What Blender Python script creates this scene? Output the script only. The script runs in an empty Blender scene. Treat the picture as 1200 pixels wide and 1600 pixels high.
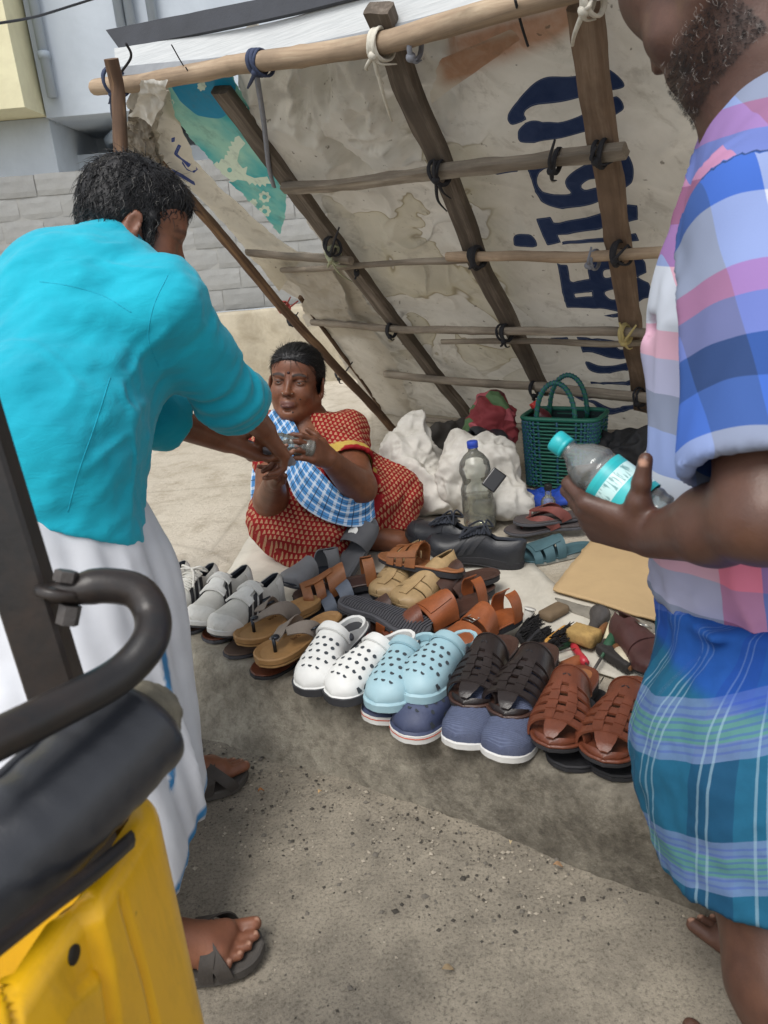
import bpy, math, random
import numpy as np
from mathutils import Vector, Matrix
random.seed(7)
RNG = np.random.default_rng(7)
SC = bpy.context.scene
COL = SC.collection

# ------------------------------------------------------------------ camera
FPX = 1202.0
PITCH, ROLL, CAMH = math.radians(19.0), math.radians(5.0), 1.13
PLAT = 0.18                                    # height of the raised pavement
CAM = np.array([0.0, 0.0, CAMH])
FW = np.array([0, math.cos(PITCH), -math.sin(PITCH)])
_r0 = np.array([1.0, 0, 0]); _u0 = np.array([0, math.sin(PITCH), math.cos(PITCH)])
RT = math.cos(ROLL) * _r0 - math.sin(ROLL) * _u0
UP = math.sin(ROLL) * _r0 + math.cos(ROLL) * _u0
cam = bpy.data.cameras.new('camera'); cam_o = bpy.data.objects.new('camera', cam); COL.objects.link(cam_o)
cam.sensor_fit = 'VERTICAL'; cam.sensor_height = 36.0; cam.lens = FPX / 1600 * 36.0
cam.clip_start = 0.02; cam.clip_end = 500
cam_o.matrix_world = Matrix((
    (RT[0], UP[0], -FW[0], CAM[0]), (RT[1], UP[1], -FW[1], CAM[1]), (RT[2], UP[2], -FW[2], CAM[2]), (0, 0, 0, 1)))
cam.dof.use_dof = True; cam.dof.focus_distance = 2.1; cam.dof.aperture_fstop = 9.5
SC.camera = cam_o

# ------------------------------------------------------------------ sky and sun (bright overcast)
w = bpy.data.worlds.new('World'); SC.world = w; w.use_nodes = True
nt = w.node_tree; nt.nodes.clear()
sky = nt.nodes.new('ShaderNodeTexSky'); sky.sky_type = 'NISHITA'; sky.sun_disc = False
SUN_EL, SUN_AZ = math.radians(58), math.radians(215)      # azimuth measured from +Y clockwise
sky.sun_elevation = SUN_EL; sky.sun_rotation = SUN_AZ
sky.air_density = 1.0; sky.dust_density = 1.5; sky.ozone_density = 1.0
hs = nt.nodes.new('ShaderNodeHueSaturation'); hs.inputs['Saturation'].default_value = 0.22
bg = nt.nodes.new('ShaderNodeBackground'); bg.inputs['Strength'].default_value = 0.13
wo = nt.nodes.new('ShaderNodeOutputWorld')
nt.links.new(sky.outputs[0], hs.inputs['Color']); nt.links.new(hs.outputs[0], bg.inputs['Color']); nt.links.new(bg.outputs[0], wo.inputs['Surface'])
sun = bpy.data.lights.new('sun', 'SUN'); sun.energy = 1.5; sun.angle = math.radians(30); sun.color = (1, 0.96, 0.9)
sun_o = bpy.data.objects.new('sun', sun); COL.objects.link(sun_o)
_sd = Vector((math.sin(SUN_AZ) * math.cos(SUN_EL), math.cos(SUN_AZ) * math.cos(SUN_EL), math.sin(SUN_EL)))
sun_o.rotation_euler = _sd.to_track_quat('Z', 'Y').to_euler(); sun_o.location = (0, 0, 12)
SC.view_settings.view_transform = 'Standard'; SC.view_settings.look = 'None'
SC.view_settings.gamma = 1; SC.view_settings.use_curve_mapping = False
SC.view_settings.exposure = 0.68
SC.cycles.use_denoising = True
SC.cycles.max_bounces = 8; SC.cycles.transparent_max_bounces = 12; SC.cycles.transmission_bounces = 8
SC.cycles.caustics_reflective = False; SC.cycles.caustics_refractive = False

# ------------------------------------------------------------------ pixel to place
def P(px, py, d):
    """point seen at photo pixel (px, py), d metres in front of the lens plane"""
    return CAM + d * (FW + RT * ((px - 600) / FPX) + UP * ((800 - py) / FPX))
def ray(px, py):
    v = FW + RT * ((px - 600) / FPX) + UP * ((800 - py) / FPX)
    return v
def on_z(px, py, z):
    v = ray(px, py); return CAM + v * ((z - CAMH) / v[2])
def on_plane(px, py, p0, n):
    v = ray(px, py); return CAM + v * (np.dot(p0 - CAM, n) / np.dot(v, n))
def depth_of(p): return float(np.dot(np.asarray(p) - CAM, FW))
def nrm(v):
    v = np.asarray(v, float); return v / (np.linalg.norm(v) + 1e-12)

# ------------------------------------------------------------------ objects and tags
def link(o, parent=None):
    COL.objects.link(o)
    if parent is not None: o.parent = parent
    return o
def tag(o, label=None, cat=None, group=None, kind=None):
    if label: o['label'] = label
    if cat: o['category'] = cat
    if group: o['group'] = group
    if kind: o['kind'] = kind
    return o
def thing(name, label, cat, loc=(0, 0, 0), group=None, rot=None):
    o = bpy.data.objects.new(name, None); link(o); o.location = tuple(loc)
    o.empty_display_size = 0.05
    if rot is not None: o.rotation_euler = rot
    return tag(o, label, cat, group)
def mesh(name, V, F, m, parent=None, smooth=True, attrs=None, uv=None, mats=None, fmat=None, autosm=None):
    me = bpy.data.meshes.new(name)
    V = np.asarray(V, float)
    if isinstance(F, np.ndarray) and F.ndim == 2:
        n = F.shape[1]
        me.vertices.add(len(V)); me.vertices.foreach_set('co', V.astype(np.float32).ravel())
        me.loops.add(F.size); me.loops.foreach_set('vertex_index', F.astype(np.int32).ravel())
        me.polygons.add(len(F)); me.polygons.foreach_set('loop_start', np.arange(0, F.size, n, dtype=np.int32))
        me.update(calc_edges=True); me.validate()
    else:
        me.from_pydata([tuple(v) for v in V], [], [tuple(int(i) for i in f) for f in F]); me.update(); me.validate()
    for mm in (mats or [m]): me.materials.append(mm)
    if fmat is not None and len(fmat) == len(me.polygons): me.polygons.foreach_set('material_index', np.asarray(fmat, np.int32))
    me.polygons.foreach_set('use_smooth', np.full(len(me.polygons), bool(smooth)))
    if attrs:
        for k, a in attrs.items():
            a = np.asarray(a, np.float32)
            if a.ndim == 1:
                at = me.attributes.new(k, 'FLOAT', 'POINT'); at.data.foreach_set('value', a)
            else:
                at = me.attributes.new(k, 'FLOAT_VECTOR', 'POINT'); at.data.foreach_set('vector', a.ravel())
    if autosm: me.set_sharp_from_angle(angle=math.radians(autosm))
    o = bpy.data.objects.new(name, me); link(o, parent)
    return o
class MB:
    """collects shapes into one mesh"""
    def __init__(s): s.V = []; s.F = []; s.M = []; s.n = 0
    def add(s, V, F, mi=0):
        V = np.asarray(V, float).reshape(-1, 3)
        s.V.append(V); s.F += [tuple(int(i) + s.n for i in f) for f in F]; s.M += [mi] * len(F); s.n += len(V); return s
    def box(s, c, size, R=None, mi=0, taper=1.0):
        x, y, z = np.asarray(size) / 2
        V = np.array([[sx * x * (taper if sz > 0 else 1), sy * y * (taper if sz > 0 else 1), sz * z] for sz in (-1, 1) for sy in (-1, 1) for sx in (-1, 1)])
        if R is not None: V = V @ np.asarray(R).T
        return s.add(V + np.asarray(c), [(0, 2, 3, 1), (4, 5, 7, 6), (0, 1, 5, 4), (2, 6, 7, 3), (0, 4, 6, 2), (1, 3, 7, 5)], mi)
    def tube(s, pts, r, n=8, cap=True, mi=0, flat=None, closed=False):
        V, F = tube_vf(pts, r, n, cap, flat, closed); return s.add(V, F, mi)
    def lathe(s, prof, c, ax=(0, 0, 1), n=20, mi=0):
        V, F = lathe_vf(prof, n); R = frame_z(ax); return s.add(V @ R.T + np.asarray(c), F, mi)
    def grid(s, G, mi=0, wrap=False):
        V, F = grid_vf(G, wrap); return s.add(V, F, mi)
    def obj(s, name, m, parent=None, smooth=True, mats=None, autosm=None, attrs=None, org=None):
        return mesh(name, np.concatenate(s.V) - (0 if org is None else np.asarray(org)), s.F, m, parent, smooth, mats=mats, fmat=s.M, autosm=autosm, attrs=attrs)
def frame_z(z, xh=None):
    z = nrm(z); h = np.array([0, 0, 1.0]) if abs(z[2]) < 0.9 else np.array([1.0, 0, 0])
    if xh is not None: h = np.asarray(xh, float)
    if xh is None: x = nrm(np.cross(h, z))
    else: x = nrm(h - z * np.dot(h, z))
    return np.stack([x, np.cross(z, x), z], 1)          # columns
def frame_x(x, zh=(0, 0, 1)):
    x = nrm(x); z = nrm(np.asarray(zh, float) - x * np.dot(zh, x)); return np.stack([x, np.cross(z, x), z], 1)
def rotz(a): c, s_ = math.cos(a), math.sin(a); return np.array([[c, -s_, 0], [s_, c, 0], [0, 0, 1.0]])
def rotx(a): c, s_ = math.cos(a), math.sin(a); return np.array([[1.0, 0, 0], [0, c, -s_], [0, s_, c]])
def roty(a): c, s_ = math.cos(a), math.sin(a); return np.array([[c, 0, s_], [0, 1.0, 0], [-s_, 0, c]])
def resample(pts, n):
    pts = np.asarray(pts, float); d = np.r_[0, np.cumsum(np.linalg.norm(np.diff(pts, axis=0), axis=1))]
    t = np.linspace(0, d[-1], n); return np.stack([np.interp(t, d, pts[:, k]) for k in range(pts.shape[1])], 1)
def catmull(pts, n=8, closed=False):
    p = np.asarray(pts, float)
    if closed: q = np.vstack([p[-1], p, p[0], p[1]])
    else: q = np.vstack([2 * p[0] - p[1], p, 2 * p[-1] - p[-2]])
    out = []
    for i in range(1, len(q) - 2):
        t = np.linspace(0, 1, n, endpoint=False)[:, None]
        a, b, c, d = q[i - 1], q[i], q[i + 1], q[i + 2]
        out.append(0.5 * (2 * b + (c - a) * t + (2 * a - 5 * b + 4 * c - d) * t ** 2 + (-a + 3 * b - 3 * c + d) * t ** 3))
    out = np.vstack(out)
    return out if closed else np.vstack([out, p[-1]])
def tube_vf(pts, r, n=8, cap=True, flat=None, closed=False):
    pts = np.asarray(pts, float); m = len(pts); r = np.broadcast_to(np.asarray(r, float), (m,))
    T = np.gradient(pts, axis=0) if not closed else np.roll(pts, -1, 0) - np.roll(pts, 1, 0)
    T /= np.linalg.norm(T, axis=1)[:, None] + 1e-12
    x = frame_z(T[0])[:, 0] if flat is None else nrm(np.asarray(flat[0]) - T[0] * np.dot(flat[0], T[0])); V = []
    a = np.linspace(0, 2 * math.pi, n, endpoint=False)
    fl = 1.0 if flat is None else flat[1]
    for i in range(m):
        if flat is not None: x = np.asarray(flat[0], float)
        x = nrm(x - T[i] * np.dot(x, T[i])); y = np.cross(T[i], x)
        V.append(pts[i] + r[i] * (np.cos(a)[:, None] * x * fl + np.sin(a)[:, None] * y))
    V = np.vstack(V); F = []
    mm = m if closed else m - 1
    for i in range(mm):
        i2 = (i + 1) % m
        for j in range(n):
            F.append((i * n + j, i * n + (j + 1) % n, i2 * n + (j + 1) % n, i2 * n + j))
    if cap and not closed: F.append(tuple(range(n - 1, -1, -1))); F.append(tuple((m - 1) * n + j for j in range(n)))
    return V, F
def lathe_vf(prof, n=20):
    prof = np.asarray(prof, float); a = np.linspace(0, 2 * math.pi, n, endpoint=False)
    V = np.vstack([np.stack([r * np.cos(a), r * np.sin(a), np.full(n, z)], 1) for r, z in prof]); F = []
    for i in range(len(prof) - 1):
        for j in range(n): F.append((i * n + j, i * n + (j + 1) % n, (i + 1) * n + (j + 1) % n, (i + 1) * n + j))
    F.append(tuple(range(n - 1, -1, -1))); F.append(tuple((len(prof) - 1) * n + j for j in range(n)))
    return V, F
def grid_vf(G, wrap=False):
    G = np.asarray(G, float); a, b = G.shape[:2]; idx = np.arange(a * b).reshape(a, b)
    if wrap: idx = np.concatenate([idx, idx[:, :1]], 1)
    F = np.stack([idx[:-1, :-1].ravel(), idx[1:, :-1].ravel(), idx[1:, 1:].ravel(), idx[:-1, 1:].ravel()], 1)
    return G.reshape(-1, 3), F
def solidify(G, th, Nrm=None):
    """grid of points -> closed slab of thickness th (towards +normal)"""
    G = np.asarray(G, float); a, b = G.shape[:2]
    if Nrm is None:
        du = np.gradient(G, axis=0); dv = np.gradient(G, axis=1); Nrm = np.cross(du, dv); Nrm /= np.linalg.norm(Nrm, axis=2)[..., None] + 1e-12
    top = G + Nrm * th
    V = np.vstack([G.reshape(-1, 3), top.reshape(-1, 3)]); n = a * b; I = np.arange(n).reshape(a, b); F = []
    q = np.stack([I[:-1, :-1].ravel(), I[:-1, 1:].ravel(), I[1:, 1:].ravel(), I[1:, :-1].ravel()], 1)
    F += [tuple(x) for x in q] + [tuple(x[::-1] + n) for x in q]
    ring = list(I[0, :]) + list(I[1:, -1]) + list(I[-1, -2::-1]) + list(I[-2:0:-1, 0])
    for k in range(len(ring)):
        p, r = ring[k], ring[(k + 1) % len(ring)]; F.append((r, p, p + n, r + n))
    return V, F

# ------------------------------------------------------------------ noise
def _hash(i, j, k, seed):
    h = (i * 374761393 + j * 668265263 + k * 2147483647 + seed * 974634777) & 0xffffffff
    h = ((h ^ (h >> 13)) * 1274126177) & 0xffffffff
    return ((h ^ (h >> 16)) & 0xffff) / 65535.0
def vnoise(p, seed=0):
    p = np.asarray(p, float); f = np.floor(p); t = p - f; t = t * t * (3 - 2 * t); f = f.astype(np.int64)
    r = 0
    for dx in (0, 1):
        for dy in (0, 1):
            for dz in (0, 1):
                wgt = (t[..., 0] if dx else 1 - t[..., 0]) * (t[..., 1] if dy else 1 - t[..., 1]) * (t[..., 2] if dz else 1 - t[..., 2])
                r = r + wgt * _hash(f[..., 0] + dx, f[..., 1] + dy, f[..., 2] + dz, seed)
    return r * 2 - 1
def fbm(p, oct=4, seed=0):
    p = np.asarray(p, float); a = 1; r = 0; s = 0
    for o in range(oct): r = r + a * vnoise(p * 2 ** o + o * 17.3, seed + o); s += a; a *= 0.5
    return r / s
def sstep(a, b, x): t = np.clip((x - a) / (b - a), 0, 1); return t * t * (3 - 2 * t)

# ------------------------------------------------------------------ signed distance bodies -> one continuous mesh
class SDF:
    def __init__(s, lo, hi, h, fine=()):
        """fine: list of (lo, hi, step) boxes in which the grid is refined"""
        s.h = h; s.lo = np.asarray(lo, float); s.ax = []
        for k in range(3):
            x = lo[k]; out = [x]
            while x < hi[k]:
                st = h
                for fl, fh, fs in fine:
                    if fl[k] - 1e-6 <= x < fh[k]: st = min(st, fs)
                x += st; out.append(x)
            s.ax.append(np.array(out))
        s.n = np.array([len(a) for a in s.ax]); s.D = np.full(tuple(s.n), 0.2, np.float32)
    def _sub(s, lo, hi):
        a = np.array([max(np.searchsorted(s.ax[k], lo[k]) - 1, 0) for k in range(3)]); b = np.array([min(np.searchsorted(s.ax[k], hi[k]) + 1, s.n[k]) for k in range(3)])
        if np.any(b <= a): return None, None
        sl = tuple(slice(x, y) for x, y in zip(a, b))
        X = np.stack(np.meshgrid(*[s.ax[k][a[k]:b[k]] for k in range(3)], indexing='ij'), -1)
        return sl, X
    def _put(s, sl, d, k, sub=False):
        D = s.D[sl]
        if sub:
            d = -d
            if k > 0:
                hh = np.maximum(k - np.abs(D - d), 0) / k; s.D[sl] = np.maximum(D, d) + hh * hh * k * 0.25
            else: s.D[sl] = np.maximum(D, d)
        else:
            if k > 0:
                hh = np.maximum(k - np.abs(D - d), 0) / k; s.D[sl] = np.minimum(D, d) - hh * hh * k * 0.25
            else: s.D[sl] = np.minimum(D, d)
    def cone(s, a, b, r1, r2, k=0.02, flat=None, sub=False):
        """round cone a->b; flat=(axis, factor) squeezes the section along axis (factor<1 thinner)"""
        a = np.asarray(a, float); b = np.asarray(b, float); R = max(r1, r2) * (1 if flat is None else max(1, flat[1])) + 0.05 + k
        sl, X = s._sub(np.minimum(a, b) - R, np.maximum(a, b) + R)
        if sl is None: return s
        ba = b - a; pa = X - a; hh = np.clip(pa @ ba / (ba @ ba + 1e-12), 0, 1)
        q = pa - hh[..., None] * ba; r = r1 + (r2 - r1) * hh
        if flat is not None:
            ax = nrm(flat[0]); c = q @ ax; q = q + (c * (1 / flat[1] - 1))[..., None] * ax
            d = np.linalg.norm(q, axis=-1) - r; d = d * min(1, flat[1]) if flat[1] < 1 else d
        else: d = np.linalg.norm(q, axis=-1) - r
        s._put(sl, d, k, sub); return s
    def chain(s, pts, rs, k=0.02, flat=None):
        for i in range(len(pts) - 1): s.cone(pts[i], pts[i + 1], rs[i], rs[i + 1], k, flat)
        return s
    def ell(s, c, r, R=None, k=0.02, sub=False):
        c = np.asarray(c, float); r = np.broadcast_to(np.asarray(r, float), (3,)); m = max(r) + 0.05 + k
        sl, X = s._sub(c - m, c + m)
        if sl is None: return s
        q = X - c
        if R is not None: q = q @ np.asarray(R)
        k0 = np.linalg.norm(q / r, axis=-1); k1 = np.linalg.norm(q / r ** 2, axis=-1) + 1e-9
        s._put(sl, np.where(k0 < 1e-6, -min(r), k0 * (k0 - 1) / k1), k, sub); return s
    def box(s, c, hs, R=None, rr=0.01, k=0.0, sub=False):
        c = np.asarray(c, float); hs = np.asarray(hs, float); m = np.linalg.norm(hs) + 0.04 + k
        sl, X = s._sub(c - m, c + m)
        if sl is None: return s
        q = X - c
        if R is not None: q = q @ np.asarray(R)
        q = np.abs(q) - (hs - rr); d = np.linalg.norm(np.maximum(q, 0), axis=-1) + np.minimum(q.max(-1), 0) - rr
        s._put(sl, d, k, sub); return s
    def cut(s, p, n, recess=0.0, th=0.006):
        """keep the side where (x-p).n < 0; recess hollows the end so that a hem shows"""
        n = nrm(n); d = np.zeros(tuple(s.n), np.float32)
        for k in range(3):
            sh = [1, 1, 1]; sh[k] = -1; d = d + ((s.ax[k] - p[k]) * n[k]).reshape(sh).astype(np.float32)
        if recess > 0: s.D = np.maximum(s.D, -np.maximum(s.D + th, -(d + recess)))
        s.D = np.maximum(s.D, d); return s
    def mesh(s):
        D = s.D; D = np.pad(D, 1, constant_values=0.2); AX = [np.r_[2 * a[0] - a[1], a, 2 * a[-1] - a[-2]] for a in s.ax]
        ins = D < 0; nx, ny, nz = [q - 1 for q in D.shape]
        cs = [(i, j, k) for i in (0, 1) for j in (0, 1) for k in (0, 1)]
        cnt = np.zeros((nx, ny, nz), np.int8)
        for i, j, k in cs: cnt += ins[i:nx + i, j:ny + j, k:nz + k]
        I = np.argwhere((cnt > 0) & (cnt < 8)); idx = np.full((nx, ny, nz), -1, np.int64); idx[tuple(I.T)] = np.arange(len(I))
        dv = {c: D[I[:, 0] + c[0], I[:, 1] + c[1], I[:, 2] + c[2]] for c in cs}
        acc = np.zeros((len(I), 3)); num = np.zeros(len(I))
        for c in cs:
            for ax in range(3):
                if c[ax] == 0:
                    e = list(c); e[ax] = 1; e = tuple(e); d0, d1 = dv[c], dv[e]; m = (d0 < 0) != (d1 < 0)
                    t = np.where(m, d0 / np.where(m, d0 - d1, 1), 0); p = np.array(c, float)[None].repeat(len(I), 0); p[:, ax] += t
                    acc += p * m[:, None]; num += m
        fr = acc / num[:, None]; V = np.stack([AX[k][I[:, k]] + fr[:, k] * (AX[k][I[:, k] + 1] - AX[k][I[:, k]]) for k in range(3)], 1)
        F = []
        for ax in range(3):
            b, c = (ax + 1) % 3, (ax + 2) % 3
            s0 = [slice(None)] * 3; s1 = [slice(None)] * 3; s0[ax] = slice(0, -1); s1[ax] = slice(1, None)
            cr = ins[tuple(s0)] != ins[tuple(s1)]; E = np.argwhere(cr)
            E = E[(E[:, b] > 0) & (E[:, c] > 0) & (E[:, b] < D.shape[b] - 1) & (E[:, c] < D.shape[c] - 1)]
            if not len(E): continue
            def cell(db, dc):
                q = E.copy(); q[:, b] += db; q[:, c] += dc; return idx[tuple(q.T)]
            q = np.stack([cell(-1, -1), cell(0, -1), cell(0, 0), cell(-1, 0)], 1)
            flip = ~ins[tuple(E.T)]; q[flip] = q[flip][:, ::-1]; F.append(q)
        return V, np.concatenate(F)
def vnormals(V, F):
    n = np.cross(V[F[:, 2]] - V[F[:, 0]], V[F[:, 3]] - V[F[:, 1]]); N = np.zeros_like(V)
    for k in range(4): np.add.at(N, F[:, k], n)
    return N / (np.linalg.norm(N, axis=1)[:, None] + 1e-12)
def relax(V, F, it=3, w=0.5):
    for _ in range(it):
        S = np.zeros_like(V); C = np.zeros(len(V))
        for a, b in ((0, 1), (1, 2), (2, 3), (3, 0)):
            np.add.at(S, F[:, a], V[F[:, b]]); np.add.at(S, F[:, b], V[F[:, a]]); np.add.at(C, F[:, a], 1); np.add.at(C, F[:, b], 1)
        V = V * (1 - w) + w * S / C[:, None]
    return V

# ------------------------------------------------------------------ materials
def lin(h):
    if not isinstance(h, str): return tuple(h)
    h = h.lstrip('#'); c = [int(h[i:i + 2], 16) / 255 for i in (0, 2, 4)]
    return tuple(x / 12.92 if x <= 0.04045 else ((x + 0.055) / 1.055) ** 2.4 for x in c)
class NT:
    def __init__(s, name):
        s.m = bpy.data.materials.new(name); s.m.use_nodes = True; s.t = s.m.node_tree; s.b = s.t.nodes['Principled BSDF']
        s._tc = None
    def n(s, typ, **kw):
        o = s.t.nodes.new('ShaderNode' + typ)
        for k, v in kw.items():
            if k.startswith('i_'):
                key = k[2:]; key = int(key) if key.isdigit() else key.replace('_', ' '); o.inputs[key].default_value = v
            else: setattr(o, k, v)
        return o
    def l(s, a, b): s.t.links.new(a, b)
    def tc(s, which='Object'):
        if s._tc is None: s._tc = s.n('TexCoord')
        return s._tc.outputs[which]
    def attr(s, name, out='Fac'): return s.n('Attribute', attribute_name=name).outputs[out]
    def noise(s, vec, scale, detail=4, rough=0.6, dist=0.0):
        o = s.n('TexNoise', i_Scale=scale, i_Detail=detail, i_Roughness=rough, i_Distortion=dist); s.l(vec, o.inputs['Vector']); return o.outputs['Fac']
    def ramp(s, fac, stops, interp='LINEAR'):
        o = s.n('ValToRGB'); o.color_ramp.interpolation = interp; el = o.color_ramp.elements
        while len(el) < len(stops): el.new(0.5)
        for e, (p, c) in zip(el, stops):
            e.position = p; c = lin(c) if isinstance(c, str) else ((c, c, c) if np.isscalar(c) else c); e.color = (*c, 1)
        s.l(fac, o.inputs[0]); return o.outputs[0]
    def mix(s, fac, a, b, mode='MIX'):
        o = s.n('Mix', data_type='RGBA', blend_type=mode)
        for src, ix in ((fac, 0), (a, 6), (b, 7)):
            sock = o.inputs[ix]
            if isinstance(src, bpy.types.NodeSocket): s.l(src, sock)
            elif isinstance(src, (int, float)): sock.default_value = src if ix == 0 else (src, src, src, 1)
            else: sock.default_value = (*lin(src), 1)
        return o.outputs[2]
    def math(s, op, a, b=None, c=None, clamp=False):
        o = s.n('Math', operation=op, use_clamp=clamp)
        for k, v in enumerate((a, b, c)):
            if v is None: continue
            if isinstance(v, bpy.types.NodeSocket): s.l(v, o.inputs[k])
            else: o.inputs[k].default_value = v
        return o.outputs[0]
    def mapping(s, vec, scale=(1, 1, 1), rot=(0, 0, 0), loc=(0, 0, 0)):
        o = s.n('Mapping'); o.inputs['Scale'].default_value = scale; o.inputs['Rotation'].default_value = rot; o.inputs['Location'].default_value = loc
        s.l(vec, o.inputs['Vector']); return o.outputs[0]
    def bump(s, h, strength=0.3, dist=0.01, prev=None):
        o = s.n('Bump', i_Strength=strength, i_Distance=dist); s.l(h, o.inputs['Height'])
        if prev is not None: s.l(prev, o.inputs['Normal'])
        s.l(o.outputs[0], s.b.inputs['Normal']); return o.outputs[0]
    def color(s, c):
        if isinstance(c, bpy.types.NodeSocket): s.l(c, s.b.inputs['Base Color'])
        else: s.b.inputs['Base Color'].default_value = (*lin(c), 1)
    def rough(s, r):
        if isinstance(r, bpy.types.NodeSocket): s.l(r, s.b.inputs['Roughness'])
        else: s.b.inputs['Roughness'].default_value = r
def translucent(t, w, tint=None):
    """thin cloth: part of the light comes through from behind"""
    tr = t.n('BsdfTranslucent'); src = t.b.inputs['Base Color']
    if src.is_linked: t.l(src.links[0].from_socket, tr.inputs[0])
    else: tr.inputs[0].default_value = src.default_value
    mx = t.n('MixShader'); mx.inputs[0].default_value = w; t.l(t.b.outputs[0], mx.inputs[1]); t.l(tr.outputs[0], mx.inputs[2]); t.l(mx.outputs[0], t.t.nodes['Material Output'].inputs['Surface'])
_MC = {}
def pm(name, base, rough=0.7, var=0.18, scale=18, bump=0.0, bscale=120, metal=0.0, spec=0.5, rnd=0.0, dirt=None, dirt_amt=0.5, dscale=7, stretch=None, sheen=0.0, coat=0.0):
    """plain procedural material: base colour with uneven tone, optional dirt and fine relief"""
    if name in _MC: return _MC[name]
    t = NT(name); c = np.array(lin(base)); v = t.tc('Object')
    if stretch is not None: v = t.mapping(v, stretch)
    n1 = t.noise(v, scale, 5, 0.62)
    col = t.ramp(n1, [(0.25, tuple(c * (1 - var))), (0.75, tuple(np.minimum(c * (1 + var), 0.95)))])
    if rnd:
        oi = t.n('ObjectInfo'); h = t.n('HueSaturation'); t.l(col, h.inputs['Color'])
        t.l(t.math('MULTIPLY_ADD', oi.outputs['Random'], rnd * 2, 1 - rnd), h.inputs['Value']); col = h.outputs[0]
    if dirt is not None:
        n2 = t.noise(t.tc('Object'), dscale, 6, 0.7, 0.4)
        col = t.mix(t.ramp(n2, [(0.45, 0.0), (0.75, dirt_amt)]), col, dirt)
    t.color(col); t.rough(rough); t.b.inputs['Metallic'].default_value = metal; t.b.inputs['Specular IOR Level'].default_value = spec
    if sheen: t.b.inputs['Sheen Weight'].default_value = sheen
    if coat: t.b.inputs['Coat Weight'].default_value = coat
    if bump: t.bump(t.noise(v, bscale, 5, 0.65), bump, 0.004)
    _MC[name] = t.m; return t.m
# ================================================================== SETTING
EA, EB = on_z(300, 1020, PLAT), on_z(980, 1250, PLAT)          # front edge of the pavement
EU = nrm(EB - EA); EV = np.array([-EU[1], EU[0], 0.0])          # along the edge (to the right), and back from it
if EV[1] < 0: EV = -EV
def plat(s, t, z=0.0): return EA + EU * s + EV * t + np.array([0, 0, z])
# ---- road
def mat_road():
    t = NT('dusty_asphalt'); v = t.tc('Object')
    big = t.noise(v, 1.3, 5, 0.6, 0.5); mid = t.noise(v, 9, 6, 0.7); fine = t.noise(v, 160, 4, 0.75)
    col = t.mix(t.ramp(big, [(0.35, 0.0), (0.68, 1.0)]), '#8a8377', '#a49b8b')
    col = t.mix(t.ramp(mid, [(0.35, 0.7), (0.6, 0.0)]), col, '#716b61')
    col = t.mix(t.ramp(fine, [(0.34, 0.75), (0.5, 0.0)]), col, '#57524a')
    col = t.mix(t.ramp(fine, [(0.6, 0.0), (0.74, 0.55)]), col, '#b9b1a2')
    vo = t.n('TexVoronoi', i_Scale=210); t.l(v, vo.inputs['Vector'])
    col = t.mix(t.ramp(vo.outputs['Distance'], [(0.08, 0.5), (0.2, 0.0)]), col, '#4c4741')
    t.color(col); t.rough(0.93); t.b.inputs['Specular IOR Level'].default_value = 0.2
    b1 = t.bump(fine, 0.5, 0.004); t.bump(mid, 0.35, 0.015, b1)
    return t.m
M_ROAD = mat_road()
gx = np.concatenate([[-60, -20, -6], np.linspace(-2.2, 2.2, 90), [6, 20, 60]]); gy = np.concatenate([[-60, -20, -5], np.linspace(-1.5, 3.2, 96), [8, 30, 120]])
G = np.stack(np.meshgrid(gx, gy, indexing='ij'), -1); Z = 0.012 * fbm(np.dstack([G * 2.2, np.zeros(G.shape[:2])]), 4, 3)
G = np.dstack([G, np.where((np.abs(G[..., 0]) < 2.3) & (np.abs(G[..., 1]) < 3.3), Z, -0.02)])
V, F = grid_vf(G); tag(mesh('road', V, F[:, ::-1], M_ROAD), 'dusty grey asphalt road beside the pavement', None, kind='structure')
# ---- raised pavement with a worn, blackened kerb face
def mat_pave():
    t = NT('worn_concrete_pavement'); v = t.tc('Object'); fc = t.attr('kerb'); dk = t.attr('oily')
    n1 = t.noise(v, 1.1, 6, 0.65, 0.6); n2 = t.noise(v, 7, 7, 0.72, 0.3); n3 = t.noise(v, 60, 5, 0.7)
    top = t.mix(t.ramp(n1, [(0.35, 0.0), (0.65, 1.0)]), '#b9b0a0', '#cfc7b8')
    top = t.mix(t.ramp(n2, [(0.36, 0.75), (0.52, 0.0)]), top, '#a59a88')
    top = t.mix(t.ramp(n3, [(0.3, 0.5), (0.45, 0.0)]), top, '#8f8677')
    wv = t.n('TexVoronoi', feature='DISTANCE_TO_EDGE', i_Scale=0.55); t.l(t.mix(0.12, v, t.n('TexNoise', i_Scale=3.0).outputs['Color']), wv.inputs['Vector'])
    top = t.mix(t.ramp(wv.outputs['Distance'], [(0.0, 0.3), (0.006, 0.0)]), top, '#857b6c')
    f1 = t.noise(v, 8, 9, 0.78, 0.15); f2 = t.noise(v, 46, 8, 0.8)
    face = t.mix(t.ramp(f1, [(0.36, 0.0), (0.62, 1.0)]), '#8a8376', '#b8b1a1')
    face = t.mix(t.ramp(f2, [(0.36, 0.5), (0.52, 0.0)]), face, '#575248')
    face = t.mix(t.math('MULTIPLY', dk, t.ramp(f1, [(0.3, 1.0), (0.72, 0.25)])), face, '#3a3631')
    col = t.mix(fc, top, face); t.color(col); t.rough(0.92); t.b.inputs['Specular IOR Level'].default_value = 0.25
    b = t.bump(n3, 0.35, 0.004); b = t.bump(f2, 0.75, 0.014, b); t.bump(n2, 0.3, 0.02, b)
    return t.m
BA, BB = on_z(372, 1172, 0.0), on_z(1000, 1362, 0.0)
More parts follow.
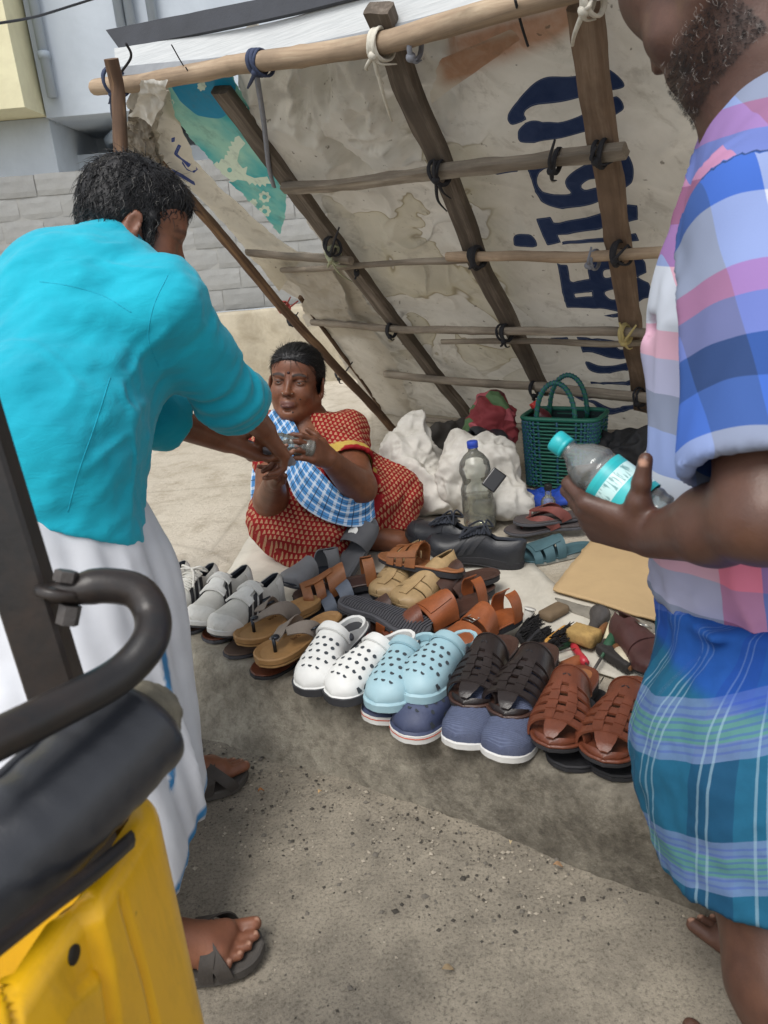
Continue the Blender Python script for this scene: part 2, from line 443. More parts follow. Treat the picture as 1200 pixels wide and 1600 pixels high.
ss = np.concatenate([[-8, -5, -3, -2], np.linspace(-1.2, 1.9, 330), [2.6, 4, 7]]); rows = []; kf = []; oi = []
for s in ss:
    top = EA + EU * s
    k = np.clip((np.dot(top - BA, EU)) / np.dot(BB - BA, EU), -0.6, 1.4); base = BA + (BB - BA) * k
    base = top + EV * min(np.dot(base - top, EV), -0.012); base[2] = -0.02
    pr = []
    for q in np.linspace(0, 1, 12): pr.append((base * (1 - q) + (top + EV * 0.0 - np.array([0, 0, 0.02])) * q, 1.0))
    for o, z in ((0.008, -0.008), (0.02, -0.002), (0.035, 0.0), (0.06, 0), (0.1, 0), (0.16, 0), (0.24, 0), (0.36, 0), (0.5, 0), (0.75, 0), (1.1, 0), (1.6, 0), (2.3, 0), (3.2, 0), (5, 0), (9, 0)):
        pr.append((top + EV * o + np.array([0, 0, z]), 1 - sstep(0.0, 0.09, o)))
    rows.append([p for p, _ in pr]); kf.append([f for _, f in pr]); oi.append([float(sstep(0.25, 0.95, s)) * 0.75 + 0.04] * len(pr))
G = np.array(rows); kf = np.array(kf); oi = np.array(oi)
d1 = fbm(G * 7, 4, 11); d2 = fbm(G * 26, 4, 12)
amp = np.where(kf > 0.5, 1.0, 0.0) * 1.0 + np.where(kf <= 0.5, kf, 0)
G = G - EV * ((0.011 * d1 + 0.007 * d2) * amp)[..., None] + np.array([0, 0, 1.0]) * ((0.008 * d1 + 0.004 * d2) * amp)[..., None]
G[..., 2] += 0.004 * fbm(G * 1.7, 3, 13) * (1 - amp)
V, F = grid_vf(G); tag(mesh('pavement', V, F[:, ::-1], mat_pave(), attrs={'kerb': kf.ravel(), 'oily': oi.ravel()}), 'raised worn concrete pavement with blackened kerb', None, kind='structure')
# ---- loose gravel and dust crumbs on the road, along the kerb foot
def stones(n, region, size, seed):
    r = np.random.default_rng(seed); mb = MB()
    base = np.array([[1, 0, 0], [-1, 0, 0], [0, 1, 0], [0, -1, 0], [0, 0, 1], [0, 0, -1.0]]); bf = [(0, 2, 4), (2, 1, 4), (1, 3, 4), (3, 0, 4), (2, 0, 5), (1, 2, 5), (3, 1, 5), (0, 3, 5)]
    for i in range(n):
        p = region(r); s = min(size * r.lognormal(-0.3, 0.5), size * 1.9); V = base * (s * r.uniform(0.5, 1.0, 3)) * r.uniform(0.75, 1.2, (6, 1)); V[:, 2] *= 0.6
        mb.add(V @ rotz(r.uniform(0, 6.3)).T + p + np.array([0, 0, s * 0.15]), bf, int(r.integers(0, 3)))
    return mb
def reg_kerb(r):
    s = r.uniform(-0.7, 1.6); t = abs(r.normal(0, 0.18)) + 0.0; p = BA + (BB - BA) / np.linalg.norm(BB - BA) * s - EV * t; p[2] = 0.0; return p
def reg_all(r): return np.array([r.uniform(-0.9, 1.2), r.uniform(0.35, 2.2), 0.0])
GM = [pm('gravel_grey', '#6b665e', 0.9), pm('gravel_pale', '#a59c8d', 0.9), pm('gravel_dark', '#45413b', 0.9)]
mb = stones(2200, reg_kerb, 0.0042, 21); m2 = stones(2600, reg_all, 0.0028, 22)
mb.V += m2.V; mb.F += [tuple(i + mb.n for i in f) for f in m2.F]; mb.M += m2.M
tag(mb.obj('gravel', GM[0], mats=GM, smooth=False), 'loose grey gravel crumbs strewn along the kerb foot', 'gravel', kind='stuff')
# a few dry leaf scraps and twigs on the road
def leaf(px, py, L, col, ang, label):
    p = on_z(px, py, 0.014); a = np.linspace(0, 1, 7); wv = 0.28 * np.sin(a * math.pi) ** 0.8
    Gm = np.array([[((q - 0.5) * L, sgn * wq * L, 0.004 * math.sin(q * 4) + abs(sgn) * 0.003) for sgn in (-1, 0, 1)] for q, wq in zip(a, wv)]) @ rotz(ang).T + p
    Vv, Fv = solidify(Gm, 0.0008); o = mesh('dry_leaf', Vv, Fv, pm('dry_leaf_' + col[1:], col, 0.8, 0.3)); tag(o, label, 'leaf')
leaf(408, 1236, 0.014, '#b9763e', 0.4, 'orange dry leaf scrap on the road by the sandalled rear foot')
leaf(500, 1238, 0.013, '#c4a273', 1.1, 'tan dry leaf scrap by the foot of the kerb')
leaf(700, 1515, 0.020, '#8f7c60', 0.0, 'long tan leaf strip lying flat on open asphalt')
leaf(872, 1353, 0.018, '#98795a', -0.3, 'brown curled leaf scrap below the blackened kerb')
leaf(798, 1317, 0.011, '#c7b48e', 1.3, 'pale upright leaf scrap near the kerb crack')
# ---- compound wall of concrete blocks standing on a rough plastered plinth
WB = on_z(330, 612, PLAT); WY = WB[1]
M_BLOCK = pm('concrete_block', '#939493', 0.92, 0.14, 9, 0.4, 70, rnd=0.07, dirt='#858580', dirt_amt=0.6, dscale=4)
M_MORT = pm('block_mortar', '#999996', 0.95, 0.15, 14, 0.4, 60)
M_PLIN = pm('rough_plaster', '#aaa18e', 0.95, 0.25, 6, 0.8, 40, dirt='#7f745e', dirt_amt=0.75, dscale=5)
zt = on_plane(60, 268, np.array([0, WY + 0.25, 0]), np.array([0, 1.0, 0]))[2]; zl = on_plane(380, 487, np.array([0, WY, 0]), np.array([0, 1.0, 0]))[2]
cw = thing('compound_wall', 'grey concrete block wall on a rough plastered plinth behind the stall', 'wall', (0, WY + 0.25, PLAT))
mb = MB(); mb.box((0, 0.11, (zt - zl) / 2 + zl - PLAT - 0.01), (14, 0.15, zt - zl - 0.02)); mb.obj('mortar_bed', M_MORT, cw, smooth=False)
# plinth with an uneven face
xs = np.linspace(-7, 7, 300); pr = [(0.0, 0.0), (0, 0.06), (0, 0.14), (0, 0.22), (0, 0.3), (0, 0.38), (0, zl - PLAT - 0.02), (0.02, zl - PLAT), (0.1, zl - PLAT + 0.002), (0.25, zl - PLAT + 0.002)]
G = np.array([[(x, -0.25 + o, z) for o, z in pr] for x in xs]); G[..., 1] += 0.05 * fbm(G * 3, 5, 31); G[..., 2] += 0.03 * fbm(G * 2.3 + 9, 4, 32) * np.linspace(0, 1, len(pr))
V, F = grid_vf(G); mesh('plinth', V, F[:, ::-1], M_PLIN, cw)
bh, bl = 0.155, 0.315
def block_mesh(seed):
    r = np.random.default_rng(seed); a = np.linspace(-1, 1, 5); L, H, D = bl / 2 - 0.0035, bh / 2 - 0.0035, 0.07
    G = np.array([[(x * L, 0, z * H) for z in a] for x in a]); G += r.uniform(-0.0015, 0.0015, G.shape); G[[0, -1], :, 1] += 0.004; G[:, [0, -1], 1] += 0.004
    return solidify(G, D, np.broadcast_to(np.array([0, 1.0, 0]), G.shape))
BM = []
for q in range(6):
    V, F = block_mesh(40 + q); o = mesh('block', V, F, M_BLOCK, None, False); BM.append(o.data); bpy.data.objects.remove(o)
rb = random.Random(5); row = 0; z = zl - PLAT + bh / 2 + 0.004
while z < zt - PLAT:
    for i in range(-19, 3):
        x = i * bl + (bl / 2 if row % 2 else 0)
        if -5.2 < x < 0.9:
            o = bpy.data.objects.new('block', rb.choice(BM)); link(o, cw); o.location = (x + rb.uniform(-0.004, 0.004), 0.026 + rb.uniform(-0.004, 0.004), z); o.rotation_euler = (0, rb.uniform(-0.008, 0.008), 0)
    row += 1; z += bh
# ---- pale blue building with a cantilevered upper storey, cream building beside it
BY = WY + 3.2
def bz(px, py, y): return on_plane(px, py, np.array([0, y, 0.0]), np.array([0, 1.0, 0]))
M_BLUE = pm('blue_grey_paint', '#c3ccd6', 0.8, 0.06, 1.5, 0.1, 30, dirt='#8f9aa6', dirt_amt=0.35, dscale=1.2, stretch=(1, 1, 0.35))
M_CREAM = pm('cream_paint', '#e3ddb9', 0.8, 0.05, 1.5, 0.1, 30, dirt='#b4a888', dirt_amt=0.4, dscale=2)
M_PIPE = pm('painted_pipe', '#a9b4c0', 0.6, 0.06, 5)
zs = bz(100, 182, BY)[2]; zb2 = bz(100, 246, BY + 0.9)[2]
bd = thing('blue_building', 'pale blue grey building with cantilevered upper storey and drain pipes', 'building', (0, BY, 0))
xl = bz(66, 150, BY)[0]
mb = MB(); mb.box(((xl + 7) / 2, 1.5, (zs + 8) / 2), (7 - xl, 3.0, 8 - zs)); mb.obj('upper_storey', M_BLUE, bd, smooth=False)
mb = MB(); mb.box((0.5, 1.75, 1.5 + 0.0), (15, 0.2, 6.0)); mb.obj('recessed_wall', M_BLUE, bd, smooth=False)
mb = MB(); mb.box((0.5, 0.9, zb2 / 2), (15, 0.18, zb2)); mb.obj('parapet', M_BLUE, bd, smooth=False)
for k, (x0, y0, x1, y1) in enumerate(((50, 0, 82, 152), (176, 0, 190, 42), (190, 0, 206, 42), (228, 0, 240, 36))):
    a = bz(x0, y0, BY - 0.06); b = bz(x1, y1, BY - 0.06); a = np.array([b[0] - 0.0, a[1], 7.5]); a[1] -= BY; b[1] -= BY
    mb = MB(); mb.tube([a, b], 0.05, 10)
    for zz in (0.35, 1.3): mb.tube([b + [0, 0, zz], b + [0, 0, zz + 0.07]], 0.062, 10)
    mb.obj('drain_pipe', M_PIPE, bd)
for (x0, y0), (x1, y1), (x2, y2) in (((88, 185), (52, 210), (60, 244)), ((186, 205), (170, 218), (178, 244))):
    pts = [bz(x0, y0, BY + 0.3), bz(x1, y1, BY + 0.9), bz(x2, y2, BY + 1.2)]; mb = MB(); mb.tube(np.array(pts) - [0, BY, 0], 0.055, 10); mb.obj('waste_pipe', M_PIPE, bd)
mb = MB(); q = bz(345, 225, BY + 1.6); mb.box((q[0], q[1] - BY, q[2]), (0.5, 0.06, 0.5)); mb.obj('vent_panel', M_PIPE, bd, smooth=False)
cb = thing('cream_building', 'cream painted building with stained lower edge beside the blue one', 'building', (xl - 0.02, BY - 0.5, 0))
zc = bz(30, 168, BY - 0.5)[2]
mb = MB(); mb.box((-3, 1.5, (zc + 8) / 2), (6, 3.0, 8 - zc)); mb.obj('wall', M_CREAM, cb, smooth=False)
mb = MB(); mb.box((-3, 1.8, zc / 2), (6, 2.4, zc - 0.01)); mb.obj('lower_wall', M_BLUE, cb, smooth=False)
mb = MB(); a = bz(0, 36, BY - 2.5); b = bz(140, 0, BY - 1.2); c = bz(-300, 60, BY - 4); e = bz(500, -120, BY - 0.2)
mb.tube(catmull([c, a, b, e], 10), 0.011, 6); tag(mb.obj('overhead_cable', pm('black_rubber', '#24252a', 0.6)), 'thin black overhead cable crossing before the cream building', 'cable')
# yellow paper cup on the pavement
cp = on_z(300, 634, PLAT + 0.002); cu = thing('paper_cup', 'small yellow cup lying on its side on the pavement', 'cup', cp)
mb = MB(); mb.lathe([(0.028, 0), (0.03, 0.002), (0.036, 0.075), (0.037, 0.078), (0.034, 0.078), (0.028, 0.006), (0.001, 0.005)], (0.045, 0.0, 0.033), (-1, -0.35, 0.08), 20); mb.obj('cup_body', pm('yellow_plastic', '#e8d51c', 0.45, 0.05), cu)
# ================================================================== LEAN-TO SHELTER of poles and old banner cloth
_pts = np.array([P(330, 120, 2.26), P(830, 5, 1.63), on_z(720, 648, 0.22), on_z(1000, 690, 0.22)])
SP0 = _pts.mean(0); _, _, _vt = np.linalg.svd(_pts - SP0); SN = _vt[2]
if np.dot(SN, CAM - SP0) < 0: SN = -SN                                    # normal towards the street
def sh(px, py, off=0.0): return on_plane(px, py, SP0 + SN * off, SN)
def to_px(p):
    q = np.asarray(p) - CAM; z = q @ FW; return np.stack([600 + FPX * (q @ RT) / z, 800 - FPX * (q @ UP) / z], -1)
def poly_sdf(q, poly):
    """signed distance (in pixels, <0 inside) of points q to a polygon"""
    poly = np.asarray(poly, float); d = np.full(q.shape[:-1], 1e9); ins = np.zeros(q.shape[:-1], bool)
    for i in range(len(poly)):
        a, b = poly[i], poly[(i + 1) % len(poly)]; ab = b - a; t = np.clip(((q - a) @ ab) / (ab @ ab + 1e-9), 0, 1)
        d = np.minimum(d, np.linalg.norm(q - a - t[..., None] * ab, axis=-1))
        c = ((a[1] > q[..., 1]) != (b[1] > q[..., 1])) & (q[..., 0] < (b[0] - a[0]) * (q[..., 1] - a[1]) / (b[1] - a[1] + 1e-12) + a[0]); ins ^= c
    return np.where(ins, -d, d)
def sub(pl, ox, oy, sc): return [(ox + x / sc, oy + y / sc) for x, y in pl]
A_ = lambda pl: catmull(sub(pl, 740, 100, 3.75), 4, True)
B_ = lambda pl: catmull(sub(pl, 800, 400, 4.615), 3, True)
INK = [A_([(175,365),(190,320),(260,235),(340,165),(430,140),(560,140),(680,125),(760,112),(850,200),(800,235),(690,245),(600,265),(480,283),(360,290),(300,305),(275,340),(285,375),(205,410),(180,390)]),
 A_([(230,470),(245,430),(290,390),(350,380),(470,395),(580,375),(700,320),(800,270),(850,330),(800,380),(715,430),(640,470),(500,497),(400,512),(250,525)]),
 A_([(290,625),(500,600),(745,575),(750,600),(650,640),(560,660),(430,670),(370,690),(345,735),(360,785),(420,812),(540,815),(515,780),(510,740),(550,700),(640,655),(750,620),(850,590),(905,660),(905,750),(850,800),(780,830),(700,870),(600,888),(480,893),(400,870),(345,820),(310,740)]),
 sub([(40,655),(218,633),(235,690),(110,712),(60,695)], 740, 100, 3.75),
 sub([(348,942),(435,932),(455,962),(640,945),(800,905),(880,880),(935,890),(942,970),(880,985),(808,985),(700,1015),(480,1035),(495,1085),(415,1100)], 740, 100, 3.75),
 A_([(215,1085),(220,1045),(250,1030),(325,1030),(355,1105),(230,1112)]), sub([(500,1080),(800,1055),(930,1040),(950,1090),(500,1100)], 740, 100, 3.75),
 sub([(290,120),(370,135),(395,250),(470,240),(530,225),(515,170),(530,125),(590,80),(680,45),(760,40),(880,40),(935,110),(945,185),(880,215),(780,190),(790,280),(880,215),(960,260),(975,320),(960,370),(920,380),(815,450),(760,468),(600,440),(365,440),(330,320)], 800, 400, 4.615),
 sub([(620,500),(820,450),(900,470),(820,490),(700,510)], 800, 400, 4.615),
 sub([(440,635),(600,640),(720,660),(870,690),(960,690),(960,760),(870,770),(760,785),(680,775),(560,745),(490,740)], 800, 400, 4.615), sub([(250,635),(380,630),(400,690),(300,675)], 800, 400, 4.615),
 B_([(515,795),(600,830),(700,835),(800,810),(885,795),(960,790),(960,820),(885,835),(800,875),(650,890),(580,880),(525,850)]), sub([(545,950),(800,950),(900,920),(960,940),(905,985),(700,970),(545,970)], 800, 400, 4.615),
 B_([(415,1040),(600,1060),(715,1060),(715,1090),(690,1108),(560,1080),(460,1085)]), B_([(740,1065),(860,1075),(920,1080),(770,1108)]),
 B_([(470,1090),(560,1095),(640,1140),(720,1160),(820,1135),(950,1100),(955,1150),(830,1175),(700,1200),(620,1180),(560,1125)])]
HOLES = [A_([(605,775),(640,750),(700,735),(765,705),(820,690),(840,720),(770,765),(670,790),(625,795)]), sub([(425,335),(550,315),(555,345),(430,360)], 800, 400, 4.615), B_([(632,195),(640,168),(690,160),(765,135),(800,140),(790,185),(720,205),(650,218)]), B_([(650,320),(720,300),(800,285),(810,350),(700,378),(650,350)]), B_([(530,660),(600,662),(650,685),(645,700),(540,675)]), B_([(735,685),(770,675),(850,690),(840,705),(760,715)])]
def ink_field(q, add, cut=()):
    d = np.full(q.shape[:-1], 99.0)
    for p in add: d = np.minimum(d, poly_sdf(q, p))
    for p in cut: d = np.maximum(d, -poly_sdf(q, p))
    return np.clip(d, -20, 20)
def mat_tarp(name, base, base2, ink='#1b2a49', stain=True):
    t = NT(name); v = t.tc('Object'); n1 = t.noise(v, 2.4, 6, 0.65, 0.7); n2 = t.noise(v, 12, 6, 0.7, 0.4); n3 = t.noise(v, 130, 3, 0.6)
    col = t.mix(t.ramp(n1, [(0.32, 0.0), (0.66, 1.0)]), base, base2)
    if stain:
        st = t.noise(t.mapping(v, (1, 1, 1), loc=(3, 1, 7)), 1.9, 3, 0.5, 1.4)
        wet = t.attr('wet')
        col = t.mix(t.math('MULTIPLY', wet, t.ramp(st, [(0.50, 0.0), (0.515, 0.5), (0.56, 0.34), (0.8, 0.3)])), col, '#a69a6f')
        col = t.mix(t.math('MULTIPLY', wet, t.ramp(st, [(0.496, 0.0), (0.508, 0.75), (0.522, 0.0)])), col, '#7c6d4c')
        col = t.mix(t.math('MULTIPLY', t.attr('rust'), t.ramp(n2, [(0.3, 0.95), (0.75, 0.5)])), col, '#a5714c')
    col = t.mix(t.ramp(n2, [(0.28, 0.6), (0.46, 0.0)]), col, '#958c7e')
    sp = t.noise(v, 45, 2, 0.5); col = t.mix(t.ramp(sp, [(0.70, 0.0), (0.76, 0.7)]), col, '#5c5244')
    if ink:
        m = t.ramp(t.math('MULTIPLY_ADD', t.attr('ink'), 0.1, 0.5), [(0.46, 1.0), (0.5, 0.0)])
        inkc = t.mix(t.ramp(n2, [(0.35, 0.0), (0.7, 0.35)]), ink, '#3d4a66')
        edge = t.ramp(t.math('MULTIPLY_ADD', t.attr('ink'), 0.1, 0.5), [(0.26, 0.0), (0.3, 0.55), (0.34, 0.0)])
        inkc = t.mix(edge, inkc, '#7f8797'); col = t.mix(m, col, inkc)
    t.color(col); t.rough(0.75); t.b.inputs['Specular IOR Level'].default_value = 0.3
    b = t.bump(n3, 0.1, 0.002); t.bump(n2, 0.25, 0.008, b); translucent(t, 0.24); return t.m
SHEL = thing('lean_to_shelter', 'lean-to shelter of old banner cloth lashed over poles behind the footwear', 'shelter', tuple(on_z(850, 700, PLAT)))
SHL = np.array(SHEL.location)
def curve_px(pl, n): return resample(catmull(pl, 10), n)
def cloth(name, left, right, nu, nv, off, m, amp=0.012, seed=0, freq=4, attrs_fn=None, offr=None, th=0.0015):
    """banner cloth between two outlines that hang off the sheet plane by off (m)"""
    L = curve_px(left, nv); R = curve_px(right, nv); G = np.zeros((nv, nu, 3)); kk = np.stack([np.arange(nv) * .16, np.full(nv, seed * 1.7), np.zeros(nv)], 1); jit = 9 * fbm(kk, 4, seed); L = L + np.stack([jit, jit * .4], 1); R = R + np.stack([5 * fbm(kk + 9, 4, seed), np.zeros(nv)], 1)
    for i in range(nv):
        a = sh(*L[i], off); b = sh(*R[i], off if offr is None else offr); u = np.linspace(0, 1, nu)[:, None]; G[i] = a * (1 - u) + b * u
    flat_px = to_px(G)
    disp = amp * (fbm(G * freq, 4, seed) + 0.45 * (1 - 2 * np.abs(fbm(G * freq * 1.5 + 5, 3, seed + 3))))
    ed = np.minimum(1, np.minimum(np.arange(nv)[:, None], 6) / 6 + 0.6)
    G2 = G + SN * (disp * ed)[..., None]
    at = attrs_fn(flat_px, G) if attrs_fn else None
    V, F = grid_vf(G2 - SHL); o = mesh(name, V, F, m, SHEL, attrs=at)
    return o
def tarp_attrs(q, G):
    ink = ink_field(q, INK, HOLES)
    rust = np.clip(1 - poly_sdf(q, [(690, 92), (745, 72), (840, 48), (900, 18), (905, 40), (850, 78), (770, 105), (700, 122)]) / 26, 0, 1) ** 1.5
    wet = np.clip(1 - poly_sdf(q, [(520, 280), (720, 260), (790, 560), (600, 520)]) / 60, 0, 1)
    return {'ink': ink.ravel(), 'rust': rust.ravel(), 'wet': wet.ravel()}
M_TARP = mat_tarp('old_white_banner', '#bdb7aa', '#d6d1c6'); M_TARP2 = mat_tarp('torn_grey_cloth', '#b7b0a3', '#cfc9bd', ink=None, stain=False)
# main sheet: rows of the grid run from the top pole to the ground
G = []
TLp, TRp, BLp, BRp = sh(345, 108), sh(1330, -150), sh(640, 655), sh(1330, 760)
nv, nu = 330, 420; tt = np.linspace(0, 1, nv)[:, None, None]; uu = np.linspace(0, 1, nu)[None, :, None]
G = (TLp * (1 - uu) + TRp * uu) * (1 - tt) + (BLp * (1 - uu) + BRp * uu) * tt
q = to_px(G); att = tarp_attrs(q, G)
top_m = np.clip(1 - poly_sdf(q, [(330, 110), (660, 60), (680, 230), (440, 280)]) / 40, 0, 1)
folds = 0.5 + 0.5 * np.sin((q[..., 0] - 0.9 * q[..., 1]) / 26 + 3.0 * fbm(G * 3, 3, 77))
disp = 0.048 * fbm(G * 3.2, 4, 61) + 0.024 * (1 - 2 * np.abs(fbm(G * 5, 3, 64))) + 0.014 * np.maximum(0, 1 - 5 * np.abs(vnoise(G * 6.5 + 3 * fbm(G * 2, 2, 8)[..., None], 69))) ** 2 + top_m * (0.15 * fbm(G * 5.5, 4, 66) + 0.055 * folds + 0.035 * (1 - 3 * np.abs(fbm(G * 9 + 2, 3, 67))) - 0.012)
disp = disp * (1 - .72 * sstep(640, 760, q[..., 0])); sag = -0.012 * np.abs(np.sin((q[..., 1]) / 60.0)); G2 = G + SN * (np.minimum(disp + sag - 0.03 - top_m * 0.045, 0.015))[..., None]
V, F = grid_vf(G2 - SHL); mesh('banner_sheet', V, F, M_TARP, SHEL, attrs=att)
# a folded upper corner of the sheet, tied under the pole
cloth('folded_corner', [(690, 90), (676, 130), (671, 160)], [(800, 46), (812, 60), (800, 72)], 40, 40, 0.012, M_TARP, 0.008, 71, 8, tarp_attrs)
# printed teal banner at the left end
def C_(pl): return sub(pl, 150, 80, 3.75)
def teal_attrs(q, G):
    blue = ink_field(q, [catmull(C_([(450,150),(800,140),(790,330),(740,385),(680,388),(600,370),(530,320),(480,260)]), 3, True)])
    gear = ink_field(q, [C_([(690,660),(712,640),(720,655),(735,625),(752,632),(758,600),(775,605),(768,575),(790,578),(778,550),(800,548),(790,520),(812,525),(815,500),(840,488),(880,535),(845,575),(830,640),(862,682),(892,668),(880,720),(930,738),(1005,730),(1030,775),(1000,772),(1000,790),(975,775),(965,795),(945,775),(935,790),(915,768),(900,785),(885,762),(830,750),(800,765),(770,752),(720,700)])] + [[(150 + (cx + r * (1 + 0.14 * math.cos(7 * a)) * math.cos(a)) / 3.75, 80 + (cy + r * (1 + 0.14 * math.cos(7 * a)) * math.sin(a)) / 3.75) for a in np.linspace(0, 6.283, 36)[:-1]] for cx, cy, r in ((990, 850, 34), (990, 936, 34), (925, 885, 22), (440, 295, 22), (620, 205, 26))])
    dots = ink_field(q, [[(150 + (cx + 14 * math.cos(a)) / 3.75, 80 + (cy + 14 * math.sin(a)) / 3.75) for a in np.linspace(0, 6.283, 20)[:-1]] for cx, cy in ((785, 692), (990, 850), (990, 936), (440, 295))])
    return {'blue': blue.ravel(), 'gear': np.maximum(gear, -dots).ravel()}
t = NT('teal_banner_print'); v = t.tc('Object'); n1 = t.noise(v, 6, 3, 0.5)
col = t.mix(t.ramp(n1, [(0.35, 0.0), (0.65, 1.0)]), '#2f9a9b', '#8dbba6')
stp = lambda nm: t.ramp(t.math('MULTIPLY_ADD', t.attr(nm), 0.1, 0.5), [(0.46, 1.0), (0.5, 0.0)])
col = t.mix(stp('blue'), col, '#157f9f'); col = t.mix(stp('gear'), col, '#c3cfb9')
n2 = t.noise(v, 14, 6, 0.7); col = t.mix(t.ramp(n2, [(0.3, 0.5), (0.48, 0.0)]), col, '#4d6660'); t.color(col); t.rough(0.6); t.bump(n2, 0.2, 0.006); translucent(t, .4); M_TEAL = t.m
cloth('teal_banner', [(264, 122), (262, 165), (300, 215), (337, 258), (390, 312), (436, 362)], [(362, 112), (395, 180), (425, 250), (447, 300), (444, 335), (440, 364)], 160, 200, 0.004, M_TEAL, 0.008, 81, 6, teal_attrs)
# pale strip with blue lettering that hangs off the left edge
def E_(pl): return sub(pl, 150, 80, 3.75)
def strip_attrs(q, G):
    L = [E_([(440,510),(462,505),(462,530),(442,535)]), E_([(455,600),(480,545),(500,555),(480,600),(560,660),(540,690),(515,655),(505,640)]), E_([(505,640),(530,690),(560,705),(590,690),(580,660),(600,690),(575,715),(530,700),(500,660)]), E_([(440,690),(580,760),(585,785),(560,775),(440,712)])]
    return {'ink': ink_field(q, L).ravel(), 'rust': np.zeros(q.shape[:2]).ravel(), 'wet': np.zeros(q.shape[:2]).ravel()}
M_STRIP = mat_tarp('lettered_strip', '#c3bcab', '#d6d0c1', ink='#2c3f83')
cloth('lettered_strip', [(212, 165), (238, 240), (300, 296), (345, 345), (392, 398), (440, 455)], [(262, 126), (280, 190), (308, 250), (352, 300), (410, 352), (475, 400)], 70, 160, 0.03, M_STRIP, 0.012, 85, 6, strip_attrs, 0.012)
cloth('torn_flap', [(440, 425), (468, 455), (478, 505), (495, 503)], [(520, 418), (540, 455), (548, 490), (560, 505)], 50, 60, 0.03, M_TARP2, 0.02, 91, 7)
cloth('torn_flap', [(498, 498), (540, 570), (575, 620), (598, 655)], [(575, 500), (622, 570), (638, 620), (648, 668)], 60, 90, 0.02, M_TARP2, 0.02, 95, 6)
cloth('torn_flap', [(388, 392), (430, 440), (470, 470), (520, 520)], [(520, 395), (560, 450), (600, 500), (628, 512)], 60, 60, 0.0, M_TARP2, 0.016, 97, 6)
# crumpled bundle of cloth at the head of the prop
cloth('crumpled_cloth', [(222, 118), (205, 150), (200, 190), (196, 235), (205, 290)], [(266, 120), (258, 160), (250, 200), (258, 250), (285, 300)], 80, 120, 0.05, M_TARP2, 0.035, 99, 16)
cloth('crumpled_cloth', [(205, 170), (200, 205), (210, 250), (235, 285)], [(236, 170), (240, 215), (262, 262), (300, 300)], 50, 80, 0.07, pm('grey_rag', '#7d766b', 0.9, 0.35, 25, 0.4), 0.03, 103, 22)
cloth('white_flap', [(226, 120), (214, 150), (206, 178)], [(266, 120), (260, 152), (238, 196)], 36, 44, 0.10, pm('clean_white_cloth', '#d3d0c8', .8, .08, 12, .1), 0.03, 111, 12)
# ---- poles, rafters, battens
def mat_wood(name, a, b, gs=(6, 6, 60)):
    t = NT(name); v = t.tc('Object'); g = t.attr('grain', 'Vector')
    n1 = t.noise(t.mapping(g, (2.2, 30, 30)), 1.0, 6, 0.7, 0.4); n2 = t.noise(g, 5, 5, 0.6)
    col = t.ramp(n1, [(0.28, tuple(np.array(lin(a)) * 0.55)), (0.5, a), (0.72, b)]); col = t.mix(t.ramp(n2, [(0.32, 0.6), (0.55, 0.0)]), col, tuple(np.array(lin(a)) * 0.45))
    oi = t.n('ObjectInfo'); h = t.n('HueSaturation'); t.l(col, h.inputs['Color']); t.l(t.math('MULTIPLY_ADD', oi.outputs['Random'], 0.3, 0.85), h.inputs['Value'])
    t.color(h.outputs[0]); t.rough(0.85); t.bump(n1, 0.5, 0.004); return t.m
M_RAFT = mat_wood('weathered_rafter', '#5c5248', '#8a8075'); M_RAFTC = mat_wood('brown_plank', '#74604f', '#92806e'); M_BATT = mat_wood('split_bamboo', '#8a7f71', '#b3a998'); M_BAMB = mat_wood('dry_bamboo', '#a8927a', '#c6b59c'); M_STICK = mat_wood('brown_stick', '#5a4332', '#9a7a58')
def beam(name, pts, w, hgt, m, n=24, seed=0, rough_=0.0025, parent=SHEL, org=SHL, up=None, roundness=0.0, nodes=False):
    """a plank or pole through pts with uneven, chipped sides"""
    pts = np.asarray(pts, float); n = max(n, int(np.linalg.norm(pts[-1] - pts[0]) / 0.03)); C = resample(pts if len(pts) > 2 else pts, n)
    r = np.random.default_rng(seed + 900); T = np.gradient(C, axis=0); T /= np.linalg.norm(T, axis=1)[:, None]; upv = SN if up is None else up
    k = 12; a = np.linspace(0, 2 * math.pi, k, endpoint=False) + math.pi / k
    if roundness > 0.5: prof = np.stack([np.cos(a) / 2, np.sin(a) / 2], 1)
    else:
        prof = np.stack([np.cos(a), np.sin(a)], 1); prof = np.sign(prof) * np.minimum(np.abs(prof) * 1.25, 1) ** 0.6 / 2
    V = []; gr = []; L = np.r_[0, np.cumsum(np.linalg.norm(np.diff(C, axis=0), axis=1))]
    for i in range(n):
        z = nrm(upv - T[i] * np.dot(upv, T[i])); x = np.cross(T[i], z); s = 1.0
        if nodes:
            ph = (L[i] % 0.27) / 0.27; s += 0.10 * math.exp(-((ph - 0.5) / 0.03) ** 2)
        off = x * 0.006 * vnoise(np.array([L[i] * 4, seed, 0.0])) + z * 0.004 * vnoise(np.array([L[i] * 4, seed, 5.0]))
        for (u, vv) in prof:
            p = C[i] + off + x * u * w * s + z * vv * hgt * s; V.append(p + (x * u + z * vv) * 2 * rough_ * vnoise(np.array([L[i] * 14, u * 4 + seed, vv * 4]))); gr.append((L[i] + seed * 3.1, u * w + seed, vv * hgt))
    F = [(i * k + j, i * k + (j + 1) % k, (i + 1) * k + (j + 1) % k, (i + 1) * k + j) for i in range(n - 1) for j in range(k)] + [tuple(range(k - 1, -1, -1)), tuple((n - 1) * k + j for j in range(k))]
    return mesh(name, np.array(V) - org, F, m, parent, smooth=True, attrs={'grain': np.array(gr)}, autosm=40)
RO, BO = 0.02, 0.055
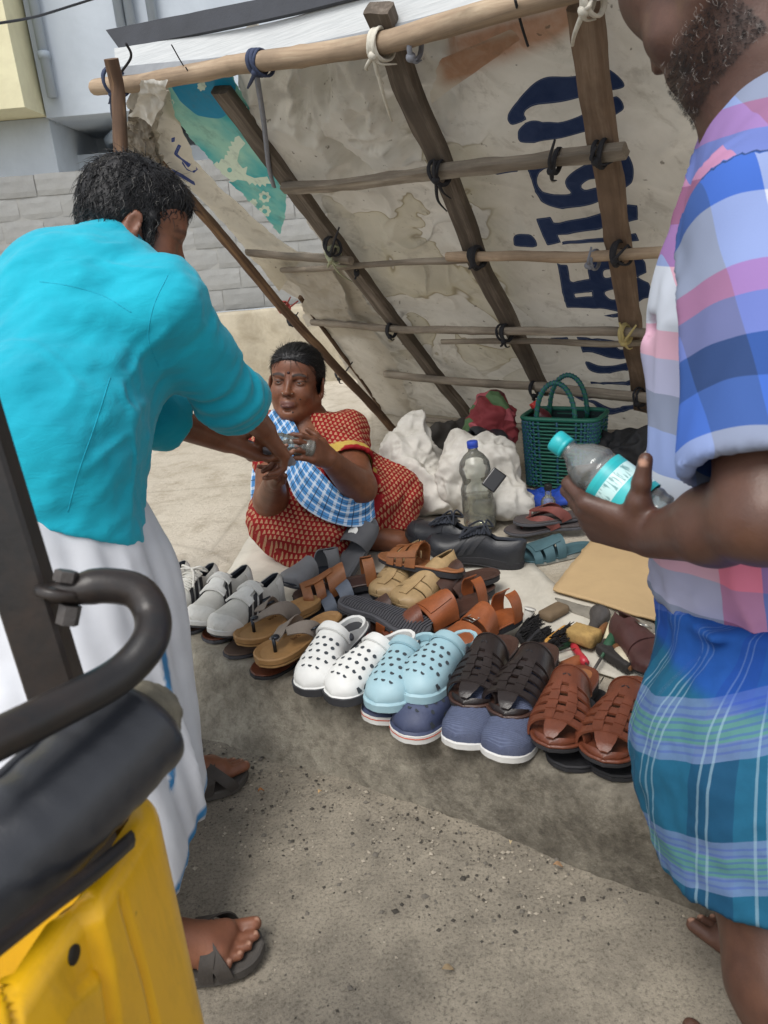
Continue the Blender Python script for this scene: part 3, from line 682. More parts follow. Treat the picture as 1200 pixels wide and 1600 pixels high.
beam('rafter', [sh(345, 140, RO), sh(535, 396, RO), sh(735, 655, RO)], 0.075, 0.035, M_RAFT, seed=1)
beam('rafter', [sh(590, 12, RO), sh(690, 262, RO), sh(745, 400, RO), sh(850, 612, RO)], 0.068, 0.035, M_RAFT, seed=2)
beam('rafter', [sh(912, 8, RO), sh(968, 390, RO), sh(985, 505, RO), sh(1004, 640, RO)], 0.07, 0.03, M_RAFTC, seed=3)
beam('rafter', [sh(1255, -60, RO), sh(1190, 400, RO), sh(1150, 690, RO)], 0.07, 0.03, M_RAFTC, seed=4)
def batten(name, a, b, w, m, seed, off=BO, rnd=1.0, nodes=True, h=None): return beam(name, [sh(*a, off), sh(*b, off)], w, h or w * 0.8, m, seed=seed, roundness=rnd, nodes=nodes)
batten('batten', (443, 296), (978, 236), 0.034, M_BATT, 11, rnd=0.0, nodes=False)
batten('batten', (388, 396), (548, 408), 0.034, M_BATT, 12, 0.075); batten('batten', (440, 424), (745, 404), 0.026, M_BATT, 13, 0.05); batten('bamboo_batten', (700, 404), (1200, 392), 0.036, M_BAMB, 14, 0.062)
batten('batten', (488, 504), (640, 515), 0.036, M_BATT, 15); batten('batten', (624, 514), (1060, 522), 0.036, M_BATT, 16, 0.065); batten('batten', (690, 532), (1060, 538), 0.026, M_BATT, 17)
batten('batten', (603, 586), (856, 606), 0.044, M_BATT, 18); batten('batten', (840, 604), (1100, 632), 0.05, M_BATT, 19, 0.07)
batten('batten', (638, 652), (800, 668), 0.04, M_BATT, 20); batten('batten', (780, 664), (1110, 690), 0.044, M_BATT, 21, 0.065)
# top pole of bamboo, left slanting stick, upright prop
top_a, top_b = sh(150, 138, 0.06), sh(1200, -95, 0.06)
beam('top_pole', [top_a, sh(590, 68, 0.06), top_b], 0.05, 0.05, M_BAMB, seed=31, roundness=1, nodes=True)
st_b = on_z(628, 686, PLAT + 0.005); st_t = sh(228, 232, 0.05)
beam('slanting_stick', [st_t, st_t * 0.45 + st_b * 0.55 + np.array([0, 0, -0.02]), st_b], 0.042, 0.042, M_STICK, seed=33, roundness=1)
beam('thin_stick', [sh(470, 465, 0.03), sh(540, 560, 0.03), sh(596, 640, 0.03)], 0.022, 0.022, M_STICK, seed=34, roundness=1)
pr_t = sh(172, 92, 0.10); pr_b = on_z(222, 935, PLAT - 0.01)
beam('prop', [pr_t, sh(192, 130, 0.1) * 0.5 + (pr_t * 0.93 + pr_b * 0.07) * 0.5, pr_b], 0.042, 0.042, M_STICK, seed=35, roundness=1)
beam('prop', [on_plane(1262, -140, SP0 + SN * 0.08, SN), on_z(1420, 800, PLAT - 0.01)], 0.05, 0.05, M_STICK, seed=36, roundness=1)
# boards laid along the top edge
PD = nrm(top_b - top_a)
def board(name, lo, hi, m, off, th, seed, amp=0.006):
    n = 60; A = resample(curve_px(lo, n), n); Bq = resample(curve_px(hi, n), n); G = []
    for i in range(n):
        a = sh(*A[i], off); zz = np.array([0, 0, 1.0]); b = on_plane(Bq[i][0], Bq[i][1], a, nrm(np.cross(PD, zz + 0.35 * nrm(np.cross(zz, PD))))); G.append([a * (1 - k) + b * k for k in np.linspace(0, 1, 7)])
    G = np.array(G); G += SN * (amp * fbm(G * 5, 3, seed))[..., None]; V, F = solidify(G, th); mesh(name, V - SHL, F, m, SHEL, smooth=False)
t = NT('corrugated_plastic'); v = t.tc('Object'); wv = t.noise(t.mapping(v, (3, 3, 70)), 3, 3, 0.6); t.color(t.ramp(wv, [(0.3, '#b3b7b9'), (0.7, '#c6c9ca')])); t.rough(0.6); t.bump(wv, 0.35, 0.004); M_CORR = t.m
board('white_board', [(186, 118), (400, 98), (590, 60), (880, -10), (1150, -85)], [(184, 78), (400, 45), (560, 4), (870, -70), (1150, -150)], M_CORR, 0.03, 0.012, 201)
board('black_board', [(192, 80), (370, 44), (540, 6), (870, -80)], [(170, 50), (350, 14), (530, -26), (870, -120)], pm('black_flex_board', '#33363d', 0.7, 0.25, 9, 0.2), -0.05, 0.012, 205)
board('black_board', [(186, 120), (400, 100), (600, 62), (880, -8)], [(186, 106), (400, 84), (600, 44), (880, -26)], pm('dull_grey_sheet', '#8b8f94', 0.6, 0.2, 9, 0.2), 0.045, 0.006, 207)
# ---- ties of rag and cord at the crossings
M_TBLK = pm('black_rag', '#26262a', 0.9, 0.3, 60, 0.4); M_TWHT = pm('white_rag', '#cfcabd', 0.9, 0.15, 60, 0.4); M_TBLU = pm('navy_rag', '#38415a', 0.9, 0.2, 60, 0.4); M_TGRN = pm('pale_green_rag', '#a3a78a', 0.9, 0.15, 60, 0.3); M_TRED = pm('red_rag', '#8f3a33', 0.9, 0.2, 60, 0.3); M_TGRY = pm('grey_cord', '#83868f', 0.9, 0.15, 60, 0.3); M_TYEL = pm('straw_cord', '#b7a873', 0.9, 0.15, 60, 0.3)
def tie(px, py, m, r=0.03, off=BO, loops=3, tails=((4, 26), (-6, 20)), seed=0, wide=0.006, ax=(1, -0.05)):
    c = sh(px, py, off); rr = random.Random(seed + px); X = nrm(sh(px + ax[0] * 20, py + ax[1] * 20, off) - c); Y = nrm(np.cross(SN, X)); mb = MB()
    for k in range(loops):
        sk = rr.uniform(-0.7, 0.7); o = rr.uniform(-0.012, 0.012); ang = np.linspace(0, 2 * math.pi, 22, endpoint=False); rl = r * rr.uniform(0.92, 1.08)
        pts = np.array([c + X * (o + sk * rl * math.cos(a) * 0.6) + Y * rl * math.cos(a) + SN * rl * 0.9 * math.sin(a) for a in ang]); mb.tube(pts, wide * rr.uniform(0.5, 0.75), 6, closed=True, flat=(X, 1.8))
    kn = c + SN * r * 0.9 + Y * r * rr.uniform(-0.3, 0.3); mb.add(*lathe_vf([(0.001, -0.012), (0.009, -0.008), (0.012, 0), (0.009, 0.008), (0.001, 0.012)], 8)); mb.V[-1] = mb.V[-1] @ frame_z(X + 0.3 * Y).T + kn
    for dx, dy in tails:
        e = sh(px + dx, py + dy, off + rr.uniform(0.0, 0.02)); mid = (kn + e) / 2 + SN * 0.012 + X * rr.uniform(-0.01, 0.01); mb.tube(catmull([kn, mid, e], 6), np.linspace(wide * 0.6, wide * 0.3, 13), 5, flat=(X, 1.8))
    return mb.obj('tie', m, SHEL, org=SHL)
for q_ in [(690, 270, M_TBLK, 0.034, BO, 3, ((8, 60), (-12, -22), (14, 40))), (745, 402, M_TBLK, 0.034, 0.06, 4, ((6, 18), (-8, 14))), (790, 520, M_TBLK, 0.036, 0.06, 3, ((6, 22), (-8, 20))), (838, 608, M_TBLK, 0.036, 0.06, 2, ((4, 26), (2, 16))), (968, 396, M_TBLK, 0.034, 0.062, 3, ((6, 14), (14, -14))), (940, 240, M_TBLK, 0.034, 0.05, 2, ((22, 10), (-8, -12))), (1000, 620, M_TBLK, 0.036, 0.06, 2, ((8, 20), (-6, 10))), (524, 398, M_TGRN, 0.034, 0.07, 4, ((26, 42), (18, 18), (-12, 20))), (520, 385, M_TBLK, 0.034, 0.06, 2, ((10, -30),)), (612, 516, M_TBLK, 0.032, BO, 2, ((4, 14),)), (867, 252, M_TBLK, 0.03, BO, 1, ((2, 30), (-6, 26), (0, -34))), (978, 522, M_TYEL, 0.034, 0.065, 3, ((16, -14), (10, 22), (-10, -18))), (926, 406, M_TGRY, 0.028, 0.062, 1, ((-2, -20), (2, 8))), (405, 98, M_TBLU, 0.032, 0.06, 5, ((-18, 40), (6, 12))), (180, 128, M_TBLU, 0.042, 0.08, 4, ((-4, 58), (6, 54), (-10, 34))), (592, 70, M_TWHT, 0.036, 0.06, 5, ((20, 120), (6, 60), (28, 30), (-18, 40))), (920, -6, M_TWHT, 0.032, 0.06, 3, ((-26, 78), (10, 36), (8, -6))), (648, 72, M_TGRY, 0.03, 0.06, 1, ((10, 22), (6, 14))), (444, 480, M_TRED, 0.03, 0.02, 4, ((10, -16), (22, -10))), (458, 500, M_TBLK, 0.03, 0.02, 3, ((12, 8), (8, -12))), (531, 585, M_TBLK, 0.03, 0.02, 2, ((20, -20), (4, 14))), (560, 425, M_TBLK, 0.012, 0.05, 1, ((-6, 10),))]:
    tie(*q_)
mb = MB()
mb.tube(catmull([sh(400, 112, 0.08), sh(412, 190, 0.05), sh(420, 260, 0.04), sh(428, 292, 0.03)], 8), 0.005, 5, flat=(PD, 1.8)); mb.obj('hanging_cord', M_TGRY, SHEL, org=SHL)
mb = MB(); mb.tube(catmull([sh(197, 68, 0.06), sh(205, 88, 0.06), sh(190, 112, 0.08)], 6), 0.004, 5); mb.obj('hanging_cord', M_TBLK, SHEL, org=SHL); mb = MB(); mb.tube(catmull([sh(268, 70, 0.06), sh(285, 100, 0.05), sh(300, 122, 0.07), sh(290, 105, 0.07)], 6), 0.002, 4); mb.obj('hanging_cord', M_TBLK, SHEL, org=SHL); mb = MB(); mb.tube(catmull([sh(805, 0, 0.09), sh(815, 40, 0.06), sh(825, 72, 0.04)], 6), 0.003, 4); mb.obj('hanging_cord', M_TBLK, SHEL, org=SHL)
# ================================================================== FOOTWEAR
_TW = np.array([0, .02, .06, .12, .2, .3, .42, .55, .68, .76, .85, .92, .97, 1.0]); _WW = np.array([0, .34, .52, .62, .67, .66, .66, .77, .94, 1.0, .94, .76, .48, 0])
_TH = np.array([0, .15, .3, .45, .6, .75, .85, .93, 1.0]); _HH = np.array([.07, .068, .07, .064, .05, .037, .031, .025, .014])
class Last:
    """foot form: t runs heel (0) to toe (1), a runs from one edge of the sole (0) over the top to the other (1)"""
    def __init__(s, L=0.28, W=0.1, heel=0.025, toe=0.015, spring=0.008, hs=1.0, mir=1, bulb=1.0, curve=0.006):
        s.L, s.W, s.heel, s.toe, s.spring, s.hs, s.mir, s.bulb, s.curve = L, W, heel, toe, spring, hs, mir, bulb, curve
    def hw(s, t): return np.interp(t, _TW, _WW) * s.W / 2
    def cy(s, t): return s.mir * s.curve * (1.2 * np.exp(-((t - 0.8) / 0.2) ** 2) - 0.8 * np.exp(-((t - 0.42) / 0.16) ** 2))
    def zb(s, t): return s.spring * np.clip((t - 0.68) / 0.32, 0, 1) ** 2
    def zt(s, t): return s.zb(t) + s.heel + (s.toe - s.heel) * sstep(0.25, 0.75, np.asarray(t, float))
    def H(s, t): return np.interp(t, _TH, _HH) * s.hs
    def pt(s, t, a, off=0.0):
        t, a = np.broadcast_arrays(np.asarray(t, float), np.asarray(a, float)); off = np.asarray(off, float)
        w = s.hw(np.clip(t, 0, 1)) * s.bulb; h = s.H(t); ca, sa = np.cos(math.pi * a), np.sin(math.pi * np.clip(a, 0, 1))
        y = s.cy(t) + s.mir * (w + off) * ca * (1 + 0.04 * sa); z = s.zt(t) + (h + off) * np.maximum(sa, 0) ** 0.75 - 0.003 + np.where((a <= 0) | (a >= 1), -0.004, 0)
        return np.stack([t * s.L, y, z], -1)
    def patch(s, t0, t1, a0=0.0, a1=1.0, off=0.0, th=0.003, na=22, nt=8, wob=0.0):
        a = np.linspace(a0, a1, na); f0 = t0(a) if callable(t0) else np.full(na, t0); f1 = t1(a) if callable(t1) else np.full(na, t1)
        k = np.linspace(0, 1, nt)[:, None]; T = f0 * (1 - k) + f1 * k; G = s.pt(T, a[None, :] + 0 * T, off); G2 = s.pt(T, a[None, :] + 0 * T, off + th)
        n = (nt * na); V = np.vstack([G.reshape(-1, 3), G2.reshape(-1, 3)]); I = np.arange(n).reshape(nt, na); q = np.stack([I[:-1, :-1].ravel(), I[:-1, 1:].ravel(), I[1:, 1:].ravel(), I[1:, :-1].ravel()], 1)
        F = [tuple(x) for x in q] + [tuple(x[::-1] + n) for x in q]; ring = list(I[0, :]) + list(I[1:, -1]) + list(I[-1, -2::-1]) + list(I[-2:0:-1, 0])
        for i in range(len(ring)): p, r = ring[i], ring[(i + 1) % len(ring)]; F.append((r, p, p + n, r + n))
        if s.mir < 0: F = [f[::-1] for f in F]
        return V, [f[::-1] for f in F]
    def loop(s, z, inset=0.0, n=30, t0=0.0):
        t = (1 - np.cos(np.linspace(0, math.pi, n))) / 2; t = t0 + (1 - t0) * t; w = np.maximum(s.hw(t) - inset, 0.0); x = inset + (s.L - 2 * inset) * t
        zz = z(t) if callable(z) else np.full(n, z); A = np.stack([x, s.cy(t) + w, zz], 1); B = np.stack([x, s.cy(t) - w, zz], 1)[::-1]
        return np.vstack([A, B[1:-1]])
    def slab(s, z0, z1, inset=0.0, bev=0.002, n=30, dish=0.0):
        """sole layer between height functions z0 and z1"""
        f = lambda z: z if callable(z) else (lambda t: np.full(len(t), z)); z0, z1 = f(z0), f(z1)
        R = [s.loop(z0, inset + bev, n), s.loop(lambda t: z0(t) + bev, inset, n), s.loop(lambda t: z1(t) - bev, inset, n), s.loop(z1, inset + bev, n)]
        if dish: R += [s.loop(lambda t: z1(t) - dish * 0.3, inset + 0.006, n), s.loop(lambda t: z1(t) - dish, inset + 0.012, n)]
        m = len(R[0]); V = np.vstack(R); F = []
        for i in range(len(R) - 1):
            for j in range(m): F.append((i * m + j, (i * m + (j + 1) % m), (i + 1) * m + (j + 1) % m, (i + 1) * m + j))
        def cap(b, flip):
            q = []
            for j in range(0, n - 1):
                a0, a1 = j, j + 1; b0, b1 = (m - j) % m, m - j - 1
                if j == 0: f_ = (a0, a1, b1)
                elif j == n - 2: f_ = (a0, a1, b0)
                else: f_ = (a0, a1, b1, b0)
                q.append(tuple(b + i for i in (f_ if flip else f_[::-1])))
            return q
        F += cap(0, True) + cap((len(R) - 1) * m, False)
        return V, [f[::-1] for f in F]
    def ribbon(s, path, width, off=0.002, th=0.003, n=26):
        """strap along (t, a) points"""
        q = catmull(path, 8) if len(path) > 2 else np.asarray(path, float); q = resample(q, n); C = s.pt(q[:, 0], q[:, 1], off); w = np.interp(np.linspace(0, 1, n), np.linspace(0, 1, len(np.atleast_1d(width))), np.atleast_1d(width))
        e = 1e-3; N = s.pt(q[:, 0], q[:, 1], off + 0.01) - C; N[:, 2] += 1e-4; N /= np.linalg.norm(N, axis=1)[:, None]; T = np.gradient(C, axis=0); T /= np.linalg.norm(T, axis=1)[:, None]; S = np.cross(T, N); S /= np.linalg.norm(S, axis=1)[:, None] + 1e-9
        G = np.stack([C + S * (w * k)[:, None] / 2 - N * (abs(k) ** 3 * 0.0015)[..., None] if False else C + S * (w * k)[:, None] / 2 for k in (-1, -0.5, 0, 0.5, 1)], 1)
        return solidify(G, th, np.repeat(N[:, None], 5, 1))
def fw(name, label, cat, group=None): return thing(name, label, cat, (0, 0, 0), group)
def part(root, name, vf, m, autosm=35):
    V, F = vf; return mesh(name, V, F, m, root, True, autosm=autosm)
def parts_join(root, name, vfs, m, autosm=35):
    mb = MB()
    for V, F in vfs: mb.add(V, F)
    return mb.obj(name, m, root, autosm=autosm)
FWLOG = []
def put(root, toe, heel, zt_, zh_, L, roll=0.0, flip=False):
    T = on_z(*toe, PLAT + zt_); Hh = on_z(*heel, PLAT + zh_); x = nrm(T - Hh); mid = (T + Hh) / 2; R = frame_x(x) @ rotx(roll + (math.pi if flip else 0))
    FWLOG.append((root.name, round(float(np.linalg.norm(T - Hh) / L), 2)))
    o = mid - x * L / 2; M = Matrix.Identity(4)
    for i in range(3):
        for j in range(3): M[i][j] = R[i, j]
        M[i][3] = o[i]
    root.matrix_world = M; root.location = M.to_translation(); root.rotation_euler = M.to_euler(); return root
def text_on(root, name, txt, m, loc, size, rot, ex=0.0004):
    c = bpy.data.curves.new(name, 'FONT'); c.body = txt; c.size = size; c.extrude = ex; c.align_x = 'CENTER'; c.align_y = 'CENTER'; c.resolution_u = 2
    o = bpy.data.objects.new(name, c); link(o); me = bpy.data.meshes.new_from_object(o.evaluated_get(bpy.context.evaluated_depsgraph_get())); bpy.data.objects.remove(o)
    me.materials.clear(); me.materials.append(m); o = bpy.data.objects.new(name, me); link(o, root); o.location = loc; o.rotation_euler = rot; tag(o, kind='stuff'); return o
# --- materials
def leather(name, c, rough=0.45, var=0.22, b=0.25): return pm(name, c, rough, var, 28, b, 260, spec=0.5, dirt=tuple(np.array(lin(c)) * 0.5), dirt_amt=0.5, dscale=14)
M_BRWN = leather('brown_leather', '#6a3a28', 0.36); M_DBRW = leather('dark_brown_leather', '#453029', 0.4); M_TAN = leather('tan_leather', '#8a5733', 0.45); M_ORNG = leather('orange_brown_leather', '#8c4d29', 0.42); M_BLKL = leather('black_brown_leather', '#292221', 0.3); M_CREAML = leather('cream_leather', '#ab9068', 0.5)
M_SOLB = pm('black_rubber_sole', '#26262a', 0.75, 0.2, 40, 0.3, 200); M_SOLG = pm('dark_grey_sole', '#4a4a4f', 0.8, 0.2, 40, 0.3, 200); M_SOLW = pm('white_foam_sole', '#dadad8', 0.55, 0.05, 20, 0.1, dirt='#a9a69e', dirt_amt=0.4); M_INS = leather('tan_footbed', '#94603c', 0.55)
M_GREYS = pm('pale_grey_suede', '#dad9d4', 0.8, 0.05, 40, 0.25, 300, dirt='#98958b', dirt_amt=0.4, dscale=18); M_GREYM = pm('pale_grey_mesh', '#c6c4bd', 0.85, 0.06, 90, 0.35, 420, dirt='#a3a097', dirt_amt=0.35, dscale=16); M_STRP = pm('black_stripe', '#2e2f33', 0.6, 0.15, 60); M_LINE = pm('navy_lining', '#2b2f38', 0.95, 0.15, 60, 0.2); M_LACE = pm('white_lace', '#d6d3cb', 0.9, 0.08, 90, 0.3)
M_CORK = pm('cork_footbed', '#a07a4d', 0.6, 0.12, 60, 0.15, 300, dirt='#8c6238', dirt_amt=0.4, dscale=20); M_CORKS = pm('cork_side', '#a27f52', 0.85, 0.25, 120, 0.4, 300); M_TAUPE = pm('taupe_strap', '#7d736a', 0.65, 0.12, 30, 0.2, 260); M_BUCK = pm('dark_buckle', '#3d4148', 0.35, 0.1, 30, metal=0.8); M_CHROME = pm('worn_chrome', '#b9b6ae', 0.3, 0.1, 30, metal=1.0); M_INKD = pm('dark_print', '#6b4527', 0.7); M_GOLD = pm('gold_print', '#c9a33f', 0.5)
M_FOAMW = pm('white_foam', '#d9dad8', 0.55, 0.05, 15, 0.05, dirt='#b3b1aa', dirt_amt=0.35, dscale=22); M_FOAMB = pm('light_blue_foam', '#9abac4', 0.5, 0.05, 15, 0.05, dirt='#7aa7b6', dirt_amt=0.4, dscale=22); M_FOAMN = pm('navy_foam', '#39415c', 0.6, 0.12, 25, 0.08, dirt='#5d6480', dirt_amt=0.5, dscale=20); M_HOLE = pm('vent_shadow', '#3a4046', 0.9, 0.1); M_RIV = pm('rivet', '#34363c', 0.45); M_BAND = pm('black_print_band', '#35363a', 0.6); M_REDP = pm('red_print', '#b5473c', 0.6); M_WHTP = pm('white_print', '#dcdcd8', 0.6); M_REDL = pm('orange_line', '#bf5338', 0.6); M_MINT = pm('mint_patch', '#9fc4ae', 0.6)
M_KNIT = pm('navy_knit', '#4a526c', 0.9, 0.12, 60, 0.5, 300, dirt='#6c7389', dirt_amt=0.5); M_KNITR = pm('navy_knit_ridge', '#5d6680', 0.9, 0.15, 60, 0.3)
# --- builders
def cork_thong(label, mir, toe, heel, zt_, zh_):
    L = 0.275; f = Last(L, 0.106, 0.024, 0.02, 0.004, 0.9, mir); r = fw('thong_sandal', label, 'sandal', 'pair of cork thong sandals')
    part(r, 'outsole', f.slab(lambda t: f.zb(t), lambda t: f.zb(t) + 0.007, 0.001), M_CORKS); s_ = part(r, 'footbed', f.slab(lambda t: f.zb(t) + 0.0072, lambda t: f.zt(t) + 0.004, 0.0, 0.003, dish=0.006), M_CORK)
    st = parts_join(r, 'strap', [f.ribbon([(.40, .0), (.47, .13), (.58, .33), (.70, .47), (.80, .52)], [.045, .046, .034, .026, .026], 0.0, .003), f.ribbon([(.42, 1.0), (.47, .88), (.57, .70), (.68, .57)], [.04, .04, .034, .028], 0.003, .003)], M_TAUPE)
    p = f.pt(.80, .52); mb = MB(); mb.tube([p + [0, 0, .006], p - [0, 0, f.H(.8) * 1.0]], 0.0045, 8); mb.obj('toe_post', M_BUCK, r)
    mb = MB(); q = f.pt(.775, .515, .006); mb.lathe([(.001, 0), (.010, 0), (.010, .002), (.006, .004), (.001, .004)], q, f.pt(.775, .515, .02) - q, 14); mb.obj('toe_stud', M_BUCK, r)
    mb = MB(); q = f.pt(.47, .86, .008); mb.box(q, (.026, .004, .022), frame_z(f.pt(.47, .86, .03) - q)); mb.obj('buckle', M_BUCK, r)
    text_on(r, 'footbed_print', 'b\u0131rk III', M_INKD, (L * .50, f.cy(.5) - 0.012, f.zt(.5) - 0.0014), 0.017, (0, 0, math.radians(90 * 0 + 180)))
    return put(r, toe, heel, zt_, zh_, L)
def flipflop(label, mir, toe, heel, zt_, zh_, ins, strap, sole=None, L=0.27, group=None, W=0.1, post=True):
    f = Last(L, W, 0.018, 0.013, 0.003, 0.8, mir); r = fw('flip_flop', label, 'sandal', group); part(r, 'outsole', f.slab(lambda t: f.zb(t), lambda t: f.zb(t) + 0.009, 0.0), sole or M_SOLG); part(r, 'footbed', f.slab(lambda t: f.zb(t) + 0.0092, lambda t: f.zt(t), 0.002), ins)
    parts_join(r, 'strap', [f.ribbon([(.40, .0), (.5, .15), (.62, .35), (.78, .5)], [.035, .032, .022, .014], 0.0, .003), f.ribbon([(.40, 1.0), (.5, .85), (.62, .65), (.77, .52)], [.035, .032, .022, .014], 0.002, .003)], strap)
    p = f.pt(.785, .51); mb = MB(); mb.tube([p + [0, 0, .003], p - [0, 0, f.H(.785)]], 0.004, 8); mb.obj('toe_post', strap, r); return put(r, toe, heel, zt_, zh_, L)
def clog(label, mir, toe, heel, zt_, zh_, m, group, band=None, L=0.275, strap=True, line=None, roll=0.0):
    f = Last(L, 0.104, 0.03, 0.024, 0.006, 1.05, mir, 1.0); f.H = lambda t: np.interp(t, [0, .3, .45, .6, .75, .87, .95, 1.0], [.05, .062, .066, .062, .054, .042, .026, .004])
    r = fw('foam_clog', label, 'clog', group)
    part(r, 'sole', f.slab(lambda t: f.zb(t), lambda t: f.zt(t), -0.005, 0.004, dish=0.008), m if band is None else M_FOAMW)
    up = [f.patch(lambda a: .46 - .2 * np.abs(2 * a - 1) ** 3 + 0 * a, 1.0, 0, 1, -0.002, 0.004, 34, 18)]
    t = np.linspace(0.0, .32, 18); rim = []
    for sgn, a in ((1, 0.0), (-1, 1.0)):
        pass
    lo = f.loop(lambda q: f.zt(q) - 0.004, -0.001, 60); hi = f.loop(lambda q: f.zt(q) + 0.012 + 0.022 * sstep(.12, .42, q), 0.0015, 60); m_ = len(lo); sel = [i for i in range(m_) if lo[i, 0] < .46 * L]
    sel = sorted(sel, key=lambda i: (i if i < m_ // 2 else i - m_)); inn = f.loop(lambda q: f.zt(q) + 0.010 + 0.022 * sstep(.12, .42, q), 0.007, 60); lin_ = f.loop(lambda q: f.zt(q) - 0.006, 0.008, 60)
    G = np.stack([lo[sel], hi[sel], inn[sel], lin_[sel]], 1); V, F = grid_vf(G); up.append((V, [tuple(x) for x in F]))
    parts_join(r, 'upper', up, m)
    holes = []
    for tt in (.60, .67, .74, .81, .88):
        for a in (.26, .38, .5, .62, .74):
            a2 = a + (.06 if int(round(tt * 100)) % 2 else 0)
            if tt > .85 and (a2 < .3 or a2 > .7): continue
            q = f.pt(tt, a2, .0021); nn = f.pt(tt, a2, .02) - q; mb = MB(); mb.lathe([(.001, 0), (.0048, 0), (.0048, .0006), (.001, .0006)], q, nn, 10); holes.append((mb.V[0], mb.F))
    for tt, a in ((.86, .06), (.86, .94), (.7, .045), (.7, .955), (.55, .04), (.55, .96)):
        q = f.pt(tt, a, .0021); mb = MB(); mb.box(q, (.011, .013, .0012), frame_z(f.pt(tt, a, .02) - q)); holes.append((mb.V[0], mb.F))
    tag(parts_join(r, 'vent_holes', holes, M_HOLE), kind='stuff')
    if strap:
        s_ = part(r, 'strap', f.patch(lambda a: .43 - .06 * np.abs(2 * a - 1) ** 2, lambda a: .515 - .09 * np.abs(2 * a - 1) ** 2, .06, .94, .004, .005, 24, 5), m)
        for a in (.10, .90):
            q = f.pt(.40, a, .009); mb = MB(); mb.lathe([(.001, -.004), (.009, -.004), (.009, .001), (.006, .003), (.001, .003)], q, f.pt(.4, a, .03) - q, 14); mb.obj('rivet', M_RIV, r)
    def side(name, t0, t1, z0, z1, mm, o=0.0006):
        t = np.linspace(t0, t1, 8); out = []
        for sg in (1, -1):
            w = f.hw(t) + o; k = f.zb(t); h = f.zt(t) - k; A = np.stack([t * L, f.cy(t) + sg * w, k + h * z0], 1); B = np.stack([t * L, f.cy(t) + sg * w, k + h * z1], 1); V, F = solidify(np.stack([A, B], 1), 0.0006 * sg); out.append((V, F))
        return parts_join(r, name, out, mm)
    if band is not None:
        part(r, 'print_band', f.slab(lambda t: f.zb(t) + .003, lambda t: f.zt(t) - .002, -0.0062, 0.0005), M_BAND)
        for k, (t0, t1) in enumerate(((.14, .21), (.42, .49), (.66, .73), (.955, .985))): side('red_print', t0, t1, .25, .75, M_REDP, .0066)
        for k, (t0, t1) in enumerate(((.28, .34), (.55, .61), (.88, .93))): side('white_print', t0, t1, .3, .72, M_WHTP, .0066); side('white_print_dot', t0 + .015, t1 - .015, .18, .3, M_WHTP, .0066)
        # headphone rings and PLAY lettering on the outer edge
        for sg in (1, -1):
            tm = .80; text_on(r, 'band_print', 'PLAY', M_REDP, (tm * L, f.cy(tm) + sg * (f.hw(tm) + .0070), float(f.zt(tm) + f.zb(tm)) / 2), 0.012, (math.pi / 2, 0, (0 if sg < 0 else math.pi) + sg * 0.12))
    if line is not None:
        part(r, 'edge_line', f.slab(lambda t: f.zb(t) + .011, lambda t: f.zb(t) + .0135, -0.0068, 0.0004), line); part(r, 'sole_base', f.slab(lambda t: f.zb(t) - .0005, lambda t: f.zb(t) + .019, -0.0062, 0.001), M_SOLW)
    return put(r, toe, heel, zt_, zh_, L, roll)
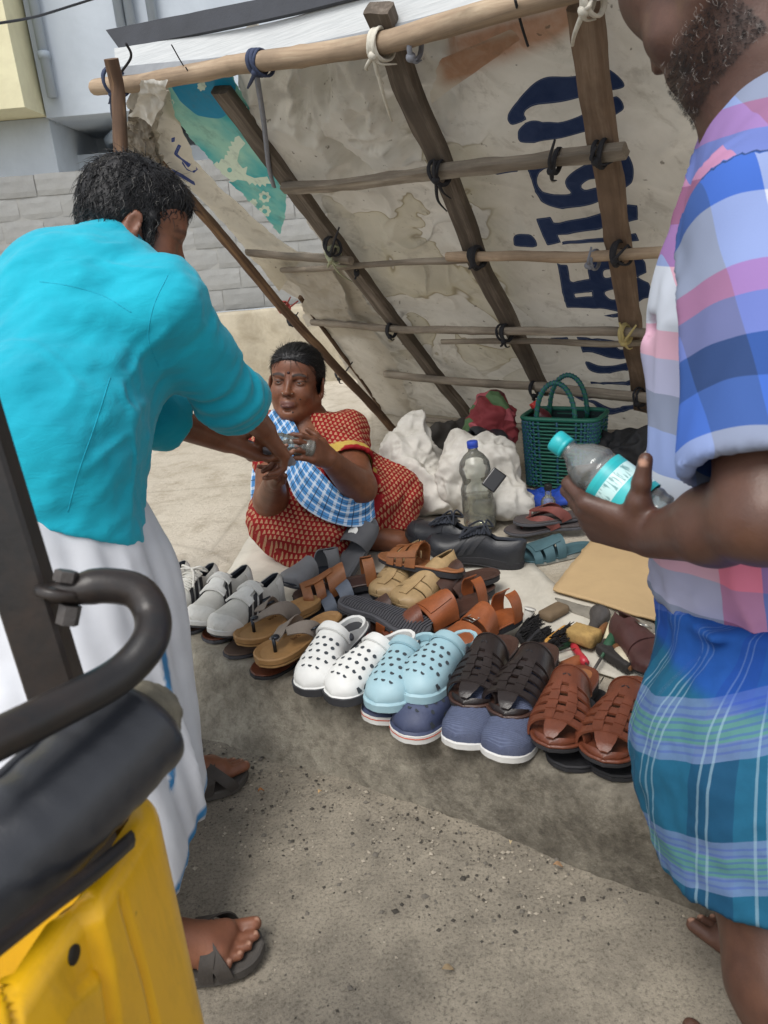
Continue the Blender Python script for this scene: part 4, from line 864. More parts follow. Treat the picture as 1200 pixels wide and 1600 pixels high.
def fisher(label, mir, toe, heel, zt_, zh_, m, ins, group, mark=None, L=0.285):
    f = Last(L, 0.112, 0.026, 0.016, 0.006, 1.0, mir); f.H = lambda t: np.interp(t, [0, .35, .45, .6, .75, .88, .95, 1.0], [.05, .062, .062, .054, .043, .033, .025, .012]); r = fw('strap_sandal', label, 'sandal', group)
    part(r, 'outsole', f.slab(lambda t: f.zb(t), lambda t: f.zt(t) - .006, 0.0), M_SOLB); part(r, 'footbed', f.slab(lambda t: f.zt(t) - .0058, lambda t: f.zt(t) + .001, -0.001, 0.002, dish=.003), ins)
    part(r, 'instep_panel', f.patch(lambda a: .37 + .02 * np.abs(2 * a - 1), .555, 0, 1, .001, .003, 30, 8), m); part(r, 'panel_patch', f.patch(.42, .54, .3, .7, .0045, .0015, 14, 6), m)
    parts_join(r, 'panel_trim', [f.patch(.372, .384, .02, .98, .0042, .0018, 26, 3), f.patch(.54, .552, .02, .98, .0042, .0018, 26, 3)], m)
    for t0, t1 in ((.58, .628), (.662, .708), (.742, .786)): part(r, 'cross_strap', f.patch(t0, lambda a, t1=t1: t1 + .012 * np.abs(2 * a - 1), 0, 1, .002, .0045, 28, 6), m)
    for a0, a1 in ((.36, .46), (.54, .64)):
        part(r, 'long_strap', f.patch(.54, .86, a0, a1, .0050, .0028, 5, 18), m)
        for tt in (.604, .685, .764): part(r, 'weave_loop', f.patch(tt - .021, tt + .021, a0 + .002, a1 - .002, .0075, .0025, 7, 4), m)
    part(r, 'toe_strap', f.patch(.80, .985, .38, .62, .002, .003, 9, 12), m); part(r, 'toe_band', f.patch(lambda a: .822 + .0 * a, lambda a: .862 + .02 * np.abs(2 * a - 1), 0, 1, .0025, .004, 28, 5), m)
    part(r, 'toe_rim', f.patch(lambda a: .965 - .12 * np.abs(2 * a - 1) ** 2, .997, .05, .95, -.012, .006, 24, 4), m)
    if mark: text_on(r, 'footbed_print', mark, M_GOLD, (L * .2, 0, f.zt(.2) + .0002), 0.022, (0, 0, math.radians(90)))
    q = f.pt(.48, .5, .0063); rr = frame_z(f.pt(.48, .5, .03) - q, (1, 0, 0)); mb = MB(); mb.box(q + rr @ [.0, .004, 0], (.009, .0025, .0008), rr @ rotz(.7)); mb.box(q + rr @ [.0, -.004, 0], (.009, .0025, .0008), rr @ rotz(-.7)); mb.obj('bird_mark', M_SOLB, r)
    if mark: mb = MB(); part(r, 'insole_pad', Last(L * .42, .062, 0, 0, 0, 1, mir).slab(float(f.zt(.1)) - .0025, float(f.zt(.1)) - .001, 0, .0004), M_INS).location = (L * .04, 0, 0)
    return put(r, toe, heel, zt_, zh_, L)
def sneaker(label, mir, toe, heel, zt_, zh_, up, over, sole, group, kind='lace', stripes=True, L=0.272, roll=0.0, lace=None, W=0.1, mid=None):
    f = Last(L, W, 0.03, 0.02, 0.012, 1.0, mir, 1.0); f.H = lambda t: np.interp(t, [0, .06, .15, .3, .42, .5, .6, .75, .87, .95, 1.0], [.072, .074, .068, .062, .078, .076, .064, .05, .043, .033, .012]); r = fw('sneaker', label, 'shoe', group)
    part(r, 'outsole', f.slab(lambda t: f.zb(t), lambda t: f.zb(t) + .006, .001), mid or M_SOLG); part(r, 'midsole', f.slab(lambda t: f.zb(t) + .0061, lambda t: f.zt(t) + .004, -.003, .004), sole)
    ao = lambda t: np.interp(t, [0, .1, .3, .45, .52], [.42, .36, .33, .36, .5])
    def wall(side, off, th):
        t = np.linspace(0.004, .53, 22); k = np.linspace(0, 1, 9); A = ao(t)[:, None] * k; A = A if side else 1 - A; T = np.repeat(t[:, None], 9, 1); return solid2(f.pt(T, A, off), f.pt(T, A, off + th))
    def solid2(G, G2):
        a, b = G.shape[:2]; n = a * b; V = np.vstack([G.reshape(-1, 3), G2.reshape(-1, 3)]); I = np.arange(n).reshape(a, b); q = np.stack([I[:-1, :-1].ravel(), I[:-1, 1:].ravel(), I[1:, 1:].ravel(), I[1:, :-1].ravel()], 1); F = [tuple(x) for x in q] + [tuple(x[::-1] + n) for x in q]
        ring = list(I[0, :]) + list(I[1:, -1]) + list(I[-1, -2::-1]) + list(I[-2:0:-1, 0])
        for i in range(len(ring)): p, rr = ring[i], ring[(i + 1) % len(ring)]; F.append((rr, p, p + n, rr + n))
        return V, F
    parts_join(r, 'upper', [wall(True, 0, .002), wall(False, 0, .002), f.patch(.52, 1.0, 0, 1, 0, .002, 34, 18)], up)
    parts_join(r, 'lining', [wall(True, -.007, .0065), wall(False, -.007, .0065)], M_LINE); part(r, 'insole', f.slab(lambda t: f.zt(t) + .004, lambda t: f.zt(t) + .006, .008), M_LINE)
    if over is not None:
        for vf_ in [f.patch(lambda a: .90 - .13 * np.abs(2 * a - 1) ** 1.5, 1.0, 0, 1, .002, .0016, 34, 7), f.patch(.0, .16, 0, .3, .002, .0016, 10, 8), f.patch(.0, .16, .7, 1, .002, .0016, 10, 8), f.patch(.5, .56, .05, .3, .002, .0016, 8, 4), f.patch(.5, .56, .7, .95, .002, .0016, 8, 4)]: part(r, 'overlay', vf_, over)
    part(r, 'tongue', f.patch(.36, .62, .34, .66, .004, .005, 10, 10), over or up)
    if stripes:
        for sd in (0, 1):
            for k in range(3):
                t0 = .40 + k * .088; lo_, hi_ = ((.03, .30), (.70, .97))[sd]; part(r, 'side_stripe', f.patch(lambda a, t0=t0: t0 + (np.abs(.5 - a) - .21) * .42, lambda a, t0=t0: t0 + .054 + (np.abs(.5 - a) - .21) * .42, lo_, hi_, .0036, .0012, 10, 4), M_STRP)
    if kind == 'lace':
        ll = []
        for k, tt in enumerate((.42, .47, .52, .57, .62)):
            ll.append(f.ribbon([(tt, .3), (tt + .015, .5), (tt + .03, .7)], .006, .010, .003, 12)); ll.append(f.ribbon([(tt + .03, .3), (tt + .015, .5), (tt, .7)], .006, .012, .003, 12))
        c = f.pt(.43, .5, .016)
        for e in (((.0, .03, .008), (-.02, .035, -.012)), ((.0, -.03, .008), (-.02, -.036, -.012)), ((.03, .025, -.004), (.06, .04, -.03)), ((.02, -.028, .002), (.055, -.045, -.028))):
            pts = np.array([c, c + np.array(e[0]), c + np.array(e[1])]); 
            if abs(e[1][0] + .02) < .001: pts = np.vstack([pts, c + [-.004, 0, .002]])
            V, F = tube_vf(catmull(pts, 7), .003, 6); ll.append((V, F))
        tag(parts_join(r, 'laces', ll, lace or M_LACE), kind='stuff')
    elif kind == 'velcro':
        part(r, 'velcro_strap', f.patch(.44, .51, .25, .77, .010, .005, 18, 5), over); part(r, 'velcro_strap', f.patch(.58, .65, .25, .77, .006, .005, 18, 5), over)
        q = f.pt(.385, .5, .0095); 
        parts_join(r, 'tongue_print', [f.patch(.385, .392, .42, .58, .009, .0006, 6, 2), f.patch(.40, .405, .44, .56, .009, .0006, 6, 2)], M_STRP)
    return put(r, toe, heel, zt_, zh_, L, roll)
def knit_shoe(label, mir, toe, heel, zt_, zh_, group, L=0.29):
    f = Last(L, 0.106, 0.028, 0.02, 0.014, 1.0, mir); f.H = lambda t: np.interp(t, [0, .1, .35, .5, .7, .87, .95, 1.0], [.07, .07, .07, .066, .052, .044, .033, .012]); r = fw('slip_on_shoe', label, 'shoe', group)
    part(r, 'midsole', f.slab(lambda t: f.zb(t), lambda t: f.zt(t) + .002, -.003, .005), M_SOLW); part(r, 'upper', f.patch(.28, 1.0, 0, 1, 0, .002, 34, 30), M_KNIT)
    tag(parts_join(r, 'knit_ridges', [f.patch(lambda a, k=k: k - .10 * np.abs(2 * a - 1) ** 2, lambda a, k=k: k + .006 - .10 * np.abs(2 * a - 1) ** 2, .12, .88, .0018, .0012, 22, 2) for k in np.arange(.6, .985, .016)], M_KNITR), kind='stuff')
    part(r, 'heel_counter', f.patch(0.004, .3, 0, .4, 0, .003, 10, 10), M_LINE); part(r, 'heel_counter', f.patch(0.004, .3, .6, 1, 0, .003, 10, 10), M_LINE); return put(r, toe, heel, zt_, zh_, L)
def slide(label, mir, toe, heel, zt_, zh_, m, ins, sole, bands, group=None, L=0.275, roll=0.0, flip=False, buckle=None, ridges=False, extra=None, back=None, hs=0.95, W=.106, cat='sandal', name='slide_sandal'):
    """open sandal: bands is a list of (t0, t1, a0, a1, off)"""
    f = Last(L, W, 0.022, 0.015, 0.005, hs, mir); r = fw(name, label, cat, group)
    part(r, 'outsole', f.slab(lambda t: f.zb(t), lambda t: f.zt(t) - .005, 0), sole); part(r, 'footbed', f.slab(lambda t: f.zt(t) - .0048, lambda t: f.zt(t) + .001, -.0015, .002, dish=.004), ins)
    for t0, t1, a0, a1, off in bands: part(r, 'strap', f.patch(t0, t1, a0, a1, .001 + off, .003, 26, 7), m)
    if buckle is not None:
        tb, ab = buckle; q = f.pt(tb, ab, .006); R = frame_z(f.pt(tb, ab, .03) - q, (1, 0, 0)); mb = MB(); pts = np.array([(-.012, -.014, 0), (.012, -.014, 0), (.012, .014, 0), (-.012, .014, 0)]) @ R.T + q; mb.tube(pts, .0018, 6, closed=True); mb.tube([q - R[:, 1] * .014, q + R[:, 1] * .014], .0014, 6); mb.obj('buckle', M_CHROME, r)
    if ridges:
        rid = []
        for tt in np.arange(.05, .96, .028):
            w = float(f.hw(tt)) * .86; a = np.linspace(-1, 1, 9); pts = np.stack([tt * L + .006 * np.abs(a) * (1 if int(tt * 1000) % 2 else 1), f.cy(tt) + a * w, np.full(9, float(f.zb(tt)) - .001)], 1); V, F = tube_vf(pts, .0026, 5); rid.append((V, F))
        tag(parts_join(r, 'tread', rid, sole), kind='stuff')
    if back is not None: part(r, 'heel_strap', f.patch(back[0], back[1], .0, .42, .0, .003, 12, 6), m); part(r, 'heel_strap', f.patch(back[0], back[1], .58, 1, .0, .003, 12, 6), m)
    if extra: extra(f, r)
    return put(r, toe, heel, zt_, zh_, L, roll, flip)
# --- the stock: lower layer first
gl = 'lower row of slippers under the shoes'
flipflop('dark brown flip flop under the grey lace-up sneakers', 1, (276, 1012), (345, 915), .0, .0, M_DBRW, M_DBRW)
flipflop('brown flip flop with tan footbed under the velcro sneakers', -1, (322, 1026), (400, 925), .0, .0, M_BRWN, M_DBRW)
flipflop('thick grey-brown flip flop half under the cork sandals', 1, (342, 1044), (460, 950), .0, .0, pm('taupe_footbed', '#6d5a4e', .8, .15, 30, .2), M_DBRW, M_SOLG)
flipflop('rust brown flip flop beneath the front cork sandal', -1, (392, 1070), (520, 985), .0, .0, M_BRWN, M_SOLB, M_SOLB)
def woven_top(f, r): tag(parts_join(r, 'woven_footbed', [f.patch(k, k + .012, .02, .98, -.05 * 0 - float(f.H(k)) + .006, .002, 12, 2) for k in np.arange(.6, .97, .028)], M_SOLG), kind='stuff')
slide('black woven-textured slipper under the upper white clog', 1, (468, 1090), (560, 990), .0, .0, M_SOLB, M_SOLG, M_SOLB, [(.45, .6, 0, 1, 0)], extra=None)
slide('black woven-textured slipper under the lower white clog', -1, (520, 1106), (630, 1015), .0, .0, M_SOLB, M_SOLG, M_SOLB, [(.45, .6, 0, 1, 0)], extra=None)
gn = 'pair of navy clogs under the light blue ones'
clog('navy foam clog with orange edge line under the clog beside white ones', 1, (582, 1138), (668, 1030), .0, .0, M_FOAMN, gn, line=M_REDL, strap=False)
clog('navy foam clog with orange edge line beside the navy knit shoe', -1, (632, 1164), (740, 1060), .0, .0, M_FOAMN, gn, line=M_REDL, strap=False)
gk = 'pair of navy ribbed knit shoes'
knit_shoe('navy ribbed knit slip-on with white sole beside the navy clog', 1, (708, 1186), (790, 1060), .0, .0, gk)
knit_shoe('navy ribbed knit slip-on with white sole beside the reddish brown sandal', -1, (782, 1208), (850, 1075), .0, .0, gk)
for k, (a, b) in enumerate((((880, 1215), (930, 1085)), ((955, 1232), (1000, 1095)))):
    slide(('chunky black slipper under the brown sandal beside black ones', 'chunky black slipper under the brown sandal beside the lungi')[k], 1 - 2 * k, a, b, .0, .0, M_SOLB, M_SOLB, M_SOLB, [(.45, .85, 0, 1, 0)], 'pair of black slippers under brown sandals', W=.112)
# top row, from the sneakers by the customer to the brown sandals by the lungi
g1 = 'pair of pale grey lace-up sneakers'; g2 = 'pair of pale grey velcro sneakers'
sneaker('pale grey lace-up sneaker with black stripes closest to the shelter prop', 1, (214, 980), (298, 922), .045, .02, M_GREYM, M_GREYS, M_SOLW, g1)
sneaker('pale grey lace-up sneaker with black stripes next to the velcro ones', -1, (250, 986), (343, 926), .045, .02, M_GREYM, M_GREYS, M_SOLW, g1)
sneaker('pale grey velcro sneaker with black stripes next to the lace-up ones', 1, (296, 990), (394, 930), .045, .02, M_GREYM, M_GREYS, M_SOLW, g2, 'velcro')
sneaker('pale grey velcro sneaker with black stripes next to cork sandals', -1, (334, 1006), (442, 944), .045, .02, M_GREYM, M_GREYS, M_SOLW, g2, 'velcro')
cork_thong('tan cork thong sandal with taupe strap next to velcro sneaker', 1, (372, 1010), (497, 945), .045, .05); cork_thong('tan cork thong sandal with taupe strap next to white clog', -1, (405, 1048), (532, 968), .045, .05)
g3 = 'pair of white clogs with printed black sole band'
clog('white clog with black printed sole band next to cork sandal', 1, (484, 1082), (560, 990), .04, .065, M_FOAMW, g3, band=True); clog('white clog with black printed sole band next to light blue clog', -1, (540, 1092), (632, 1018), .04, .055, M_FOAMW, g3, band=True)
g4 = 'pair of light blue clogs'
clog('light blue foam clog with folded strap next to white clog', 1, (592, 1112), (672, 1015), .045, .055, M_FOAMB, g4); clog('light blue foam clog with folded strap next to black sandal', -1, (655, 1092), (728, 1018), .06, .06, M_FOAMB, g4)
g5 = 'pair of black-brown strap sandals'; g6 = 'pair of brown strap sandals'
fisher('black-brown woven strap sandal next to light blue clog', 1, (716, 1126), (800, 1000), .05, .06, M_BLKL, M_DBRW, g5); fisher('black-brown woven strap sandal next to reddish brown sandal', -1, (788, 1140), (858, 1016), .05, .06, M_BLKL, M_DBRW, g5)
fisher('reddish brown woven strap sandal next to black sandal', 1, (850, 1192), (920, 1048), .045, .05, M_BRWN, M_BRWN, g6, 'IE'); fisher('reddish brown woven strap sandal next to the checked lungi', -1, (942, 1212), (998, 1068), .045, .05, M_BRWN, M_BRWN, g6, 'IE')
# the heap behind the front row
M_GSLD = pm('charcoal_foam', '#55565a', .7, .1, 20, .15)
def star(f, r):
    q = f.pt(.7, .5, .0048); R = frame_z(f.pt(.7, .5, .03) - q, (0, 1, 0)); mb = MB(); mb.lathe([(.013, 0), (.0165, 0), (.0165, .0012), (.013, .0012)], q, R[:, 2], 24); mb.obj('emblem_ring', M_WHTP, r)
    mb = MB(); mb.lathe([(.001, 0), (.0125, 0), (.0125, .0008), (.001, .0008)], q, R[:, 2], 24); mb.obj('emblem_disc', M_SOLB, r)
    pts = [(.0095 * (1 if k % 2 == 0 else .42) * math.sin(k * math.pi / 5), .0095 * (1 if k % 2 == 0 else .42) * math.cos(k * math.pi / 5), .0012) for k in range(10)]; V = np.array(pts + [(x, y, .0018) for x, y, z in pts] + [(0, 0, .0018)]); F = [(10 + k, 10 + (k + 1) % 10, 20) for k in range(10)] + [(k, (k + 1) % 10, 10 + (k + 1) % 10, 10 + k) for k in range(10)]
    V[:, :2] = V[:, :2] @ np.array([[0, 1], [-1, 0]]); mesh('emblem_star', V @ R.T + q, F, M_WHTP, r, False)
slide('charcoal slide with star emblem leaning up against the saree', 1, (572, 835), (535, 905), .115, .02, M_GSLD, M_GSLD, M_GSLD, [(.55, .88, 0, 1, 0)], extra=star)
slide('grey moulded shoe with dark lining beside the brown crossed-strap sandal', 1, (455, 915), (515, 900), .05, .03, pm('grey_moulded', '#77787b', .6, .1, 20), M_LINE, M_SOLG, [(.5, 1.0, 0, 1, 0)], back=(0.01, .3), name='moulded_shoe', cat='shoe', L=.2)
slide('brown leather sandal with crossed straps and dark sole', 1, (470, 938), (590, 912), .05, .06, M_TAN, M_DBRW, M_SOLB, [(.42, .62, 0, 1, 0), (.66, .76, 0, 1, 0), (.8, .9, 0, 1, .0), (.55, .86, .4, .6, .003)], back=(.1, .22), L=.26)
slide('tan leather slide with slotted band lying on top of heap', -1, (602, 876), (712, 902), .11, .10, M_TAN, M_INS, M_SOLB, [(.46, .58, 0, 1, 0), (.61, .68, 0, 1, 0), (.71, .80, 0, 1, 0), (.46, .80, .12, .24, .003), (.46, .80, .44, .56, .003), (.46, .80, .78, .9, .003)], L=.265, roll=.18)
g7 = 'pair of cream woven shoes in the heap'
for k, (a, b) in enumerate((((588, 940), (660, 885)), ((632, 952), (705, 905)))):
    slide(('cream woven-toe shoe beside the brown crossed-strap sandal', 'cream woven-toe shoe under the tan slotted slide heel')[k], 1 - 2 * k, a, b, .05, .05, M_CREAML, M_CREAML, M_SOLB, [(.3, .66, 0, 1, 0), (.68, .78, 0, 1, .001), (.8, 1.0, 0, 1, 0), (.6, .92, .42, .58, .004)], g7, back=(.01, .3), name='woven_shoe', cat='shoe', L=.25)
slide('overturned sandal showing its ridged black sole', 1, (650, 972), (552, 940), .075, .10, M_ORNG, M_SOLB, M_SOLG, [(.5, .62, 0, 1, 0), (.7, .8, 0, 1, 0)], flip=True, ridges=True, L=.265)
slide('dark brown slide under the overturned ridged sandal', 1, (560, 985), (645, 965), .02, .02, M_DBRW, M_DBRW, M_SOLB, [(.45, .72, 0, 1, 0)], L=.25)
slide('orange-brown sandal with panelled strap and dark footbed', -1, (640, 990), (750, 945), .03, .04, M_ORNG, M_DBRW, M_SOLB, [(.45, .75, 0, 1, 0), (.48, .72, .3, .7, .003)], back=(.08, .2), L=.27)
slide('orange-brown sandal with chrome buckle behind black sandals', 1, (705, 1020), (800, 970), .05, .05, M_ORNG, M_ORNG, M_SOLB, [(.42, .62, 0, 1, 0), (.68, .95, 0, 1, 0)], buckle=(.64, .5), back=(.08, .22), L=.26)
slide('dark brown slide underneath the tan slotted slide', 1, (660, 935), (765, 905), .05, .05, M_DBRW, M_DBRW, M_SOLB, [(.45, .78, 0, 1, 0)], L=.27)
slide('dark brown sandal behind the orange-brown panelled one', 1, (665, 965), (760, 925), .02, .02, M_DBRW, M_DBRW, M_SOLB, [(.4, .6, 0, 1, 0), (.65, .8, 0, 1, 0)], L=.26)
slide('grey-blue sandal wedged between cork sandals and the crossed-strap one', -1, (500, 962), (585, 935), .02, .03, pm('slate_strap', '#59616e', .6, .12, 30, .2), M_SOLG, M_SOLG, [(.45, .6, 0, 1, 0), (.66, .8, 0, 1, 0)], L=.25)
slide('brown slide wedged behind the light blue clogs', 1, (605, 1006), (690, 985), .015, .02, M_BRWN, M_DBRW, M_SOLB, [(.42, .6, 0, 1, 0), (.66, .84, 0, 1, 0)], L=.25)
M_BSNK = pm('black_leather_sneaker', '#26282d', .42, .2, 40, .2, 220)
sneaker('black leather sneaker with laces lying near the standing water bottle', 1, (668, 862), (812, 890), .05, .0, M_BSNK, M_BSNK, M_SOLB, None, 'lace', True, L=.3, lace=M_LINE)
sneaker('black sneaker behind the other black sneaker, by the woman\'s foot', -1, (640, 842), (755, 872), .05, .02, M_BSNK, M_BSNK, M_SOLB, None, 'lace', False, L=.28, lace=M_LINE)
sneaker('plain black shoe lying on the white sacks', -1, (792, 690), (692, 722), .20, .19, M_BSNK, M_BSNK, M_SOLB, None, 'plain', False, L=.27, roll=.4)
M_STEAL = pm('teal_upper', '#3c5a62', .7, .15, 30, .2); M_WEDG = pm('pale_wedge', '#a2a49e', .7, .1, 20)
slide('teal wedge sandal with pale thick sole beside the cardboard', -1, (815, 880), (922, 860), .0, .0, M_STEAL, M_STEAL, M_WEDG, [(.45, .56, 0, 1, 0), (.6, .72, 0, 1, 0), (.76, .86, 0, 1, 0), (.5, .82, .3, .7, .003)], L=.255, hs=.85)
M_RTHG = pm('red_brown_strap', '#6e3a34', .6, .2, 30, .2); M_DTH = pm('dark_footbed', '#4b4444', .8, .15, 40, .3)
flipflop('dark thong sandal with red-brown crossed strap stacked behind teal wedge', 1, (790, 832), (918, 822), .02, .03, M_DTH, M_RTHG, M_SOLG, .28, None); flipflop('dark thong sandal with red-brown strap on top of its mate', -1, (806, 820), (925, 806), .055, .05, M_DTH, M_RTHG, M_SOLG, .28, None)
slide('dark maroon shoe with metal ring beside the blue checked lungi', 1, (1030, 1050), (978, 1015), .03, .0, pm('maroon_leather', '#4a2f2e', .4, .2, 30, .2), M_DBRW, M_SOLB, [(.3, .62, 0, 1, 0), (.64, 1.0, 0, 1, 0)], back=(.01, .3), buckle=(.45, .35), name='maroon_shoe', cat='shoe', L=.24)
sneaker('black shoe half hidden behind the held water bottle', 1, (945, 745), (1005, 700), .04, .06, M_BSNK, M_BSNK, M_SOLB, None, 'plain', False, L=.27)
print('FOOTWEAR', FWLOG)
# ================================================================== THINGS ON THE PAVEMENT
def flat_sheet(name, pxs, z, th, m, label, cat, seed=0, amp=.004, n=14, rag=.004):
    """sheet of cloth or board lying on the pavement, outline given by points on it"""
    pts = np.array([on_z(x, y, PLAT + z) for x, y in pxs]); c = pts.mean(0); out = resample(np.vstack([pts, pts[:1]]), 90)[:-1]; out[:, :2] += rag * np.stack([fbm(out * 30, 3, seed), fbm(out * 30 + 7, 3, seed)], 1); rings = [c + (out - c) * k for k in np.linspace(.05, 1, n)]
    G = np.array(rings); G[..., 2] = PLAT + z + amp * (fbm(G * 6, 3, seed + 1) * .5 + .5); V, F = [], []
    m_ = len(out); top = G.reshape(-1, 3); bot = top - [0, 0, th]; V = np.vstack([top, bot]); N = len(top)
    for i in range(n - 1):
        for j in range(m_): a, b, d, e = i * m_ + j, i * m_ + (j + 1) % m_, (i + 1) * m_ + (j + 1) % m_, (i + 1) * m_ + j; F += [(a, e, d, b), (a + N, b + N, d + N, e + N)]
    F += [tuple(range(m_)), tuple(N + j for j in range(m_ - 1, -1, -1))] + [((n - 1) * m_ + j, (n - 1) * m_ + j + N, (n - 1) * m_ + (j + 1) % m_ + N, (n - 1) * m_ + (j + 1) % m_) for j in range(m_)]
    o = mesh(name, V - c, F, m, None); o.location = c; return tag(o, label, cat)
flat_sheet('ground_sheet', [(345, 915), (385, 845), (425, 795), (540, 770), (660, 800), (800, 850), (880, 925), (1000, 962), (1060, 1000), (1010, 1075), (800, 1010), (480, 965)], .008, .004, pm('dirty_white_sheet', '#c4bfb3', .8, .1, 6, .15, 60, dirt='#8f897c', dirt_amt=.6, dscale=5), 'dirty white plastic sheet spread under the footwear', 'sheet', 1)
flat_sheet('cardboard_sheet', [(864, 920), (926, 842), (1075, 868), (1150, 940), (1090, 985), (1000, 962), (930, 940)], .024, .006, pm('cardboard', '#b79c74', .85, .08, 5, .1, 60, dirt='#9a8260', dirt_amt=.4, dscale=3), 'flat piece of brown cardboard beside the cobbling tools', 'cardboard', 3, .003, 14, .008)
flat_sheet('broken_board', [(868, 936), (930, 950), (1000, 970), (1040, 985), (1000, 992), (945, 975), (900, 958)], .012, .008, pm('crumbling_board', '#7f7a70', .95, .3, 20, .5, 80), 'grey crumbling board edge showing under the cardboard', 'board', 5, .006, 10, .012)
# ---- white woven sacks
t = NT('white_woven_sack'); v = t.tc('Object'); n1 = t.noise(v, 9, 5, .65); wv = t.n('TexWave', i_Scale=110.0, i_Distortion=1.0); t.l(v, wv.inputs['Vector']); t.color(t.mix(t.ramp(n1, [(.3, .6), (.55, 0.0)]), '#cfccc5', '#a39d91')); t.rough(.75); b = t.bump(wv.outputs['Fac'], .15, .002); t.bump(n1, .3, .01, b); M_SACK = t.m
def sack(prims, label, seed, cutz=True, name='white_sack', m=None, amp=.016, cat='sack', mixk=.05):
    pts = np.array([p for p, _ in prims]); rr = max(np.max(r) for _, r in prims); org = pts.mean(0); org[2] = PLAT; s = SDF(pts.min(0) - rr - .05, pts.max(0) + rr + .05, .0065)
    for p, r in prims: s.ell(p, r, None, mixk)
    s.cut(np.array([0, 0, PLAT + .012]), (0, 0, -1)); V, F = s.mesh(); V = relax(V, F, 2, .5); N = vnormals(V, F); Wp = V + .05 * np.stack([fbm(V * 7, 2, seed + 9), fbm(V * 7 + 3, 2, seed + 9), fbm(V * 7 + 6, 2, seed + 9)], 1); rg = (1 - np.abs(vnoise(Wp * [11, 11, 7], seed)) * 3.2); r2 = (1 - np.abs(vnoise(Wp * 23 + 4, seed + 1)) * 3.0); up = sstep(PLAT, PLAT + .06, V[:, 2]); r3 = 1 - np.abs(vnoise(Wp * 44 + 8, seed + 2)) * 3.0; V = V + N * ((amp * rg + amp * .45 * r2 + amp * .22 * r3) * up)[:, None]; V[:, 2] = np.maximum(V[:, 2], PLAT + .011)
    o = mesh(name, V - org, F, m or M_SACK); o.location = org; return tag(o, label, cat)
def at(px, py, h): """stand a point h above the pavement foot seen at the pixel"""; q = on_z(px, py, PLAT); return q + [0, 0, h]
sack([(at(645, 800, .10), (.13, .11, .11)), (at(642, 790, .17), (.13, .09, .12)), (at(655, 780, .27), (.07, .06, .07)), (at(690, 800, .06), (.17, .10, .06))], 'crumpled white woven sack directly beside the seated woman', 501)
sack([(at(750, 803, .12), (.15, .10, .12)), (at(757, 800, .18), (.12, .08, .10)), (at(722, 795, .25), (.045, .04, .045)), (at(792, 812, .06), (.10, .08, .06))], 'bulging white woven sack behind the tall water bottle', 505)
t = NT('red_floral_cloth'); v = t.tc('Object'); vo = t.n('TexVoronoi', i_Scale=16.0); t.l(v, vo.inputs['Vector']); sx = t.n('SeparateColor'); t.l(vo.outputs['Color'], sx.inputs[0]); t.color(t.ramp(sx.outputs[0], [(0, '#7a2a30'), (.35, '#a5515a'), (.55, '#4e6a46'), (.7, '#b98a76'), (.85, '#5a2028')], 'CONSTANT')); t.rough(.8)
sack([(at(770, 765, .18), (.10, .09, .16)), (at(775, 760, .30), (.07, .06, .08))], 'red floral cloth bag behind the white sacks', 511, name='cloth_bag', m=t.m, cat='bag', amp=.014)
M_DKB = pm('black_bag_cloth', '#1f2023', .7, .3, 14, .3, 60)
sack([(at(965, 765, .10), (.14, .12, .12)), (at(1010, 775, .14), (.10, .09, .12))], 'slack black bag behind the basket, under the lettered cloth', 515, name='black_bag', m=M_DKB, cat='bag')
sack([(at(690, 745, .10), (.16, .10, .12)), (at(740, 735, .12), (.12, .10, .12))], 'dark bundle between sacks and the foot of the shelter', 519, name='dark_bundle', m=pm('dark_bundle_cloth', '#35322f', .85, .3, 12, .3), cat='bundle')
sack([(at(860, 790, .03), (.11, .06, .04)), (at(820, 795, .03), (.06, .05, .04))], 'bright blue plastic bag lying in front of the basket', 523, name='blue_bag', m=pm('blue_plastic_bag', '#2a4fb5', .4, .15, 10, .2), cat='bag', amp=.012)
sack([(at(1020, 790, .16), (.05, .05, .08))], 'small white packet behind the held bottle', 527, name='white_packet', m=pm('white_paper', '#d9d8d4', .7, .06), cat='packet', amp=.008)
